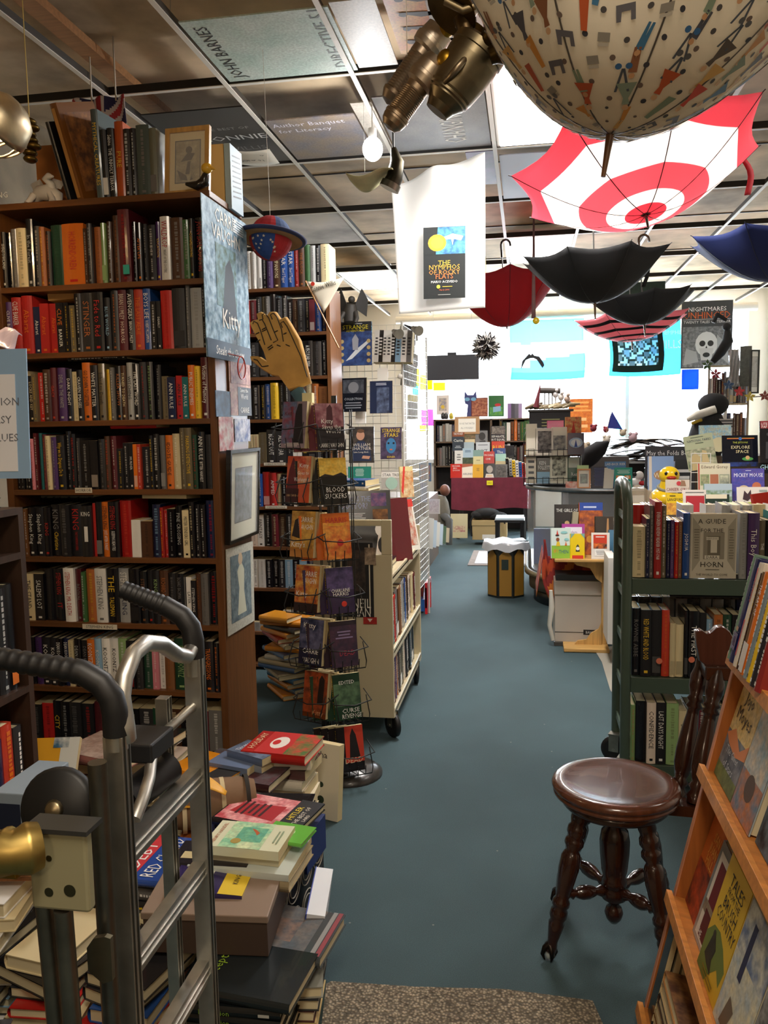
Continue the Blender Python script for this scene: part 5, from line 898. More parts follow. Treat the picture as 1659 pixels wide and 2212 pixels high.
mb=MB(); mb.box(a.x-.004,b.x+.006,.876,.915,a.z,a.z+.006,'2c2c2a','R'); mb.obj('top_plate',ht)
mb=MB(); p=AY(30,1840,.86); mb.tube([p+Vector((-.08,0,.0)),p+Vector((-.02,0,.0)),p+Vector((-.01,0,0)),p+Vector((.0,.0,.0)),p+Vector((.012,.01,.0)),p+Vector((.022,.02,0))],[.022,.024,.03,.026,.032,.028],'b39a5a','M',24); p2=AY(15,1880,.85); mb.box(p2.x-.04,p2.x+.012,.85,.87,p2.z-.012,p2.z+.016,'a07c34','M'); mb.obj('brass_fitting',ht,bevel=.003)
mb=MB(); mb.T=Matrix.Translation(AY(222,2070,.93)); mb.prism([(-.022,-.02),(-.022,.012),(-.012,.026),(.004,.03),(.012,.028),(.012,-.03),(-.002,-.036)],0,.008,'8a8470','M'); mb.obj('latch_plate',ht)
# ================= WIRE GRID RACK =================
def gridp(par,o,ux,uz,w,h,st=.05,r=.0022,c='d8d6d0'):
    o,ux,uz=Vector(o),Vector(ux),Vector(uz)
    n=int(w/st); m=int(h/st); mb=MB()
    for i in range(n+1): mb.tube([o+ux*(i*w/n),o+ux*(i*w/n)+uz*h],r,c,'P',5,cap=False)
    for j in range(m+1): mb.tube([o+uz*(j*h/m),o+uz*(j*h/m)+ux*w],r,c,'P',5,cap=False)
    mb.obj('wire_grid',par)
GYF=5.55; ga=AY(737,700,GYF); gb=AY(868,700,GYF)
wr=root('wire_rack',((ga.x+gb.x)/2,GYF,0),'white wire grid display rack hung with magazines and books','display rack')
gridp(wr,(ga.x,GYF,.3),(1,0,0),(0,0,1),gb.x-ga.x,1.92)
gridp(wr,(gb.x,GYF,.3),(.03,1,0),(0,0,1),1.1,1.92)
mb=MB(); 
for p in ((ga.x,GYF),(gb.x,GYF),(gb.x+.03,GYF+1.1)): mb.tube([(p[0],p[1],0),(p[0],p[1],2.24)],.008,'cfccc4','P',8)
mb.obj('frame_post',wr)
for u,v in ((864,813),(866,930),(752,933)):
    mb=MB(); p=AY(u,v,GYF-.02); mb.ball(p,(.018,.012,.018),'dcd9d0','P',12); mb.obj('connector_cap',wr)
def B(u0,v0,u1,v1,Y,c,lab,D=(),hard=False,t=.015,rz=0,tilt=-5,cat='book',sp=None,roll=0,grp=None,h=None,sc=None):
    return face(u0,v0,u1,v1,Y,c,list(D),lab,t,hard,rz,tilt,cat,sp,split=t>.012,roll=roll,group=grp,h=h,sc=sc)
Y=GYF-.04
B(733,695,803,790,Y-.02,'182a5a','comic annual with yellow title and silver surfboard rider-like figure, top of wire rack'.replace('surfboard rider-like figure','board'),[('a',.0,0,1,.8,'1a3068','3a5a9a'),('r',0,.78,1,1,'14141c'),('l',.2,.94,.8,.97,1,'e8e8e8'),('t','STRANGE',.5,.88,.1,'e8d82a',.85),('t','ADVENTURES',.5,.79,.05,'e8d82a',.6),('p',[(.2,.1),(.4,.15),(.9,.5),(.85,.55),(.5,.35)],'dfe4ea'),('p',[(.42,.35),(.4,.6),(.5,.72),(.6,.6),(.58,.35)],'a8aab4')]+[('c',x,.1+.15*k,.06,'c8b078') for x in (.09,.91) for k in range(4)],hard=True,t=.018,cat='comic book')
side=0
for i,(u,w,c) in enumerate([(806,8,'w'),(815,8,'k'),(824,8,'w'),(833,8,'w'),(842,8,'k'),(852,10,'a'),(864,10,'w'),(876,9,'g')]):
    B(u,712,u+w+3,782,Y-.01,c,f'slim {NAME[c]} volume, {nth(i+1)} from left in the rack pocket beside the comic annual',[('b' if 0 else 'l',.2,.2,.8,.8,6,'k' if c!='k' else 'w')],t=.1,grp='slim volumes in the wire rack',roll=3)
B(735,817,793,890,Y-.03,'1a1e28','dark collection book behind a white wire holder, left of wire rack',[('a',.1,.55,.9,.95,'5a5e68','2a2e38'),('c',.5,.72,.2,'8a8c92'),('t','COLLECTION',.5,.38,.07,'c8ccd4',.7),('l',.1,.08,.9,.3,3,'8a8e98')],rz=-8)
B(799,823,848,893,Y-.03,'26304c','navy book with a column picture, right of the dark collection book',[('a',.3,.0,.85,.8,'5a6a8a','1c2440'),('l',.15,.86,.85,.95,2,'c8d0e4')])
B(755,922,808,1000,Y-.03,'2a2624','memoir with a smiling man in dark shirt on the cover, on wire rack',[('a',0,0,1,1,'2c2826','4a423c'),('c',.45,.76,.17,'c8957a',1.15),('c',.46,.88,.15,'6a4a34',.5),('p',[(.1,.05),(.12,.4),(.35,.6),(.6,.6),(.85,.4),(.9,.05)],'23304e'),('t','WILLIAM',.5,.5,.09,'d8d0c0',.85),('t','SHATNER',.5,.4,.09,'d8d0c0',.85),('t','Live Long And...',.5,.3,.05,'e8e0d0',.7),('p',[(.5,.12),(.8,.1),(.85,.18),(.55,.2)],'c8957a')],hard=True)
B(822,923,868,992,Y-.03,'2a2430','pulp style book with a blue face and yellow title on wire rack',[('a',0,0,1,1,'2a2238','5a4a6a'),('t','STRANGE',.5,.9,.12,'e8c82a',.85),('t','STARS',.5,.76,.12,'e8c82a',.7),('c',.5,.42,.24,'3a7aa8',1.5),('c',.38,.5,.05,'1a1a22'),('c',.62,.5,.05,'1a1a22'),('c',.5,.3,.07,'c86a4a',.5),('t','EISNER',.5,.07,.06,'e8c82a',.6)])
B(752,1008,802,1050,Y-.03,'2f8a78','teal green booklet at the foot of the wire rack',[('l',.3,.5,.7,.9,6,'bfe0d4')],cat='booklet')
B(824,1016,868,1056,Y-.03,'b8b4ac','pale science fiction magazine with black title strip on wire rack',[('r',0,.6,1,.9,'e8e4dc'),('t','STAR TREK',.5,.75,.16,'1a1a1a',.9),('c',.5,.3,.3,'a8c8b8')],cat='magazine')
B(768,880,790,915,Y-.01,'e8e4dc','small blank white card clipped to the wire rack',cat='card',t=.003)
B(815,795,838,822,Y-.01,'efece4','white price card hanging on the middle of the wire rack',cat='card',t=.003)
B(868,1008,892,1075,5.3,'d8c890','bright illustrated picture book leaning at the right end of wire rack',[('a',0,0,1,.85,'d8c49a','c0783a'),('p',[(0,.2),(.25,1),(.4,1),(.15,.1)],'c8342a')],rz=40,hard=True)
for i,(u0,v0,u1,v1,Y_) in enumerate([(872,698,892,762,6.4),(876,757,896,830,6.3)]):
    B(u0,v0,u1,v1,Y_,'26262c','dark magazine bundle hanging on the aisle end of wire rack, '+('upper one','lower one')[i],[('l',.1,.1,.9,.9,8,'8a8c92')],t=.06,rz=50,roll=10,cat='magazine',grp='magazine bundles on the wire rack')
B(880,852,902,905,7.2,'8a8c86','grey folder with yellow sticky note hanging past the wire rack',[('r',.0,.7,1,1,'e8dc3a')],t=.03,cat='folder')
# clamp lamps
for (u,v,lab) in ((850,715,'chrome clamp spotlight on top of the wire rack'),(892,708,'small clear clamp lamp at the right corner of wire rack')):
    mb=MB(); p=AY(u,v,5.5); mb.tube([p,p+Vector((.02,-.03,-.015)),p+Vector((.05,-.07,-.03))],[.014,.022,.034],'b8b6b0','M',16); r_=mb.obj('clamp_lamp',None,lab,'lamp'); mb=MB(); mb.tube([p,p+Vector((.02,.02,-.03)),p+Vector((.02,.04,-.08))],.005,'8a8880','M',8); mb.obj('arm',r_)
# gargoyle figure
mb=MB(); p=AY(757,690,5.45)
mb.tube([p+Vector((0,0,-.02)),p+Vector((0,.01,.05)),p+Vector((.01,0,.1))],[.045,.05,.03],'3c3833','m',12); mb.ball(p+Vector((.015,-.02,.125)),(.024,.026,.024),'3c3833','m',12)
for s in (-1,1): mb.tube([p+Vector((s*.04,-.02,.04)),p+Vector((s*.055,-.05,.0)),p+Vector((s*.045,-.06,-.03))],[.018,.015,.012],'3a3631','m',8)
gg=mb.obj('gargoyle_figure',None,'dark crouching gargoyle figure with wings on top of wire rack','figurine')
mb=MB()
for s in (-1,1): b_=p+Vector((s*.02,.03,.08)); mb.face([b_,b_+Vector((s*.05,.02,.13)),b_+Vector((s*.09,.03,.05)),b_+Vector((s*.08,.02,-.06)),b_+Vector((s*.04,.01,-.03))],'2a2724')
mb.obj('wings',gg,solid=.005)
# ================= LEFT BACK PILES =================
def stack(x,y,z,items,where,grp,rz=0,cat='book'):
    """items: (w,h,t,col,jitter deg) bottom first"""
    for i,(w,h,t,c,j) in enumerate(items):
        nm=NAME.get(c,'') if isinstance(c,str) and len(c)==1 else 'plain'
        flat(x+random.uniform(-.012,.012),y+random.uniform(-.012,.012),z,w,h,t*.96,rz+j,c,f'{nm} book lying {nth(i+1)} from the bottom of {where}',spine=rnd_spine(random.choice('wkyc')),hard=t>.022,group=grp,tc='w'); z+=t
    return z
RS=lambda n,cols,w=(.15,.22),t=(.015,.035): [(random.uniform(*w),random.uniform(w[0]*1.35,w[1]*1.4),random.uniform(*t),random.choice(cols),random.uniform(-14,14)) for _ in range(n)]
lk=root('low_case',(-1.35,9.2,0),'low dark shelf case behind the wire rack at left','bookcase')
mb=MB(); mb.box(-1.75,-1.05,8.6,9.8,0,.75,'5a4636','w'); mb.obj('case_body',lk)
stack(-1.2,8.75,.752,RS(9,'bwkgcnas'),'the back left pile on low case','books piled on the low case')
stack(-1.25,9.3,.752,RS(12,'wkgcraw'),'the farther left pile on low case','books piled farther on the low case')
for i in range(6):
    B(906+i*6,1115+i*4,930+i*7,1182-i*3,8.3+i*.12,random.choice(['8a9aa0','d8d4cc','3a5a3a','c0b090','b8c8d8','2a2a30']),f'tall thin book leaning on the floor by the back left pile, {nth(i+1)} from left',t=.02,rz=60,roll=12,grp='tall books leaning on the floor')
for i,(q,c,c2,l) in enumerate([((906,1000,932,1040,8.4),'6a8ab0','b87a5a','small framed desert landscape in the pile left of maroon table'),((908,1042,926,1085,8.4),'9aaad0','7a8ab8','pale blue cover under the desert landscape'),((925,1078,950,1110,8.6),'d8d0d0','c8b8bc','pale pinkish box lid beside the seated figure')]):
    B(*q,c,l,[('a',.1,.1,.9,.9,c,c2)],cat='picture')
# seated wooden figure
mb=MB(); p=AY(955,1105,10.3)
mb.tube([p+Vector((0,0,-.2)),p+Vector((.0,0,0)),p+Vector((-.02,0,.12)),p+Vector((.0,0,.2))],[.09,.1,.1,.05],'6a6458','f',12); mb.ball(p+Vector((.04,-.02,.27)),(.065,.07,.075),'6a4030','m',14)
mb.tube([p+Vector((-.08,0,.14)),p+Vector((-.16,-.08,.05)),p+Vector((-.22,-.12,.06))],[.04,.03,.025],'8a7a60','f',8)
mb.tube([p+Vector((.02,-.05,-.05)),p+Vector((.1,-.15,-.1)),p+Vector((.1,-.15,-.4))],[.06,.05,.04],'4a4a48','f',8)
mb.obj('seated_doll',None,'brown headed doll sitting on the books left of the maroon table','doll')
red=root('toy_basket',AZ(925,1315,0),'red plastic basket on the carpet behind the cream cart','basket')
mb=MB(); o=AZ(928,1318,0)
mb.box(o.x-.02,o.x+.0,o.y-.15,o.y+.15,.22,.26,'d0202a','g')
for k in range(7): mb.box(o.x-.018,o.x-.004,o.y-.15+.046*k,o.y-.15+.046*k+.018,.05,.22,'d0202a','g')
mb.box(o.x-.02,o.x,o.y-.15,o.y-.11,0,.22,'d0202a','g'); mb.box(o.x-.02,o.x,o.y+.11,o.y+.15,0,.22,'d0202a','g'); mb.obj('slatted_side',red)
mb=MB(); mb.box(o.x-.16,o.x-.021,o.y-.14,o.y+.14,.02,.12,'2a5aa0','g'); mb.obj('blue_tray',red)
book(TM((o.x-.16,o.y-.2,.03),0,10,60),.2,.26,.02,'2a2430',[('a',0,0,1,1,'2a2438','8a3a2a')],None,'w',False,'dark comic leaning beside the red plastic basket','comic book')
stack(-.88,5.35,0,RS(6,'cwcsa',(.12,.16)),'the small floor pile behind the cart','small floor pile behind the cart')
# ================= MAROON TABLE =================
TY=11.0; tx0,tx1=-1.0,.05
mt=root('display_table',(-.45,TY+.4,0),'table under a maroon cloth covered with facing books at the back','table')
mb=MB(); mb.box(tx0+.05,tx1-.05,TY+.05,TY+.75,.78,.81,'8a6a4a','w'); mb.obj('table_top',mt)
for x in (tx0+.08,tx1-.08):
    for y in (TY+.1,TY+.7): mb=MB(); mb.box(x-.02,x+.02,y-.02,y+.02,0,.78,'3a3a3a','P'); mb.obj('leg',mt)
mb=MB(); mb.grid(lambda s,t:(tx0+(tx1-tx0)*s,TY-.015*math.sin(22*s)*t-.01*t,.835-.42*t-.02*math.sin(6*s)*t),50,8,'6e2436','f'); mb.box(tx0,tx1,TY,TY+.78,.815,.83,'6e2436','f')
mb.grid(lambda s,t:(tx0-.01*math.sin(20*s)*t,TY+.78*s,.83-.4*t),12,4,'6e2436','f'); mb.obj('maroon_cloth',None,'maroon table cloth hanging over the back table front','tablecloth')
mb=MB(); a=AY(1058,1043,TY-.03); mb.box(a.x-.04,a.x+.04,TY-.035,TY-.03,a.z-.03,a.z+.03,'e8dc2a','p'); mb.text('SALE',(a.x,TY-.036,a.z),(1,0,0),(0,0,1),.018,'7a6a10',.06); mb.obj('price_note',None,'yellow note pinned on the front of maroon cloth','note')
stand=root('book_riser',(-.5,TY+.3,.832),'stepped black wire riser holding facing books on the maroon table','display stand')
mb=MB(); 
for k in range(4): mb.box(-.98,-.18,TY+.12+.13*k,TY+.14+.13*k,.835,.85+.13*k,'2a2a2c','B'); mb.box(-.98,-.18,TY+.12+.13*k,TY+.25+.13*k,.845+.13*k,.85+.13*k,'2a2a2c','B')
mb.obj('steps',stand)
T=[((973,1002,998,1033),'c02a20','red biography in the front row at left of the maroon table',[('t','MICHAEL',.5,.85,.1,'w'),('t','ERIC',.4,.7,.1,'w',.4),('t','DYSON',.5,.55,.1,'w')],0),
((998,1002,1021,1033),'e8e0d0','airlines book with slanted brown top in front row of maroon table',[('p',[(0,.75),(0,1),(1,1),(1,.85)],'a85a3a'),('t','AIRLINES',.55,.3,.13,'2a4a6a')],0),
((1021,1003,1044,1033),'dca82a','plain golden yellow book in front row of maroon table',[('l',.35,.5,.65,.75,3,'8a6a1a')],0),
((1045,1001,1070,1033),'2a2826','book with a portrait of a person in front row of maroon table',[('c',.5,.6,.28,'a8a098',1.2),('p',[(.1,0),(.2,.3),(.8,.3),(.9,0)],'d8d4cc'),('l',.2,.1,.8,.22,2,'d8a030')],0),
((1070,1003,1096,1033),'4a4644','grey window photo book in front row of maroon table',[('a',.1,.1,.9,.9,'6a6662','2a2826')],0),
((982,973,1000,1005),'d8d8d4','white book in second row at left of maroon table',[('l',.2,.3,.8,.8,3,'6a6a6a')],1),
((999,968,1022,1005),'a8c0d0','blue landscape book in second row of maroon table',[('a',0,0,1,.45,'4a5a3a','2c3424'),('l',.2,.75,.8,.9,2,'3a5a7a')],1),
((1022,972,1044,1006),'d8cf9c','cream and teal book in second row of maroon table',[('r',0,.6,1,1,'7a9a94'),('l',.3,.3,.7,.4,1,'8a8060')],1),
((1045,975,1068,1002),'b83228','red book with white lettering in second row of maroon table',[('t','MICHAEL',.5,.7,.15,'w'),('t','CHE',.4,.4,.15,'w',.5)],1),
((1070,980,1093,1003),'9ac4b8','mint beach book in second row of maroon table',[('r',0,0,1,.3,'c8b890')],1),
((977,943,1002,975),'3a424c','slate book with white title Caste, upper left of maroon table',[('t','Caste',.5,.75,.2,'w',.85),('l',.2,.2,.8,.4,2,'a8b0b8')],2),
((1000,955,1024,980),'a8bac4','pale blue coast book in third row of maroon table',[('l',.15,.3,.85,.5,1,'3a5a7a')],2),
((1028,955,1058,985),'c8ced6','pale grey book with bold blue word in third row',[('t','NYT',.5,.35,.28,'2a3450',.7),('l',.1,.75,.9,.85,1,'5a5a6a')],2),
((1062,953,1090,978),'c83a1c','red book with yellow RUN lettering in third row of maroon table',[('t','RUN',.5,.45,.42,'e8c02a',.9)],2),
((1065,968,1092,988),'1c3a7a','dark blue book with white title in third row of maroon table',[('t','The',.55,.6,.3,'w',.6)],1.6),
((977,932,1003,945),'8a4a2a','brown topped book in the highest row at left',[('t','THE MONEY',.5,.6,.4,'w',.8)],3),
((1003,932,1027,958),'6a5a48','brown and cream patterned book in highest row of maroon table',[('a',0,.4,1,1,'5a5a3a','8a6a4a'),('r',.05,.05,.95,.35,'d8c8a0')],3),
((1027,930,1053,958),'7c7c7e','grey book with a laughing portrait in highest row',[('c',.55,.55,.28,'2a2624',1.2),('p',[(.3,0),(.35,.2),(.8,.25),(.9,0)],'3a3a3c')],3),
((1060,920,1092,955),'1c1a1c','black book titled in white capitals in highest row',[('a',.05,.5,.95,.98,'8a8078','3a3432'),('t','SEPARATE,',.5,.35,.14,'w',.9),('t','BUT EQUAL',.5,.15,.14,'w',.9)],3)]
for q,c,l,D,row in T: B(*q,TY+.1+.13*row,c,l,D,tilt=-10,t=.013)
for i,(w,c) in enumerate([(10,'k'),(8,'s'),(9,'y'),(7,'w'),(8,'b'),(9,'r'),(7,'w')]):
    B(1094+i*7,990+i*2,1100+i*7,1031,TY+.2,c,f'{NAME[c]} spine in the row at the right of maroon table, {nth(i+1)} from left',[('l',.2,.1,.8,.9,5,'k')],t=.13,grp='book spines at the right of the maroon table',roll=-3,tilt=0)
# under the table
B(973,1110,1010,1162,10.75,'c8be98','pale print with pink horses leaning under the maroon table',[('a',.15,.25,.85,.5,'c8be98','a8606a')],cat='print',t=.006,hard=False,tilt=-9)
def cbox(u0,v0,u1,v1,Y,d,c,lab,D=(),name='cardboard_box',cat='box',mat='m',lid=None):
    a=AY(u0,v1,Y);b=AY(u1,v1,Y);tp=AY(u0,v0,Y); w=b.x-a.x; h=tp.z-a.z; z=max(0,a.z)
    mb=MB(); mb.T=Matrix.Translation((a.x,Y,z)); mb.box(0,w,0,d,0,h,c,mat); design(mb,w,h,D); o=mb.obj(name,None,lab,cat,bevel=.003)
    if lid: mb=MB(); mb.T=Matrix.Translation((a.x,Y,z)); mb.box(-.006,w+.006,-.008,d+.006,h*lid,h+.004,c,mat); mb.obj('lid',o,bevel=.003)
    return o
cbox(1020,1125,1075,1166,10.5,.35,'b09868','tan cardboard box with a white label under the maroon table',[('r',.4,.03,1,.28,'e0ddd4')],lid=.75)
cbox(1072,1128,1095,1162,10.6,.3,'c0a878','small tan carton right of the labelled cardboard box')
mb=MB(); p=AY(1050,1110,10.55)
for (dx,dz,rx,rz_) in ((0,0,.17,.07),(-.1,-.02,.1,.06),(.13,-.03,.14,.05)): mb.ball(p+Vector((dx,.08,dz)),(rx,.12,rz_),'121214','f',14)
mb.tube([p+Vector((-.15,-.05,0)),p+Vector((-.2,-.06,-.1)),p+Vector((-.18,-.06,-.28))],.012,'121214','f',6); mb.tube([p+Vector((.2,-.05,0)),p+Vector((.24,-.06,-.12))],.012,'121214','f',6)
mb.obj('backpack',None,'black backpack with straps slumped on the cardboard box under table','backpack')
bs=root('side_stool',(-.05,9.5,0),'small black bench with pale top beside the glass counter','stool')
a=AY(1070,1122,9.4); b=AY(1128,1122,9.4); zt=a.z
mb=MB(); mb.box(a.x,b.x+.02,9.4,9.75,zt-.01,zt+.015,'cfe0ea','g'); mb.box(a.x-.01,b.x+.03,9.39,9.76,zt-.035,zt-.01,'141414','P'); mb.obj('seat',bs,bevel=.003)
for x in (a.x+.02,b.x-.0):
    for y in (9.42,9.72): mb=MB(); mb.box(x-.022,x+.022,y-.02,y+.02,0,zt-.035,'141414','P'); mb.obj('leg',bs)
mb=MB(); w_=b.x-a.x; mb.prism([(a.x+.03,.05),(a.x+.03,.12),(a.x+.1,.13),((a.x+b.x)/2,.17),(b.x-.1,.13),(b.x-.03,.12),(b.x-.03,.05)],9.41,9.43,'141414','P'); mb.obj('apron',bs)
# floor mat by counter
mb=MB(); p=[AZ(1010,1222,0),AZ(1028,1190,0),AZ(1110,1190,0),AZ(1110,1222,0)]; 
mb.prism([(0,0),(0,.01),(.6,.01),(.6,0)],0,.0,'8a8580') if False else None
x0,y0,x1,y1=p[0].x,p[0].y,p[0].x+.75,p[1].y
mb.box(x0,x1,y0,y1,.001,.008,'7c726c','f'); mb.box(x0+.07,x1-.07,y0+.1,y1-.1,.008,.012,'c2c4ce','f'); mb.obj('floor_rug',None,'small grey bordered rug on the carpet beside the octagonal bin','rug')
# octagonal bin
hb=AZ(1062,1272,0); cx,cy=-.188,7.45; 
ob=root('waste_bin',(cx,cy,0),'dark octagonal wooden bin with ochre panel, white plastic bag over its top','bin')
mb=MB(); R=.175; H=.46; P8=[(cx+R*math.cos(R_(22.5+45*k)),cy+R*math.sin(R_(22.5+45*k))) for k in range(8)]
mb.mesh([(x,y,0) for x,y in P8]+[(x,y,H) for x,y in P8],[(k,(k+1)%8,8+(k+1)%8,8+k) for k in range(8)]+[tuple(range(8,16))],'1e2320','P',None,False); mb.obj('body',ob,bevel=.003)
mb=MB(); 
for k in (4,5,6):
    a=Vector((*P8[k],0)); b=Vector((*P8[(k+1)%8],0)); n_=((a+b)/2-Vector((cx,cy,0))).normalized()*.006
    q=lambda s,z: a.lerp(b,s)+n_+Vector((0,0,z))
    mb.face([q(.1,.02),q(.1,.38),q(.5,.44),q(.9,.38),q(.9,.02)],'9c7226','m'); 
mb.obj('ochre_panel',ob,solid=.003)
a=Vector((*P8[5],0)); b=Vector((*P8[6],0)); n_=Vector((0,-.012,0)); mb=MB(); mb.face([a.lerp(b,.25)+n_+Vector((0,0,.26)),a.lerp(b,.25)+n_+Vector((0,0,.35)),a.lerp(b,.7)+n_+Vector((0,0,.35)),a.lerp(b,.7)+n_+Vector((0,0,.26))],'22302c'); mb.obj('dark_plate',ob,solid=.003)
mb=MB(); rr=random.Random(4); vs=lambda s,t:(cx+(.185+.03*t+.012*math.sin(19*s*PI)*t)*math.cos(2*PI*s)*(min(1,t*2.2)),cy+(.185+.03*t+.012*math.cos(15*s*PI)*t)*math.sin(2*PI*s)*(min(1,t*2.2)),H+.035+.015*math.sin(13*s*PI+5*t)*t-max(0,t-.6)*.16)
mb.grid(vs,36,10,'d4d8e0','g'); mb.obj('bin_bag',ob)
# ================= CURVED GLASS COUNTER =================
co_=root('glass_counter',(.6,7.1,0),'curved glass display counter with dark trim and beige base','counter')
cxn,cyn=.62,7.35; Rc=.62
arc=[(cxn-Rc*math.cos(R_(t)),cyn-Rc*math.sin(R_(t))) for t in range(0,91,6)]
path=[(cxn-Rc,8.4)]+arc+[(1.25,cyn-Rc+.0)]
def wall(z0,z1,off,c,mat,name,th=.01):
    mb=MB(); pp=[]
    for i,(x,y) in enumerate(path):
        if i==0: n_=(-1,0)
        elif i==len(path)-1: n_=(0,-1)
        else: t=R_((i-1)*6); n_=(-math.cos(t),-math.sin(t))
        pp.append((x+n_[0]*off,y+n_[1]*off,x+n_[0]*(off-th),y+n_[1]*(off-th)))
    n=len(pp); vs=[(a,b,z) for z in (z0,z1) for a,b,_,_ in pp]+[(c_,d,z) for z in (z0,z1) for _,_,c_,d in pp]
    fs=[]
    for i in range(n-1): fs+=[(i,i+1,n+i+1,n+i),(2*n+i,3*n+i,3*n+i+1,2*n+i+1),(n+i,n+i+1,3*n+i+1,3*n+i),(i,2*n+i,2*n+i+1,i+1)]
    mb.mesh(vs,fs,c,mat,None,True); return mb.obj(name,co_)
wall(.0,.12,-.06,'17181a','P','kick_plate'); wall(.12,.24,-.02,'6a5f4c','m','base_panel'); wall(.24,.28,.02,'8a7c5c','W','base_rim',.06)
wall(.28,.99,0,'eef4f6','G','glass_pane',.006); wall(.985,1.02,.012,'8a8f92','M','top_rim',.03)
def deck(z0,z1,off,c,mat,name):
    mb=MB(); P_=[(x+(off if True else 0),y+off) for x,y in path]+[(1.25,8.4)]
    mb.face([(x,y,z1) for x,y in P_],c,mat); mb.face([(x,y,z0) for x,y in P_][::-1],c,mat)
    for i in range(len(P_)): p,q=P_[i],P_[(i+1)%len(P_)]; mb.face([(p[0],p[1],z0),(q[0],q[1],z0),(q[0],q[1],z1),(p[0],p[1],z1)],c,mat)
    mb.obj(name,co_)
deck(1.0,1.015,0,'3a3c40','g','counter_top'); deck(.26,.28,.01,'5a4a30','w','display_floor')
mb=MB(); mb.box(.35,.36,7.2,8.3,.28,.98,'2a2c38','m'); mb.box(.36,1.2,8.3,8.32,.28,.98,'1c1e24','m'); mb.box(.06,.34,7.5,7.52,.28,.6,'2a4a9a','m'); mb.obj('inner_panel',co_)
CT=1.016
def CB(u0,v0,u1,v1,Y,c,lab,D=(),**k):
    """stands on the counter top"""
    a=AY(u0,v1,Y);b=AY(u1,v1,Y);tp=AY(u0,v0,Y); t=k.pop('t',.02); rz=k.pop('rz',0); tilt=k.pop('tilt',-8); cat=k.pop('cat','book'); zz=k.pop('z',CT)
    M=Matrix.Translation((a.x,Y,zz))@Matrix.Rotation(R_(rz),4,'Z')@Matrix.Rotation(R_(tilt),4,'X')@Matrix.Rotation(R_(k.pop('roll',0)),4,'Y')
    return book(M,b.x-a.x,tp.z-zz,t,c,list(D),None,'w',k.pop('hard',True),lab,cat,k.pop('grp',None),split=t>.012,name=k.pop('name',None))
wr2=root('counter_rack',(.22,7.2,CT),'black wire book rack standing on the glass counter','book rack')
a0=AY(1132,1040,7.15); b0=AY(1252,1040,7.15)
for nm,pts in (('frame_wire',[(a0.x,7.1,CT),(a0.x,7.1,1.42),(a0.x+.02,7.35,1.5),(a0.x+.02,7.35,CT)]),('frame_wire',[(b0.x,7.1,CT),(b0.x,7.1,1.42),(b0.x,7.35,1.5),(b0.x,7.35,CT)]),('frame_wire',[(a0.x,7.35,1.5),(b0.x,7.35,1.5)])):
    mb=MB(); mb.tube(pts,.005,'161616','B',6); mb.obj(nm,wr2)
for z in (1.03,1.27):
    mb=MB(); mb.box(a0.x,b0.x,7.1,7.33,z-.006,z,'161616','B')
    for k in range(4):
        x=a0.x+.06+(b0.x-a0.x-.1)*k/3; mb.tube([(x-.025,7.09,z),(x-.025,7.08,z+.06),(x+.025,7.08,z+.06),(x+.025,7.09,z)],.003,'161616','B',5)
    mb.tube([(a0.x,7.09,z+.05),(b0.x,7.09,z+.05)],.003,'161616','B',5); mb.obj('rack_shelf',wr2)
for q,z,c,l,D in [((1137,915,1160,978,7.14),1.272,'c8c0a8','cream leaning paperback at left of the counter rack top tier',[]),((1158,925,1195,978,7.12),1.272,'b8b0a0','photo covered paperback, top tier of the counter rack',[('a',.1,.1,.9,.9,'8a8480','3a3436')]),((1192,922,1225,975,7.13),1.272,'d0ccb8','pale green train book in the top tier of counter rack',[('a',.1,.2,.9,.7,'6a6a70','b8b4a8')]),((1183,908,1218,930,7.25),1.272,'c04a7a','magenta book behind the pale train book on counter rack',[]),((1222,900,1256,968,7.16),1.272,'d8a860','orange fire patterned tag book in the counter rack',[('a',0,0,1,1,'d8b070','c8402a'),('p',[(.2,.2),(.5,.9),(.8,.2)],'c8321c')]),
  ((1137,985,1158,1045,7.13),CT+.02,'d0c8b4','white thin books at left of the counter rack lower tier',[('l',.1,.1,.9,.9,4,'5a5a5a')]),((1160,985,1190,1032,7.12),CT+.02,'14161a','black book with white author name in lower tier of counter rack',[('t','KEN',.4,.75,.14,'w',.5),('t','FOLLETT',.5,.58,.14,'w',.85),('r',0,0,1,.42,'8ab0c8')]),((1189,978,1226,1040,7.11),CT+.02,'c8c8b4','grey green book with black ink figures in the counter rack',[('a',.1,.25,.9,.9,'c4c6b2','2a2c2a'),('t','NO',.3,.14,.1,'1a1a1a',.3)]),((1228,988,1256,1030,7.15),CT+.02,'2f5a4a','dark green reading book in lower tier of counter rack',[('r',0,.6,1,1,'c8ccc0'),('t','Read',.55,.35,.14,'w',.7)])]:
    CB(*q,c,l,D,z=z,t=.016,grp='books in the counter rack')
CB(1226,935,1262,985,7.05,'1c2448','round blue and white badge shaped book front of the counter rack',[('c',.5,.55,.42,'a8c0dc',.75),('c',.5,.55,.3,'dfe6ee',.75),('p',[(.4,.35),(.5,.7),(.6,.35)],'2a4a9a')],z=1.28,t=.01,hard=False)
for u in (1150,1205): pass
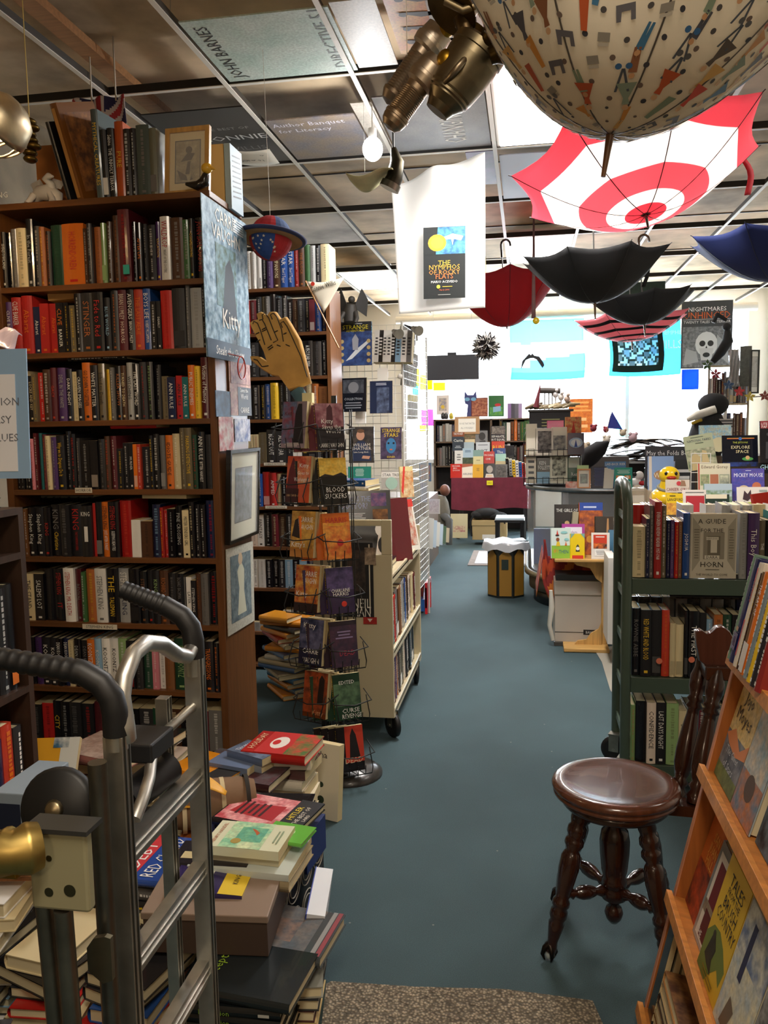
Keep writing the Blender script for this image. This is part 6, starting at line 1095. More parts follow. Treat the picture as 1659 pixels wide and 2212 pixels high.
# items along the counter
frame(TM((AY(1247,1062,6.8).x,6.8,CT),-8,0,0),.105,.16,.012,'c88a5a','e0dcc8',.05,.07,'8aa08a','3a4a3a','small tan framed oval portrait standing on the counter','picture frame',mat='m')
CB(1222,1040,1248,1066,6.83,'b05a4a','small reddish card leaning left of the framed oval portrait',[('a',0,0,1,1,'c86a5a','d8cfc0')],cat='card',t=.004)
CB(1247,1005,1272,1030,7.0,'b8d89a','pale green leaflet behind the framed oval portrait',[],cat='leaflet',t=.004)
CB(1278,1008,1310,1060,6.85,'1a2340','dark navy book with faint lines on the counter',[('l',.1,.1,.9,.95,12,'3a4a7a')],t=.03)
for i in range(3): CB(1303+i*7,1010+i*2,1310+i*7,1062,6.82,'cfccc0',f'thin grey white pamphlet standing on the counter, {nth(i+1)} from left',[],t=.08,roll=4,cat='pamphlet',grp='pamphlets on the counter',hard=False)
CB(1307,997,1352,1052,6.98,'5a8ac0','sky blue magazine with white heading behind the teal booklet',[('t','LAID-BACK SKIER',.5,.9,.1,'w',.95)],t=.01,cat='magazine')
CB(1328,1010,1366,1062,6.8,'2a9a86','teal booklet with two orange cups in a clear holder',[('r',.08,.45,.42,.62,'d8843a'),('r',.55,.45,.9,.62,'d8843a'),('c',.25,.53,.1,'e8d8c0'),('c',.72,.53,.1,'e8d8c0'),('l',.1,.7,.9,.9,4,'b8e0d4'),('l',.1,.2,.9,.35,2,'b8e0d4')],t=.01,cat='booklet')
mb=MB(); p=AY(1372,1055,6.85); p.z=CT
mb.ball(p+Vector((0,0,.04)),(.05,.05,.04),'e8e4e0','m',12); mb.ball(p+Vector((.03,-.01,.1)),(.035,.035,.035),'e8e4e0','m',12); mb.ball(p+Vector((.05,-.04,.04)),(.03,.02,.02),'c0202a','m',10); mb.ball(p+Vector((-.01,-.03,.11)),(.018,.014,.018),'141414','m',8); mb.obj('plush_toy',None,'small white and red stuffed toy on the counter','toy')
cbox(1395,1012,1424,1090,6.4,.12,'141416','tall black plastic case standing left of the yellow rubber duck',name='plastic_case',cat='case',mat='g')
# display tables at right
dt=root('side_table',(1.3,5.8,0),'table covered with facing books behind the green cart','table')
mb=MB(); mb.box(.62,2.3,4.9,6.35,.80,.83,'7a6a54','w'); mb.obj('table_top',dt)
for x in (.68,2.25):
    for y in (4.95,6.3): mb=MB(); mb.box(x-.025,x+.025,y-.025,y+.025,0,.8,'5a4a38','w'); mb.obj('leg',dt)
# duck
dk=Vector((AY(1440,1068,5.9).x,5.9,0)); zb=.832
mb=MB(); mb.box(dk.x-.14,dk.x+.16,5.75,6.1,zb,.94,'5a5048','m'); mb.obj('book_crate',None,'brown low crate under the yellow rubber duck','crate')
zb=.942; mb=MB(); c=Vector((dk.x,5.9,zb))
mb.ball(c+Vector((-.01,.03,.075)),(.10,.13,.075),'e6bf1c','g',22); mb.tube([c+Vector((-.0,.0,.09)),c+Vector((.005,-.01,.16)),c+Vector((.01,-.015,.2))],[.075,.055,.05],'e6bf1c','g',20); mb.ball(c+Vector((.012,-.02,.235)),(.068,.066,.062),'e8c41f','g',24)
dkr=mb.obj('rubber_duck',None,'large yellow rubber duck with red beak in front of the dark sign','toy duck')
mb=MB(); mb.ball(c+Vector((.016,-.088,.222)),(.034,.028,.013),'a82818','g',14); mb.ball(c+Vector((.016,-.098,.207)),(.024,.022,.012),'7a1a12','g',12); mb.obj('beak',dkr)
for s in (-1,1): mb=MB(); mb.ball(c+Vector((.014+s*.032,-.077,.25)),(.011,.006,.013),'14100c','g',12); mb.obj('eye',dkr)
mb=MB(); mb.tube([c+Vector((.062*math.cos(t)+.005,.062*math.sin(t)-.005,.15-.02*math.sin(-t))) for t in [2*PI*k/20 for k in range(20)]],.011,'8a8878','f',8,closed=True); mb.obj('collar',dkr)
def TBk(u0,v0,u1,v1,Y,c,lab,D=(),z=None,**k):
    """stands on the side table or on what is stacked there"""
    k.setdefault('hard',True); k.setdefault('tilt',-10)
    return face(u0,v0,u1,v1,Y,c,list(D),lab,k.pop('t',.014),k.pop('hard'),k.pop('rz',0),k.pop('tilt'),k.pop('cat','book'),roll=k.pop('roll',0),split=False)
# big board behind the duck
facep(1392,965,1500,1078,6.3,'34343a','34343a','charcoal sign board with white lettering behind the yellow duck',[('t','May the Folds Be with',.55,.88,.09,'e4e4e4',1.05),('a',.05,.25,.6,.72,'8aa4d0','b89a6a'),('r',.62,.2,.92,.75,'2a2c30'),('l',.6,.35,.95,.6,2,'e0e0e0')],cat='sign',name='sign_board',mat='m')
TBk(1402,985,1456,1060,6.15,'8aa8d8','pale blue travel guide with brown oval picture behind the duck',[('r',0,0,.12,1,'d8d0c8'),('c',.55,.45,.36,'a8805a',.6),('t','WYO',.5,.45,.15,'e8dcc0',.6)],t=.03)
TBk(1512,918,1580,975,6.2,'8ab4d0','light blue journey book with pale globe, topmost on the right side',[('a',0,0,1,1,'8ab8d4','c0cfc0'),('t','A STEAMPUNK',.5,.85,.12,'c8b888',.85),('t','JOURNEY',.5,.65,.13,'c8b888',.7),('c',.6,.25,.25,'d8cfa8')])
TBk(1490,942,1552,1018,5.95,'b8c0a0','national parks colouring book leaning left on right table',[('a',0,.0,1,.6,'c0bea0','6a7a5a'),('p',[(.1,0),(.15,.4),(.3,.5),(.45,.35),(.5,0)],'c0ac7a'),('p',[(.45,0),(.55,.55),(.7,.5),(.75,0)],'c8b484'),('l',.2,.92,.7,.95,1,'4a5a4a'),('t','NATIONAL PARKS',.5,.84,.07,'3a4a5a',.85),('l',.3,.74,.7,.78,1,'4a5a4a')],roll=-9)
TBk(1562,940,1638,1008,5.9,'0f1420','black space picture book with rainbow line and green alien ship',[('r',.12,.88,.9,.9,'c84a3a'),('r',.12,.9,.9,.915,'d8b030'),('c',.5,.89,.05,'3a6aa8'),('t','THE JETSONS',.5,.77,.055,'c8d44a',.5),('t','EXPLORE',.5,.62,.1,'e8dca8',.55),('t','SPACE',.55,.48,.1,'e8dca8',.5),('c',.7,.24,.16,'4a9a4a',.35),('c',.7,.28,.06,'d8b070'),('a',0,0,1,.14,'1a3a8a','0f1420')])
TBk(1510,1001,1578,1060,5.6,'d4ceb4','cream illustrated book with red edge and three small pictures',[('t','Edward Gorey',.5,.88,.12,'6a5a4a',.85),('r',.05,.2,.33,.6,'8a9a6a'),('r',.36,.2,.62,.6,'a8684a'),('r',.65,.2,.97,.6,'9aa088'),('a',.08,.24,.3,.56,'6a7a5a','b8b088'),('a',.68,.24,.94,.56,'8a9080','c8c8a8'),('r',-.02,0,.02,1,'b03a30')],t=.02)
TBk(1583,1012,1652,1082,5.5,'4a4aa0','purple blue cartoon book with white title on right table',[('a',0,0,1,1,'3c44a0','5a4a98'),('l',.4,.92,.6,.95,1,'e8e8f0'),('t','MICKEY MOUSE',.5,.8,.12,'e8eaf4',.92),('c',.35,.3,.2,'c8b090'),('c',.75,.45,.14,'b86a4a')])
TBk(1594,1052,1665,1090,5.35,'ded8d0','white book with a spiky black ink figure at the right edge',[('p',[(.15,.3),(.2,.8),(.3,.6),(.4,.85),(.42,.4),(.3,.2)],'3a2430'),('l',.6,.7,.95,.85,2,'6a8a8a'),('l',.45,.3,.95,.5,2,'3a3a3a')])
TBk(1640,1000,1668,1022,5.8,'16181c','black book with pale blue capital letters at right edge',[('t','GH',.4,.6,.5,'a8d4dc',.7)])
TBk(1644,908,1672,1000,5.8,'1a1a1e','black paper doll book with red heading at the right edge',[('r',0,.82,1,1,'8a1f28'),('t','LITE',.3,.93,.06,'w',.5),('t','PAP',.3,.86,.06,'w',.45),('c',.6,.68,.15,'2c2c30'),('p',[(.35,.1),(.4,.5),(.8,.5),(.85,.1)],'2c2c30')])
TBk(1522,1045,1582,1100,5.45,'7a9a8a','green landscape book below the cream illustrated one',[('a',0,0,1,.8,'6a8a5a','aebfc6'),('r',0,.75,1,1,'a8bac4')])
TBk(1524,1068,1576,1105,5.3,'2a3a34','dark green book with white title below the landscape book',[('r',.02,.75,.9,1,'d8d0b8'),('t','Romanche',.5,.45,.2,'e0e4dc',.85)],t=.03)
TBk(1476,1058,1526,1110,5.3,'d8d0c8','cream book with large dark red square picture',[('l',.1,.85,.9,.93,1,'6a6a6a'),('r',.12,.08,.92,.75,'a82430'),('p',[(.15,.2),(.3,.4),(.35,.25)],'d88a8a')])
TBk(1440,1066,1478,1112,5.3,'d8b82a','yellow western paperback with dark title on right table',[('a',0,0,1,.55,'d8a83a','a8602a'),('t','LANGFORD',.5,.72,.14,'2a2418',.9),('l',.1,.85,.6,.93,1,'2a2418')],hard=False)
TBk(1438,1036,1490,1064,5.5,'c8beb0','fan shaped card lettered in dark red below the duck',[('t','CAREER GIRLS',.5,.25,.25,'7a1a24',.95),('c',.55,.7,.1,'b8303a'),('p',[(.6,.5),(.65,.95),(.8,.9),(.85,.5)],'8a6a50')],t=.004,cat='card')
TBk(1566,1085,1659,1128,5.1,'a8b84a','lime green flat book behind the cart books',[],t=.02)
TBk(1645,1066,1685,1190,4.2,'b02a20','large bright red book at the far right edge behind the cart',[],t=.03,roll=-8)
TBk(1352,1070,1392,1100,6.0,'b8c0c0','clear plastic tray beside the black case',[('l',.1,.3,.9,.5,2,'8a9090')],t=.03,cat='tray')
mb=MB(); p=AY(1385,1085,5.8); mb.grid(lambda s,t:tuple(p+Vector((-.06+.13*s,.02*math.sin(9*s),-.04+.14*t+.02*math.sin(5*s)))),8,6,'c8b8a0','K'); mb.obj('plastic_bag',None,'crinkled clear bag of tan beads beside the black case','bag',solid=.001)
ww=root('wire_easel',(AY(1498,1060,5.7).x,5.7,.83),'white wire easel grid between duck and cream illustrated book','easel'); gridp(ww,(AY(1492,1060,5.7).x,5.7,.83),(1,0,0),(0,0,1),.12,.5,.06,.003)
# paper heap behind
hs=root('back_shelf_unit',(1.0,8.9,0),'grey metal shelf table behind the counter','shelf unit')
mb=MB(); mb.box(.45,2.0,8.7,9.2,1.12,1.14,'9a9c9a','P'); mb.obj('shelf',hs)
mb=MB(); mb.box(.5,1.95,9.1,9.18,0,1.12,'242628','P'); mb.obj('back_panel',hs)
rr=random.Random(11)
for i in range(26):
    w,d=rr.uniform(.35,.6),rr.uniform(.2,.35); x,y=1.25+rr.uniform(-.22,.3),8.92+rr.uniform(-.05,.05); z=1.145+i*.009
    mb=MB(); mb.T=TM((x,y,z),rr.uniform(-3,3),rr.uniform(-6,6),rr.uniform(-25,25)); sgn=rr.uniform(-.03,.03)
    mb.grid(lambda s,t:((s-.5)*w,(t-.5)*d,sgn*math.sin(PI*s)-.03*(2*s-1)**2),6,2,rr.choice(['2c2a2a','3c3836','4a4644','8a8278','242224','6a4a5a']),'m'); mb.obj('newspaper',None,'dark curled sheet in the paper heap on the back shelf','newspaper','sheets in the paper heap',solid=.004)
# stuffed penguin with white cap
pg=Vector((AY(1530,975,7.6).x,7.6,0)); z0=1.36
mb=MB(); mb.tube([pg+Vector((-.03,0,z0-.12)),pg+Vector((-.02,0,z0)),pg+Vector((.01,0,z0+.14)),pg+Vector((.03,0,z0+.27))],[.13,.16,.15,.06],'141519','f',16); mb.ball(pg+Vector((.03,-.01,z0+.32)),(.13,.11,.10),'141519','f',18)
pr=mb.obj('plush_penguin',None,'large black stuffed penguin wearing a white cap beside the right window','stuffed animal')
mb=MB(); mb.tube([pg+Vector((-.19,-.06,z0+.19)),pg+Vector((-.12,-.1,z0+.23)),pg+Vector((.03,-.11,z0+.28))],[.02,.035,.035],'d8d4c8','f',10); mb.tube([pg+Vector((-.15,-.05,z0+.16)),pg+Vector((-.08,-.1,z0+.19))],.014,'c8a83a','f',8); mb.obj('cap',pr)
mb=MB(); mb.box(pg.x-.3,pg.x+.5,7.4,7.9,0,1.24,'5a4a3a','w'); mb.obj('cabinet',None,'brown cabinet under the stuffed penguin','cabinet')
cbox(1550,905,1582,925,7.5,.16,'b8b4b0','grey striped cassette box beside the stuffed penguin',[('r',0,.1,1,.25,'3a3a3c'),('r',0,.4,1,.55,'3a3a3c'),('r',0,.7,1,.85,'3a3a3c')],name='media_box')
# tall shelf of books at the right of window
tu=root('window_bookcase',(2.0,9.4,0),'tall narrow bookcase full of spines against the bright right window','bookcase')
ua,ub=AY(1532,800,9.3),AY(1618,800,9.3)
for x in (ua.x,ub.x): mb=MB(); mb.box(x-.01,x+.01,9.3,9.55,0,2.15,'8a7a62','w'); mb.obj('side_panel',tu)
for i,(z) in enumerate((2.12,1.72,1.33,1.0,.6)):
    mb=MB(); mb.box(ua.x,ub.x,9.3,9.55,z-.02,z,'a89878','w'); mb.obj('shelf',tu)
FAR[0]=FARB
for z,k in ((1.72,0),(1.33,1),(1.0,2)):
    shelf_row(ua.x+.02,ub.x-.02,9.31,z,rnd_spec(12,'kwwnmqwgs',34,50,30,60),['top shelf','middle shelf','low shelf'][k]+' of window bookcase','books in the window bookcase '+['top','middle','low'][k],px=1500.)
FAR[0]=None
# black plush on the shelf
mb=MB(); p=AY(1560,800,9.25)+Vector((0,0,0)); p.z=2.12
mb.tube([p+Vector((-.1,0,.03)),p+Vector((-.02,0,.13)),p+Vector((.05,0,.25)),p+Vector((.04,0,.36))],[.03,.05,.055,.03],'101014','f',14); mb.ball(p+Vector((.03,-.02,.39)),(.045,.045,.04),'101014','f',14); mb.tube([p+Vector((.03,0,.46)),p+Vector((-.06,0,.52)),p+Vector((-.1,0,.44))],[.02,.03,.02],'101014','f',8); mb.obj('black_plush',None,'slumped black stuffed animal on top of the window bookcase','stuffed animal')
facep(1597,748,1622,835,9.2,'4a4a44','5a5a52','dark grey woven panel hanging on the right of window bookcase',cat='hanging')
mb=MB(); mb.grid(lambda s,t:tuple(AY(1575+22*s,755+80*t,9.15)+Vector((0,.03*math.sin(20*s+9*t),0))),12,16,'b8babc','g'); mb.obj('foil_hanging',None,'crumpled silver foil strip hanging beside the dark woven panel','hanging',solid=.002)
frame(TM((AY(1620,850,9.0).x,9.0,AY(1620,850,9.0).z),0,0,20),.1,.44,.015,'141414','d8d8d4',.06,.3,'a8a8a8','8a8a8a','narrow black framed print at the right of the window','picture frame',mat='m')
# garland leaves
gl=root('leaf_garland',AY(1590,840,6.5),'cord garland of red, blue and yellow cloth leaves at right','garland')
gp=[AY(u,v,6.5) for u,v in ((1525,790),(1545,808),(1570,830),(1597,845),(1622,858),(1659,855))]
mb=MB(); mb.tube(gp,.004,'4a4038','m',6); mb.obj('cord',gl)
for (u,v,c) in ((1528,788,'3a5a2a'),(1546,808,'8a2430'),(1574,832,'26466a'),(1597,846,'a8282c'),(1620,857,'a8963a'),(1652,855,'6a2a20')):
    p=AY(u,v,6.48); mb=MB()
    for k in range(5):
        t=2*PI*k/5+.3; e=Vector((math.cos(t),0,math.sin(t))); n_=Vector((-e.z,0,e.x)); mb.face([p,p+e*.02+n_*.012,p+e*.042,p+e*.02-n_*.012],c)
    mb.obj('leaf',gl,solid=.003)
facep(1228,862,1280,935,9.4,'d8802a','c05a1c','orange wooden heart puzzle board in front of the window',[('l',.05,.6,.95,.95,3,'e8a050'),('l',.1,.1,.8,.5,2,'f0b878')],cat='board',name='puzzle_board')
mb=MB(); a=AY(1322,888,8.2); b=AY(1312,925,8.2); c=AY(1345,928,8.2); mb.face([a,b,c],'2a3a9a','m'); o_=mb.obj('blue_pennant',None,'small blue triangular pennant on a stick before the window','pennant',solid=.002); mb=MB(); mb.tube([a+Vector((0,0,.02)),AY(1306,950,8.2)],.003,'b8a080','m',5); mb.obj('stick',o_)
# small clutter along the window ledge and shelf behind rack
for i,(u,v,r,c,l) in enumerate([(1282,925,7,'7a2430','dark red wooden heart on a wire'),(1309,928,6,'8a2a34','second dark red heart beside blue pennant'),(1250,955,9,'c8b8a0','beige stuffed mouse on the shelf clutter'),(1367,945,9,'b89aa0','pinkish round ball in the shelf clutter'),(1345,935,7,'b8a890','small tan ball in the shelf clutter'),(1262,968,11,'b0a088','tan stuffed toy head on back shelf'),(1310,950,8,'c8c0b0','off-white shoe shaped ornament on back shelf')]):
    p=AY(u,v,8.6); mb=MB(); rr_=r*8.6/1780; mb.ball(p,(rr_,rr_,rr_*1.1),c,'f',12); mb.ball(p+Vector((rr_*.7,-rr_*.3,rr_*.8)),rr_*.45,c,'f',8); mb.ball(p+Vector((-rr_*.6,-rr_*.3,rr_*.8)),rr_*.45,c,'f',8); mb.obj('ornament',None,l,'ornament')
mb=MB(); mb.box(.35,1.0,8.5,8.7,0,1.2,'4a4440','m'); mb.obj('low_cabinet',None,'dark low cabinet under the shelf clutter behind the counter rack','cabinet')
mb=MB(); p=AY(1285,1005,7.7); mb.tube([p+Vector((-.12,0,-.05)),p+Vector((-.05,0,.08)),p+Vector((.05,0,.16)),p+Vector((.12,0,.21))],[.03,.09,.07,.012],'16161a','f',12); mb.obj('black_bird_plush',None,'black feathery bird plush leaning behind counter items','stuffed animal')
# ================= BACK SHELF UNDER WINDOW =================
bk=root('low_bookshelf',(-.2,12.1,0),'low wooden bookshelf under the window behind the maroon table','bookcase')
xa,xb=AY(938,900,11.95).x,AY(1155,900,11.95).x
for x in (xa,(xa+xb)/2-.1,(xa+xb)/2+.1,xb): mb=MB(); mb.box(x-.015,x+.015,11.95,12.3,0,1.62,'5a4a3c','w'); mb.obj('side_panel',bk)
for z in (1.62,1.3,.95,.6): mb=MB(); mb.box(xa,xb,11.95,12.3,z-.02,z,'6a5644','w'); mb.obj('shelf',bk)
mb=MB(); mb.box(xa,xb,12.28,12.3,0,1.6,'3c3a3c','m'); mb.obj('back_panel',bk)
FAR[0]=FARB
shelf_row(xa+.03,xa+.33,11.98,1.3,rnd_spec(7,'gdsn',30,36,40,60),'upper left of the low bookshelf','books in the low bookshelf, upper left',px=1300.)
shelf_row(xa+.03,xa+.33,11.98,.95,rnd_spec(7,'kdqg',34,40,40,60),'lower left of the low bookshelf','books in the low bookshelf, lower left',px=1300.)
shelf_row(xb-.5,xb-.05,11.98,1.3,rnd_spec(9,'owevkq',34,40,40,60),'upper right of the low bookshelf','books in the low bookshelf, upper right',px=1300.)
shelf_row(xb-.5,xb-.05,11.98,.95,rnd_spec(9,'kmgwkq',34,40,40,60),'lower right of the low bookshelf','books in the low bookshelf, lower right',px=1300.)
FAR[0]=None
B(982,900,1036,938,11.5,'b8906a','white notice in a tan frame standing over the book display',[('r',.15,.12,.85,.88,'f2efe8'),('t','BOOKS THAT MATTER',.5,.6,.11,'8a8a8a',.6),('t','ALL OUR READS',.5,.35,.11,'8a8a8a',.5)],cat='sign')
B(943,857,970,896,11.97,'e0d8d8','pink edged framed picture at left on low bookshelf',[('a',.2,.2,.8,.85,'8a8aa0','c8b8a0'),('c',.5,.4,.15,'d8b83a')],cat='framed picture',h=.28)
B(1018,864,1054,900,11.97,'7a3a30','reddish brown holiday picture book on top of low bookshelf',[('a',.05,.05,.95,.95,'7a3428','b87a5a')],h=.27)
B(1055,858,1089,900,11.97,'2a6a34','green picture book with red cap on top of low bookshelf',[('c',.6,.55,.2,'b8202a',.5),('a',.1,.05,.9,.45,'6aa83a','3a8a5a'),('p',[(.3,.2),(.8,.25),(.78,.5),(.3,.45)],'8ab4d8')],h=.3)
for i,(u,c) in enumerate(((1096,'8a6aa8'),(1104,'3a3a4a'),(1112,'5a5a6a'),(1120,'a890c0'))): B(u,874,u+8,905,11.98,c,f'thin purplish book upright on low bookshelf, {nth(i+1)} from left',t=.1,grp='purplish books on the low bookshelf',h=.22)
# blue cat cut-out
cb=AY(1015,895,12.0); cb.z=1.622; S_=lambda L:[Vector((cb.x+x,12.0,cb.z+z)) for x,z in L]
mb=MB(); slab(mb,S_([(-.05,0),(-.03,.2),(-.07,.22),(-.08,.3),(-.07,.4),(-.03,.34),(.05,.34),(.09,.4),(.1,.3),(.09,.22),(.04,.2),(.06,0)]),.02,'3a3f7a','m'); ct_=mb.obj('cat_cutout',None,'dark blue cat shaped cut-out with pale glasses on the low bookshelf','cut-out')
mb=MB(); 
for s in (-1,1): mb.disc((cb.x+.01+s*.045,11.985,cb.z+.28),(1,0,0),(0,0,1),.038,'7ab0d8','g',14,rz=.7)
mb.obj('glasses',ct_,solid=.002)
for i,(u,c) in enumerate(((957,'2a2a30'),(964,'3a3a40'),(975,'b8a83a'))): mb=MB(); p=AY(u,898,11.97); p.z=1.622; mb.lathe; mb.T=Matrix.Translation(p); mb.lathe([(.02,0),(.035,.03),(.03,.07),(.015,.09),(0,.1)],c,'g',12); mb.obj('small_figurine',None,f'tiny rounded figurine on low bookshelf, {nth(i+1)} from left','figurine','tiny figurines on the low bookshelf')
# clutter box with wood animals over the counter rack
kb=root('rotating_display',(.2,8.3,0),'tall black display box with a dark notice, driftwood piled on its top','display case')
ka,kb2=AY(1143,900,8.2),AY(1232,900,8.2)
mb=MB(); mb.box(ka.x,kb2.x,8.2,8.5,1.0,AY(1143,890,8.2).z,'17181c','m'); mb.obj('body',kb)
mb=MB(); zt=AY(1143,890,8.2).z; mb.box(ka.x-.01,kb2.x+.03,8.18,8.52,zt,zt+.02,'101012','P'); mb.obj('top_board',kb)
mb=MB(); 
for k in range(5): mb.box(ka.x+.12,kb2.x-.1,8.196,8.199,zt-.08-.03*k,zt-.07-.03*k,'8a8a5a','m')
mb.obj('printed_lines',kb)
rr=random.Random(5)
for i in range(9):
    x=ka.x+.04+.045*i; mb=MB(); mb.tube([(x-.08,8.3+rr.uniform(-.05,.05),zt+.035),(x,8.3,zt+.05+rr.uniform(0,.02)),(x+.09,8.32,zt+.04+rr.uniform(0,.06))],[.012,.022,.008],rr.choice(['6a5a44','8a7a5a','5a4c3c','b8a888']),'w',8); mb.obj('driftwood',None,'piece of driftwood lying on the black display box','driftwood','driftwood on the black display box')
mb=MB(); x=AY(1188,845,8.3); mb.tube([(x.x-.1,8.3,zt+.21),(x.x+.1,8.3,zt+.2)],.028,'4a4440','f',12)
for dx in (-.05,-.01,.02): mb.tube([(x.x+dx,8.3,zt+.2),(x.x+dx,8.3,zt+.02)],.006,'5a5048','m',6)
mb.obj('paint_roller',None,'dark roller shaped ornament on thin legs above driftwood','ornament')
mb=MB(); a=AY(1158,880,8.25); b=AY(1167,832,8.25); mb.tube([a,b],[.03,.004],'6a1f2c','m',8); mb.obj('folded_umbrella',None,'closed dark red umbrella tip standing in the driftwood','closed umbrella')
for i,(u,v,c) in enumerate(((1200,852,'e8e4e4'),(1212,858,'e0d8d0'),(1225,862,'b8a090'))):
    mb=MB(); p=AY(u,v,8.3); mb.ball(p,(.03,.03,.035),c,'m',10); mb.ball(p+Vector((.01,-.02,.04)),(.018,.018,.018),c,'m',8); mb.tube([p,Vector((p.x,p.y,zt+.03))],.008,c,'m',6); mb.obj('toy_figure',None,f'small pale toy figure above the driftwood, {nth(i+1)} from left','toy','pale toys above the driftwood')
# ================= WINDOW HANGINGS =================
def flag(u0,v0,u1,v1,Y,lab,colf,D=(),name='cloth_flag',cat='flag'):
    a=AY(u0,v1,Y);b=AY(u1,v1,Y);tp=AY(u0,v0,Y); w,h=b.x-a.x,tp.z-a.z; mb=MB()
    mb.grid(lambda s,t:(a.x+w*s+.015*math.sin(6*t),Y+.02*math.sin(9*s+3*t)*(1.2-t),a.z+h*t-.02*math.sin(PI*s)*(1-t)),28,24,colf,'H'); o=mb.obj(name,None,lab,cat,solid=.001)
    for d in D: mb=MB(); mb.T=Matrix.Translation((a.x,Y-.03,a.z)); design(mb,w,h,[d]); mb.obj('lettering',o)
    return o
def f1(s,t):
    if t>.62-.12*s*(s<.3): return '86d8dc'
    if t<.3+.12*s-.1*(s<.25): return '7ab6e2' if t>.12 else '6a9ccc'
    return 'd8f2f6'
flag(1103,693,1262,820,12.2,'turquoise and blue cloth flag with white middle band on the window',f1)
flag(1315,668,1470,812,12.2,'turquoise cloth flag with white lettering right of window centre','62c0de',[('t','MEMPHIS',.86,.62,.06,'e8f4f8',.3),('t','HILLS',.84,.45,.13,'e8f4f8',.34)])
def f3(s,t): return '2a3a34' if (s<.1 or s>.9 or t<.14) else ['a8b4b4','6a7a78','c8ccc4','4e6058','8a9490'][int((math.sin(17*s+9*t)*math.sin(13*t-7*s+2)+1)*2.49)]
flag(1322,690,1432,803,12.05,'dark green bordered tapestry of trees and leaves on the window',f3,name='tapestry',cat='tapestry')
facep(1326,612,1436,690,10.2,'1f3a34','1a2e2a','dark green board hanging behind the small black umbrella',cat='board',name='hanging_board')
facep(1470,652,1580,797,11.9,'3c3e42','3c3e42','black and grey skull poster with orange title hanging by the window',[('a',.03,.02,.97,.62,'55585c','85888c'),('c',.5,.36,.22,'c8cacc',1.15),('p',[(.36,.3),(.4,.12),(.6,.12),(.64,.3)],'b8babc'),('c',.42,.37,.06,'26282a'),('c',.58,.37,.06,'26282a'),('p',[(.48,.3),(.5,.34),(.52,.3)],'26282a'),('c',.5,.2,.07,'1e2022',.7),('p',[(.05,.05),(.1,.3),(.3,.25),(.35,.1)],'9a9da0'),('p',[(.95,.05),(.9,.35),(.7,.5),(.72,.2)],'9a9da0'),('t','NIGHTMARES',.5,.88,.065,'e8e8e8',.75),('t','UNHINGED',.5,.79,.1,'d0602a',.92),('r',.03,.725,.97,.73,'e0e0e0'),('t','TWENTY TALES OF TERROR',.5,.69,.04,'e0e0e0',.92)],mat='m')
sheet(1472,797,1510,842,12.1,'2a5ac0','blue and white globe cloth below the skull poster','cloth','H','globe_cloth')
mb=MB(); a=AX(1596,640,3.3); mb.box(3.33,3.345,10.6,11.9,2.25,3.0,'3a6a94','A','26406a'); mb.obj('wall_mural',None,'blue night painting on the right wall beside the window','painting')
# black sign, flower ball, bat
mb=MB(); a=AY(922,822,9.5); b=AY(1034,765,9.5); mb.box(a.x,b.x,9.5,9.53,a.z,b.z,'26262a','m'); mb.box(a.x+.24,a.x+.34,9.5,9.53,b.z,b.z+.03,'1c1c20','m'); o=mb.obj('black_sign',None,'long black sign board hanging in front of the window','sign')
mb=MB(); mb.tube([(a.x+.08,9.51,b.z),(a.x+.08,9.51,ZG)],.002,'8a8a8a','m',4); mb.tube([(b.x-.08,9.51,b.z),(b.x-.08,9.51,ZG)],.002,'8a8a8a','m',4); mb.obj('cord',o)
p=AY(1050,748,8.3); fb=root('paper_flower_ball',p,'hanging ball of folded dark book-page flowers under the red umbrella','hanging ornament')
import itertools
rr=random.Random(2)
dirs=[Vector((math.cos(t)*math.cos(q),math.sin(t)*math.cos(q),math.sin(q))) for q,n_ in ((-1.2,3),(-.5,6),(.2,6),(.9,4)) for t in [2*PI*k/n_+q for k in range(n_)]]
for dv in dirs:
    mb=MB(); a=dv.orthogonal().normalized(); b=dv.cross(a); o=p+dv*.06
    for k in range(5):
        t=2*PI*k/5; e=(a*math.cos(t)+b*math.sin(t)); n_=dv.cross(e)
        tip=o+e*.085+dv*.065
        for s in (-1,1): mb.face([o,o+e*.035+n_*s*.028+dv*.02,tip],'3c3a40','m'); 
        mb.tube([o+e*.03+dv*.02,o+e*.05+dv*.05],.0035,'d8d4cc','m',4)
        mb.tube([o+e*.035+n_*.028+dv*.02,tip,o+e*.035-n_*.028+dv*.02],.0025,'c8c4bc','m',4)
    mb.obj('paper_flower',fb,solid=.0015)
mb=MB(); mb.tube([p+Vector((0,0,.08)),Vector((p.x,p.y,ZG))],.003,'d8c070','m',5); mb.tube([p+Vector((0,0,-.1)),p+Vector((-.05,0,-.35))],.002,'c8c8c4','m',4); mb.obj('cord',fb)
mb=MB(); q=[AY(u,v,8.0) for u,v in ((1125,797),(1128,780),(1138,769),(1143,764),(1147,767),(1150,763),(1154,768),(1165,770),(1174,783),(1176,789),(1172,795),(1166,786),(1160,777),(1152,773),(1144,774),(1135,778),(1130,788))]
slab(mb,q,.012,'1a1a1c','m'); bt=mb.obj('toy_bat',None,'black toy bat with arched wings hanging before the turquoise flag','hanging ornament')
mb=MB(); mb.tube([AY(1148,766,8.0),Vector((AY(1148,766,8.0).x,8.0,ZG))],.0012,'c8c8c8','m',4); mb.obj('thread',bt)
for u in (1162,1160): pass
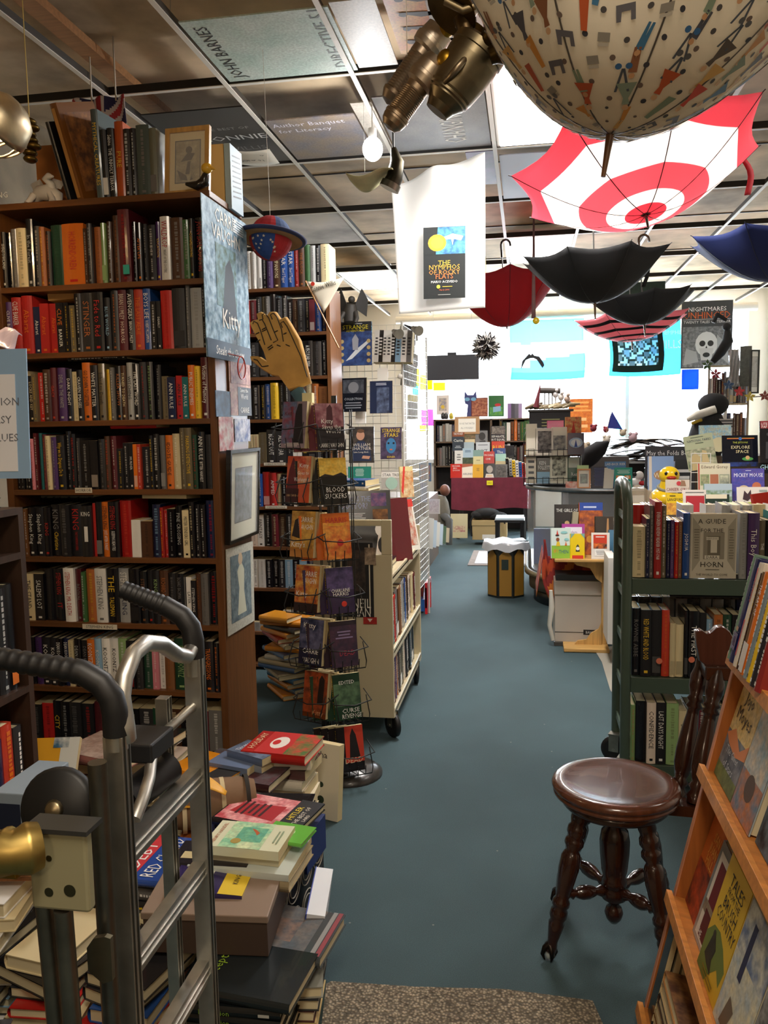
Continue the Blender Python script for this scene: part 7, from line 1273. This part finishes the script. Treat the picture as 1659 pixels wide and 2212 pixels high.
mb=MB(); p=AY(1158,693,6.9); mb.ball(p,(.028,.02,.028),'c8a818','g',14); o=mb.obj('yellow_badge',None,'round yellow smiley badge on a hanging strap beside red umbrella','badge'); mb=MB(); mb.grid(lambda s,t:(p.x-.02+.035*(s-.5)*(1-t*.6),6.9,p.z+.02+(ZG-p.z-.02)*t),2,8,'6a4a48','f'); mb.obj('strap',o,solid=.002)
# ================= WOODEN STAND WITH BOOKS =================
SY=5.62; sa,sb=AY(1198,1208,SY),AY(1318,1208,SY); SZt=sa.z
ws=root('over_bed_table',(sb.x-.1,SY+.15,0),'light wooden C-shaped side table with facing books on top','table'); lw='c49a5a'
mb=MB(); mb.box(sa.x,sb.x,SY,SY+.4,SZt-.02,SZt,lw,'W'); mb.obj('table_top',ws,bevel=.004)
px=AY(1302,1300,SY).x; px2=AY(1314,1300,SY).x
mb=MB(); mb.box(px,px2,SY+.08,SY+.3,.03,SZt-.02,lw,'w'); mb.obj('post',ws,bevel=.002)
mb=MB(); mb.box(AY(1218,1395,SY-.05).x,sb.x,SY-.05,SY+.42,0.002,.03,lw,'W'); mb.obj('foot',ws,bevel=.006)
for s in (.06,.30):
    mb=MB(); mb.prism([(px,.03),(px-.18,.03),(px-.16,.055),(px-.1,.065),(px-.07,.11),(px-.02,.14),(px,.19)],SY+s,SY+s+.018,lw,'w'); mb.obj('bracket',ws)
    mb=MB(); mb.prism([(px,SZt-.02),(px-.2,SZt-.02),(px-.17,SZt-.05),(px-.08,SZt-.07),(px-.04,SZt-.14),(px,SZt-.17)],SY+s,SY+s+.018,lw,'w'); mb.obj('bracket',ws)
def SB(u0,v0,u1,v1,dy,c,lab,D=(),**k):
    return CB(u0,v0,u1,v1,SY+dy,c,lab,D,z=SZt+.001,**k)
SB(1192,1141,1234,1204,.03,'cfe0da','white children book with a running child and green grass',[('r',0,.0,1,.42,'8ab83a'),('t','IF/',.22,.24,.12,'e0702a',.3),('t','THEN',.62,.22,.12,'2a5a7a',.5),('c',.32,.62,.09,'8a4a2a',1.1),('c',.3,.76,.1,'3a2018',.5),('p',[(.25,.78),(.3,.95),(.36,.78)],'c83a2a'),('p',[(.22,.4),(.28,.55),(.4,.55),(.45,.4)],'d8b82a'),('c',.65,.85,.18,'8ac4c4',.4),('c',.78,.62,.12,'8ac4c4',.6),('p',[(.68,.42),(.74,.56),(.8,.42)],'d86a2a')],rz=5)
SB(1233,1153,1263,1204,.03,'e6c81a','yellow bell book with red band on the wooden table',[('p',[(0,.8),(0,1),(.3,1)],'7aa89a'),('p',[(1,.8),(1,1),(.7,1)],'7aa89a'),('r',.1,0,.9,.13,'c8321c'),('p',[(.35,.28),(.4,.5),(.5,.58),(.6,.5),(.65,.28)],'3a3a2a'),('c',.5,.4,.13,'e8e4d8')],rz=0)
SB(1278,1151,1317,1203,.02,'e4ded6','white leaflet with red picture in clear holder on the wooden table',[('r',.1,.4,.85,.92,'c83a20'),('l',.2,.8,.75,.88,1,'e8e0d8'),('a',.1,.4,.85,.6,'e0702a','2a2226'),('r',.18,.12,.8,.36,'f0eee8'),('l',.22,.16,.75,.33,3,'8a8a8a')],t=.006)
SB(1215,1132,1263,1203,.12,'a83a92','magenta bordered book behind the yellow bell book',[('r',.12,.1,.88,.9,'e6e2f0'),('t','Islam',.5,.75,.08,'6a5a7a',.5)],t=.015)
SB(1252,1086,1302,1203,.2,'b8602a','orange flowing figure book with blue top band',[('r',0,.85,1,1,'2a4aa0'),('a',0,0,1,.85,'c86a2a','7a3a34'),('c',.45,.3,.16,'d8963a'),('l',.1,.88,.8,.95,1,'c8d4f0')],t=.02)
SB(1199,1090,1251,1203,.24,'23242a','black book with white capital title at back of the wooden table',[('t','THE GIRLS OF',.5,.88,.07,'d8dcd8',.9),('r',.05,.1,.95,.5,'6a6a6a'),('c',.5,.62,.1,'c8a878')],t=.015)
SB(1286,1116,1325,1203,.14,'2c2422','dark brown book with a slim gold figure at right of table',[('p',[(.6,.5),(.66,.95),(.74,.95),(.76,.5)],'b88a5a'),('r',0,.0,1,.4,'8a6a6a')],t=.015)
SB(1316,1145,1326,1203,.1,'4a7a9a','blue book edge at the right end of wooden table',t=.03)
SB(1230,1105,1242,1203,.18,'9a947c','olive grey book standing second row on wooden table',t=.04,roll=5)
# red orange cloth under
def rc(s,t):
    k=int(s*7+t*3)%4; return ['7a1f1e','b8441f','8e2a24','c8702a'][k]
mb=MB(); xa_=AY(1175,1250,SY+.1).x; xb_=AY(1325,1250,SY+.1).x
mb.grid(lambda s,t:(xa_+(xb_-xa_)*s+.05*t*(s<.1)-.07*t*(1-s)*math.sin(PI*t),SY+.32+.015*math.sin(15*s)*t,SZt-.03-(.34-.03*math.cos(9*s))*t+.12*(1-t)*(s<.06)),30,12,rc,'f'); mb.grid(lambda s,t:(xa_-.05*t,SY+.32+.5*s,SZt-.03-.3*t+.01*math.sin(20*s)),12,6,rc,'f')
mb.obj('patterned_cloth',None,'dark red and orange batik cloth hanging behind the wooden table','cloth',solid=.002)
bx=root('archive_box',(.36,SY+.35,0),'grey white cardboard archive box on the carpet under the wooden table','box')
a=AY(1197,1370,SY+.12); b=AY(1302,1370,SY+.12)
mb=MB(); mb.box(a.x+.005,b.x-.005,SY+.125,SY+.5,.03,.36,'b4aca0','m'); mb.text('BANKERS',(b.x-.07,SY+.1235,.1),(1,0,0),(0,0,1),.02,'d0ccc4',.09); mb.box(b.x-.13,b.x-.01,SY+.124,SY+.1249,.082,.118,'1c1c1e','m'); mb.box(a.x+.005,b.x-.13,SY+.1235,SY+.1249,.096,.100,'2c2c2e','m'); mb.box(a.x,b.x,SY+.11,SY+.5,0.002,.028,'4a443e','m'); mb.obj('body',bx,bevel=.003)
mb=MB(); mb.box(a.x,b.x,SY+.118,SY+.51,.36,.46,'bab2a6','m'); mb.obj('lid',bx,bevel=.006)
mb=MB(); mb.box(a.x+.01,b.x-.02,SY+.13,SY+.45,.461,.50,'3a3e42','m'); mb.obj('dark_case',None,'dark flat case lying on the archive box lid','case')
mb=MB(); mb.tube([AY(1190,1275,SY+.1),AY(1192,1310,SY+.1),AY(1187,1350,SY+.1),AY(1194,1383,SY+.1)],[.012,.02,.016,.014],'c8c4b8','m',8); mb.obj('paper_roll',None,'crumpled white and brown paper strip standing beside the archive box','paper')
cbox(1312,1205,1330,1392,5.3,.3,'d8d4cc','tall white appliance side between wooden table and green cart',name='appliance',cat='appliance')
mb=MB(); mb.face([tuple(AZ(u,v,.004)) for u,v in ((1282,1400),(1330,1395),(1420,1640),(1318,1490),(1300,1430))],'9a968a','m'); mb.obj('bare_floor_patch',kind='structure') if False else struct(mb,'trim_99')
# ================= LEFT FOREGROUND PILES =================
def pile(x,y,z,n,cols,where,grp,w=(.14,.2),t=(.018,.036),rz=0,tops=None):
    top=stack(x,y,z,RS(n,cols,w,t),where,grp,rz); return top
PG=[(-1.62,2.72,11,'wcdkmg','far left floor pile'),(-1.38,2.74,13,'kdcwzq','floor pile left of hand truck grips'),(-1.15,2.78,9,'kqcdnm','floor pile under the yellow book'),(-1.02,2.80,9,'czkcdw','floor pile under the glossy dark hardcover'),
    (-1.5,2.3,10,'kdmcqn','floor pile behind the hand truck wheel'),(-1.25,2.35,9,'kcdwar','floor pile behind the hand truck rails'),(-1.0,2.42,8,'kcuzd','floor pile under the fabric roll'),(-1.42,1.9,10,'knacdw','near left floor pile'),(-1.2,1.85,7,'kdqcrt','near pile seen through the hand truck'),(-.97,1.85,6,'kdcbr','near pile by the right rail'),(-1.0,1.5,5,'kdqmn','nearest left pile'),(-1.2,1.45,6,'kdcqg','nearest pile at bottom left')]
TOPZ={}
for x,y,n,cols,wh in PG: TOPZ[wh]=pile(x,y,.003,n,cols,wh,'books in the '+wh,w=(.15,.205),t=(.025,.042),rz=random.uniform(-12,12))
# stack B: pale paperbacks, page edges to the viewer, red holiday book on top
z=.003
for i in range(9):
    c=['d8ccae','b8a888','2a2a30','d8ccae','e0d6bc','c8b898','e0d8c4','5a3a3a','e4dccc'][i]
    M=Matrix.Translation((-.90+random.uniform(-.012,.012),2.86+random.uniform(-.01,.01),z))@Matrix.Rotation(R_(90+random.uniform(-7,7)),4,'Z')@Matrix.Translation((-.085,-.115,.038))@Matrix.Rotation(R_(-90),4,'X')
    book(M@Matrix.Translation((.17,0,0))@Matrix.Scale(-1,4,(1,0,0)) if False else M,.17,.23,.036,c,None,None,'k',i%3==0,f'thick pale book, {nth(i+1)} from the bottom of stack under the red holiday book','book','pale books stacked beside the spinner rack'); z+=.0385
flat(-.89,2.84,z,.2,.25,.035,84,'b02420','red and green holiday picture book on top of the pale stack',[('a',0,0,1,.35,'3a6a2a','c02a20'),('r',0,.35,1,.8,'b82220'),('c',.5,.55,.28,'e0d8d0',.6),('c',.5,.6,.12,'c02020',.6),('t','HOLIDAY',.5,.9,.1,'e8c8a0',.8)],split=True)
book(Matrix.Translation((-.885,3.06,.003))@Matrix.Rotation(R_(-18),4,'Z')@Matrix.Rotation(R_(-6),4,'X'),.16,.30,.035,'d8d0bc',[('t','cha',.5,.85,.09,'2a2a2a',.4),('c',.5,.25,.1,'2a3a2a'),('c',.5,.45,.07,'2a3a2a')],None,'k',False,'white paperback standing upright between pale stack and spinner rack','paperback',split=True)
# stack A top: glossy dark hardcover with small paperbacks
z=TOPZ['floor pile under the glossy dark hardcover']
flat(-1.02,2.76,z,.24,.34,.03,80,'3a2024','glossy dark red and grey hardcover on top of the left pile',[('a',0,0,1,1,'4a2026','4a4a4c')],split=True); z+=.032
flat(-1.04,2.74,z,.11,.17,.028,76,'6a7a98','blue grey paperback, lower of the two small ones on dark hardcover',hard=False); 
flat(-.99,2.78,z,.11,.17,.026,70,'8a94a4','grey paperback, middle of small stack on glossy dark hardcover',hard=False); z+=.028
flat(-.98,2.78,z,.112,.172,.026,66,'5a6a8a','grey blue paperback with pale lettering on top of the small stack',[('a',0,0,1,1,'6a7a94','3a4458'),('t','THOMAS',.5,.8,.12,'d8d8e0',.7),('c',.35,.4,.1,'2a2a34'),('c',.65,.4,.1,'2a2a34')],hard=False,split=True)
# tall stack near second bookcase
z=.003
for i in range(15):
    c=random.choice(['8a7a5a','4a6a9a','d8ccae','b8a888','2a2a30','a83028','3a6a8a','d88a2a','c8c0b0'])
    flat(-1.36+random.uniform(-.03,.03),4.55+random.uniform(-.02,.02),z,.2,.28,.028,60+random.uniform(-25,25),c,f'slim book {nth(i+1)} from bottom of the tall stack by narrow bookcase',group='slim books in the tall stack by the narrow bookcase'); z+=.0295
flat(-1.40,4.5,z,.15,.2,.03,70,'d8902a','orange book on top of the tall stack by narrow bookcase')
# fabric roll with yellow papers
fr=MB(); c0=Vector((-1.0,2.42,TOPZ['floor pile under the fabric roll']+.075))
fr.tube([c0+Vector((-.12,-.05,0)),c0+Vector((-.06,-.03,.005)),c0+Vector((.0,0,.0)),c0+Vector((.08,.04,.0)),c0+Vector((.12,.06,.0))],[.065,.078,.08,.074,.06],'7a5e44','f',20); ro=fr.obj('rolled_blanket',None,'rolled brown and cream striped blanket behind the hand truck','blanket')
for i,dx in enumerate((-.09,-.05,.02,.09)): mb=MB(); p=c0+Vector((dx,dx*.5,0)); mb.tube([p,p+Vector((.012,.006,0))],.0795,['d8c8a0','2a2420','c8b890','2a2622'][i],'f',20,cap=False); mb.obj('stripe_band',ro)
for i,(dx,dy,dz,rz) in enumerate(((-.02,-.06,.085,10),(-.08,-.10,.03,35))):
    mb=MB(); mb.T=TM((c0.x+dx,c0.y+dy,c0.z+dz),12,8,rz); mb.grid(lambda s,t:(.14*s-.05,.1*t*(1-s*.8)-.03,.018*math.sin(PI*s)-.05*t*t*(i)),8,4,'dfa42c','m'); mb.obj('yellow_paper',None,['orange yellow paper sheet folded over the rolled blanket','lower orange yellow paper sheet tucked at the blanket end'][i],'paper',solid=.002)
# patterned crate with books on top
kr=root('book_crate',(-.76,2.2,0),'dark crate with white ring pattern holding books beside the aisle','crate')
mb=MB(); mb.T=TM((-.80,2.2,.003),0,0,-6); mb.box(-.2,.13,-.16,.26,0,.30,'1d1f26','m'); mb.T=mb.T@Matrix.Translation((.131,.05,.15))@Matrix.Rotation(R_(90),4,'Z')
for i in range(4):
    for j in range(2):
        for r in (.045,.03): mb.tube([(-.14+.1*i+r*math.cos(2*PI*k/18),0,-.05+.11*j+r*math.sin(2*PI*k/18)) for k in range(18)],.0022,'a8a294','m',4,closed=True)
mb.obj('body',kr)
mb=MB(); mb.T=TM((-.80,2.2,.003),0,0,-6); mb.box(-.205,.135,-.165,.265,.30,.312,'26346a','m'); mb.box(.05,.137,.1,.267,.2,.313,'1c2e6a','m'); mb.obj('blue_rim',kr)
flat(-.82,2.42,.318,.2,.28,.025,95,'16161a','black book with red lettering partly under the red and black one',[('t','MAN',.7,.8,.08,'c03040',.5),('t','LONDON',.6,.68,.08,'c03040',.6),('a',.1,.2,.7,.5,'1a4a44','16161a')])
flat(-.79,2.35,.345,.2,.29,.02,78,'1a1718',"red and black typewriter covered book with yellow title on crate",[('a',.05,.25,.95,.98,'b8404a','e8a8a8'),('p',[(.2,.35),(.3,.9),(.6,.85),(.7,.35)],'a81c24'),('l',.25,.5,.7,.85,5,'3a1216'),('r',0,0,1,.27,'1a1718'),('t','HITLER',.55,.2,.07,'e8d030',.8),('t','THE BEST OF',.5,.11,.05,'e8e0d0',.8),('t','LAIRD',.45,.04,.04,'e8e0d0',.5)],split=True)
z=.316
for i,(w,h,t,c,l,rz) in enumerate([(.2,.3,.03,'9a8a6a','tan box file under the green cream paperbacks on crate',-4),(.21,.29,.018,'c8d0c8','white lidded flat box under the green cream paperbacks',-2),(.14,.215,.022,'cfc5a4','cream paperback directly beneath the top green cream novel',-3)]):
    flat(-.765,2.11,z,w,h,t,90+rz,c,l,hard=i==0); z+=t+.001
flat(-.67,2.16,z-.0,.1,.13,.012,80,'6ab84a','small bright green booklet right of the green cream novel',[('c',.5,.5,.2,'b8e0a0')])
flat(-.765,2.10,z,.145,.22,.026,88,'e0e2c4','cream and green novel with a gold seal and swimmer picture on top',[('a',0,.25,1,.8,'cfdcae','8ac8a0'),('a',.25,.3,.8,.65,'7ab88a','5aa890'),('c',.25,.62,.1,'a8924a'),('p',[(.5,.4),(.6,.44),(.75,.52),(.72,.46),(.6,.38)],'b85a2a'),('t','HENRY HANDEL',.5,.9,.05,'a85a3a',.8),('l',.2,.07,.8,.16,2,'8a9a7a')],hard=False,split=True)
# blue and white board standing on edge
bd=MB(); a,b=Vector((-.60,2.28,.003)),Vector((-.555,2.05,.003)); 
bd.T=Matrix.Translation((-.655,2.28,.003))@Matrix.Rotation(R_(-82),4,'Z')@Matrix.Rotation(R_(-8),4,'X'); bd.box(0,.24,0,.05,0,.23,'dcdfe4','m'); bd.box(0,.245,-.003,0,0,.232,'2a3f98','m'); bd.disc((.2,-.004,.12),(1,0,0),(0,0,1),.06,'e4e4e4','m',20); bd.disc((.2,-.005,.12),(1,0,0),(0,0,1),.04,'2a3f98','m',20); bd.obj('game_box',None,'blue and white flat game box standing on edge by the aisle','box')
# near stacks by the aisle
z=.003
for i in range(7):
    c=['1b2420','141a1c','1a2220','16181c','1c2422','171c1e','15191b'][i]
    D=[('p',[(.1,.1),(.15,.12),(.12,.2)],'b8d84a')]
    flat(-.70+random.uniform(-.006,.006),1.82+random.uniform(-.006,.006),z,.2,.27,.026,90+random.uniform(-3,3),c,f'black hardcover with green script spine, {nth(i+1)} from bottom of the series stack',spine=[('t','Deception',.6,.5,.5,'8ab03a'),('b',.1,.2,.3,'b8b8b0')] ,group='black hardcovers in the series stack'); z+=.027
flat(-.66,1.82,z,.19,.26,.028,84,'22282a','charcoal hardcover with lime handwritten title next to the brown box',[('t','Deception',.5,.88,.10,'a8cf3a',.85)],split=True)
zc=z+.03
z2=.003
for i in range(5):
    c=['2a3a3a','c8b07a','4a2a2a','2a2c30','8a8a80'][i]; flat(-.585+random.uniform(-.01,.005),1.95,z2,.12,.2,.03,10+random.uniform(-8,8),c,f'book {nth(i+1)} from bottom of the aisle edge stack','' and [] or None,spine=rnd_spine('y')); z2+=.031
flat(-.625,2.0,zc-.035,.19,.25,.03,83,'4a5054','grey figure painting hardcover with red stripe beside the brown box',[('a',0,.2,1,1,'4a5258','6a625c'),('a',.2,.4,.7,.8,'8a6a58','4a4c50'),('r',0,.08,1,.13,'8a8a88'),('r',0,.02,1,.07,'8a3038')],split=True)
# brown flat box
bb=root('brown_box',(-.78,1.95,zc),'brown cardboard box lying on the black books beside the aisle','box')
mb=MB(); mb.T=TM((-.96,1.84,zc),4,0,5); mb.box(0,.32,0,.28,0,.105,'4a3a30','m'); mb.obj('body',bb,bevel=.002)
mb=MB(); mb.T=TM((-.96,1.84,zc),4,0,5); mb.box(-.004,.324,-.004,.284,.095,.115,'8a7666','m'); mb.obj('lid',bb,bevel=.003)
flat(-.83,1.98,zc+.12,.15,.20,.014,95,'2e2458','purple and yellow paperback with white square lying on the brown box',[('r',0,0,1,.33,'e0c02a'),('r',.2,.5,.75,.8,'e8e8e0'),('p',[(.3,.55),(.35,.75),(.45,.75),(.4,.55)],'1c1c20'),('p',[(.55,.55),(.6,.75),(.7,.75),(.65,.55)],'1c1c20'),('t','KINGS',.5,.16,.07,'3a3428',.5)],hard=False,split=True,rx=4)
flat(-.86,2.08,zc+.125,.12,.22,.02,92,'26242a','dark booklet behind the purple and yellow paperback',[('r',.2,.1,.5,.9,'c8b88a')])
# magazine seen through the truck
zz=TOPZ['floor pile behind the hand truck rails']
flat(-1.1,2.12,.30,.24,.3,.02,88,'2c4c9a','blue and white magazine with red band seen through hand truck',[('r',0,.75,1,1,'dcd8d0'),('r',0,.4,1,.6,'c03038'),('t','DEBT',.5,.5,.14,'e8e8e8',.8),('t','RED CLOUD',.5,.28,.14,'e8e8e8',.9),('l',.1,.05,.9,.15,2,'c8ccd8')],cat='magazine',name='magazine')
stack(-1.08,2.12,.003,RS(8,'kdcqg',(.2,.22),(.034,.036)),'pile beneath the blue magazine','pile beneath the blue and white magazine',85)
# yellow book, blue box, newspaper pile
book(Matrix.Translation((-1.62,2.3,TOPZ['floor pile behind the hand truck wheel']+.0))@Matrix.Rotation(R_(12),4,'Z')@Matrix.Rotation(R_(-35),4,'X'),.17,.23,.02,'d8a02c',[('r',.65,0,1,1,'c8ccc8'),('p',[(.3,.4),(.35,.6),(.5,.65),(.55,.5),(.45,.35)],'1c1a14'),('a',.5,.85,.8,1,'2a5a7a','c8ccc8'),('t','SELLER',.75,.45,.1,'1c1a14',.3)],None,'k',False,'yellow paperback with black bird mark left of the folded wheel','book',split=True)
cbox(-12,1712,58,1800,1.75,.2,'8a98a4','pale blue and navy box at the left edge behind the brass fitting',[('r',.1,.0,.85,.75,'1c2438')],name='blue_box')
mb=MB(); mb.T=TM((-1.45,1.95,TOPZ['near left floor pile']+.02),0,0,10)
for i in range(6): mb.grid(lambda s,t:(.34*s-.1,.26*t-.1,.004*i+.02*math.sin(6*s+i)*t),8,4,['a8482a','c87848','7a3a34','b86a4a','8a4a5a','5a4a48'][i],'A','c89a6a')
mb.obj('magazine_pile',None,'fanned orange and red glossy magazines behind the mounting block','magazine')
flat(-1.42,2.55,TOPZ['floor pile left of hand truck grips'],.2,.28,.03,75,'8a5a58','red spined grey hardcover lying on top left of the truck loop',[('a',0,0,1,1,'8a7064','a8958a')],split=True)
flat(-1.12,2.72,TOPZ['floor pile under the yellow book'],.18,.26,.03,70,'d88a1c','orange and black hardcover behind the hand truck bracket',[('r',0,0,1,.35,'1c1a1a')],split=True)
# wooden shelf low at bottom left
mb=MB(); mb.box(-1.75,-1.05,1.05,1.25,.28,.3,'a87a48','w'); mb.box(-1.07,-1.05,1.05,1.25,0,.28,'a87a48','w'); mb.box(-1.75,-1.73,1.05,1.25,0,.28,'a87a48','w'); mb.obj('low_bench',None,'small tan wooden bench at the lower left behind the hand truck','bench')
# ================= LEFT EDGE CASE =================
lc=root('side_bookcase',(-1.75,1.7,0),'dark bookcase at the left edge with spines facing the aisle','bookcase')
for y in (1.25,2.18): mb=MB(); mb.box(-1.95,-1.46,y-.012,y+.012,0,1.33,'38261c','w'); mb.obj('side_panel',lc)
for z in (.05,.42,.80,1.2,1.33): mb=MB(); mb.box(-1.95,-1.46,1.262,2.168,z-.02,z,'38261c','w'); mb.obj('shelf',lc)
for z,wh in ((.80,'middle shelf of side bookcase'),(.42,'lower shelf of side bookcase')): side_row(1.75,2.15,-1.48,z,rnd_spec(9,'mkqdnx',44,56,50,70),wh,'books on the '+wh,depth=.2)
flat(-1.6,2.0,1.332,.2,.3,.03,0,'2c2824','dark hardcover lying under the white sign at left edge')
flat(-1.6,2.0,1.364,.2,.3,.05,3,'5a5240','olive brown book under the white sign at left edge')
mb=MB(); a=AY(60,940,2.1); z0=1.42; mb.T=TM((a.x,2.1,z0),-3,0,4); mb.box(-.45,0,0,.004,0,.36,'8fb0d0','m'); mb.box(-.45,-.035,-.002,0,.02,.29,'e6e6ea','p')
for s_,z in (('FICTION',.215),('EASY',.165),('VALUES',.115)): mb.text(s_,(-.082,-.003,z),(1,0,0),(0,0,1),.022,'6a6e78',.12)
mb.obj('white_sign',None,'white paper sign with blue border at the left edge, words cut off','sign')
mb=MB(); mb.T=TM((a.x-.03,2.12,z0+.36),0,0,0); mb.grid(lambda s,t:(-.35+.33*s,.05*t+.01*math.sin(14*s),.10*(1-s*.5)*t+.012*math.sin(23*s+6*t)),16,8,'c8b8c8','g'); mb.obj('plastic_wrap',None,'crinkled clear plastic wrap sticking up behind the white sign','plastic wrap',solid=.002)
# chrome lamp
lp=root('caged_lamp',(-1.6,2.4,2.5),'chrome caged lamp at the left edge near the ceiling','lamp')
p=AY(-6,270,2.3)
mb=MB(); mb.T=Matrix.Translation(p)@Matrix.Rotation(R_(55),4,'Y'); mb.lathe([(.0,.09),(.04,.085),(.075,.06),(.09,.02),(.094,0),(.088,0),(.07,.05),(.03,.078),(0,.082)],'d8c8a8','M',32); mb.obj('shade',lp)
mb=MB(); mb.ball(p+Vector((.0,.0,-.01)),.035,'ffd49a','E',14); mb.obj('glowing_bulb',lp)
for k in range(4):
    t=PI*k/4; mb=MB(); mb.T=Matrix.Translation(p)@Matrix.Rotation(R_(55),4,'Y'); mb.tube([(.092*math.cos(q)*math.cos(t),.092*math.cos(q)*math.sin(t),-.092*math.sin(q)) for q in [PI*i/14 for i in range(15)]],.004,'c8b898','M',8); mb.obj('cage_wire',lp)
mb=MB(); mb.tube([p+Vector((-.07,0,.06)),p+Vector((-.1,0,.2)),p+Vector((-.1,0,.75))],.008,'2a2622','B',8); mb.obj('cord',lp)
mb=MB(); q=AY(66,300,2.9); 
for k in range(7): mb.lathe; mb.ball(q+Vector((.01*math.sin(2*k),0,.06-.022*k)),(.03-.002*abs(3-k),.03,.014),'6a5428','M',10)
mb.tube([q+Vector((0,0,.07)),q+Vector((.0,0,.5))],.002,'d8c070','m',4); mb.obj('brass_bell',None,'small tarnished brass bell chime hanging right of the chrome lamp','bell')
# union flag and picture behind top books
def uj(s,t):
    x,y=(s-.5)*2,(t-.5)*2
    if abs(x)<.14 or abs(y)<.2: return 'a02a34'
    if abs(x)<.24 or abs(y)<.32: return 'c8c0c0'
    if abs(abs(x)-abs(y))<.12: return 'b03a44'
    if abs(abs(x)-abs(y))<.3: return 'c8c0c4'
    return '2c2c58'
a=AY(160,300,3.75); b=AY(272,215,3.75)
mb=MB(); mb.grid(lambda s,t:(a.x+(b.x-a.x)*s,3.75+.02*math.sin(14*s+3*t),a.z-.18+(b.z-a.z+.2)*t),40,34,uj,'f'); mb.tube([(a.x+.1,3.75,b.z),(a.x+.1,3.75,3.36)],.003,'c8c0b0','m',5); mb.tube([(b.x-.05,3.75,b.z),(b.x-.05,3.75,3.36)],.003,'c8c0b0','m',5); mb.obj('union_flag',None,'dark red, white and blue crossed flag hanging behind the top books','flag',solid=.002)
FARB.obj('hardcover_books',None,'the rest of the hardcovers, small, in the farther bookcases and rear cart rows','hardcovers',kind='stuff')
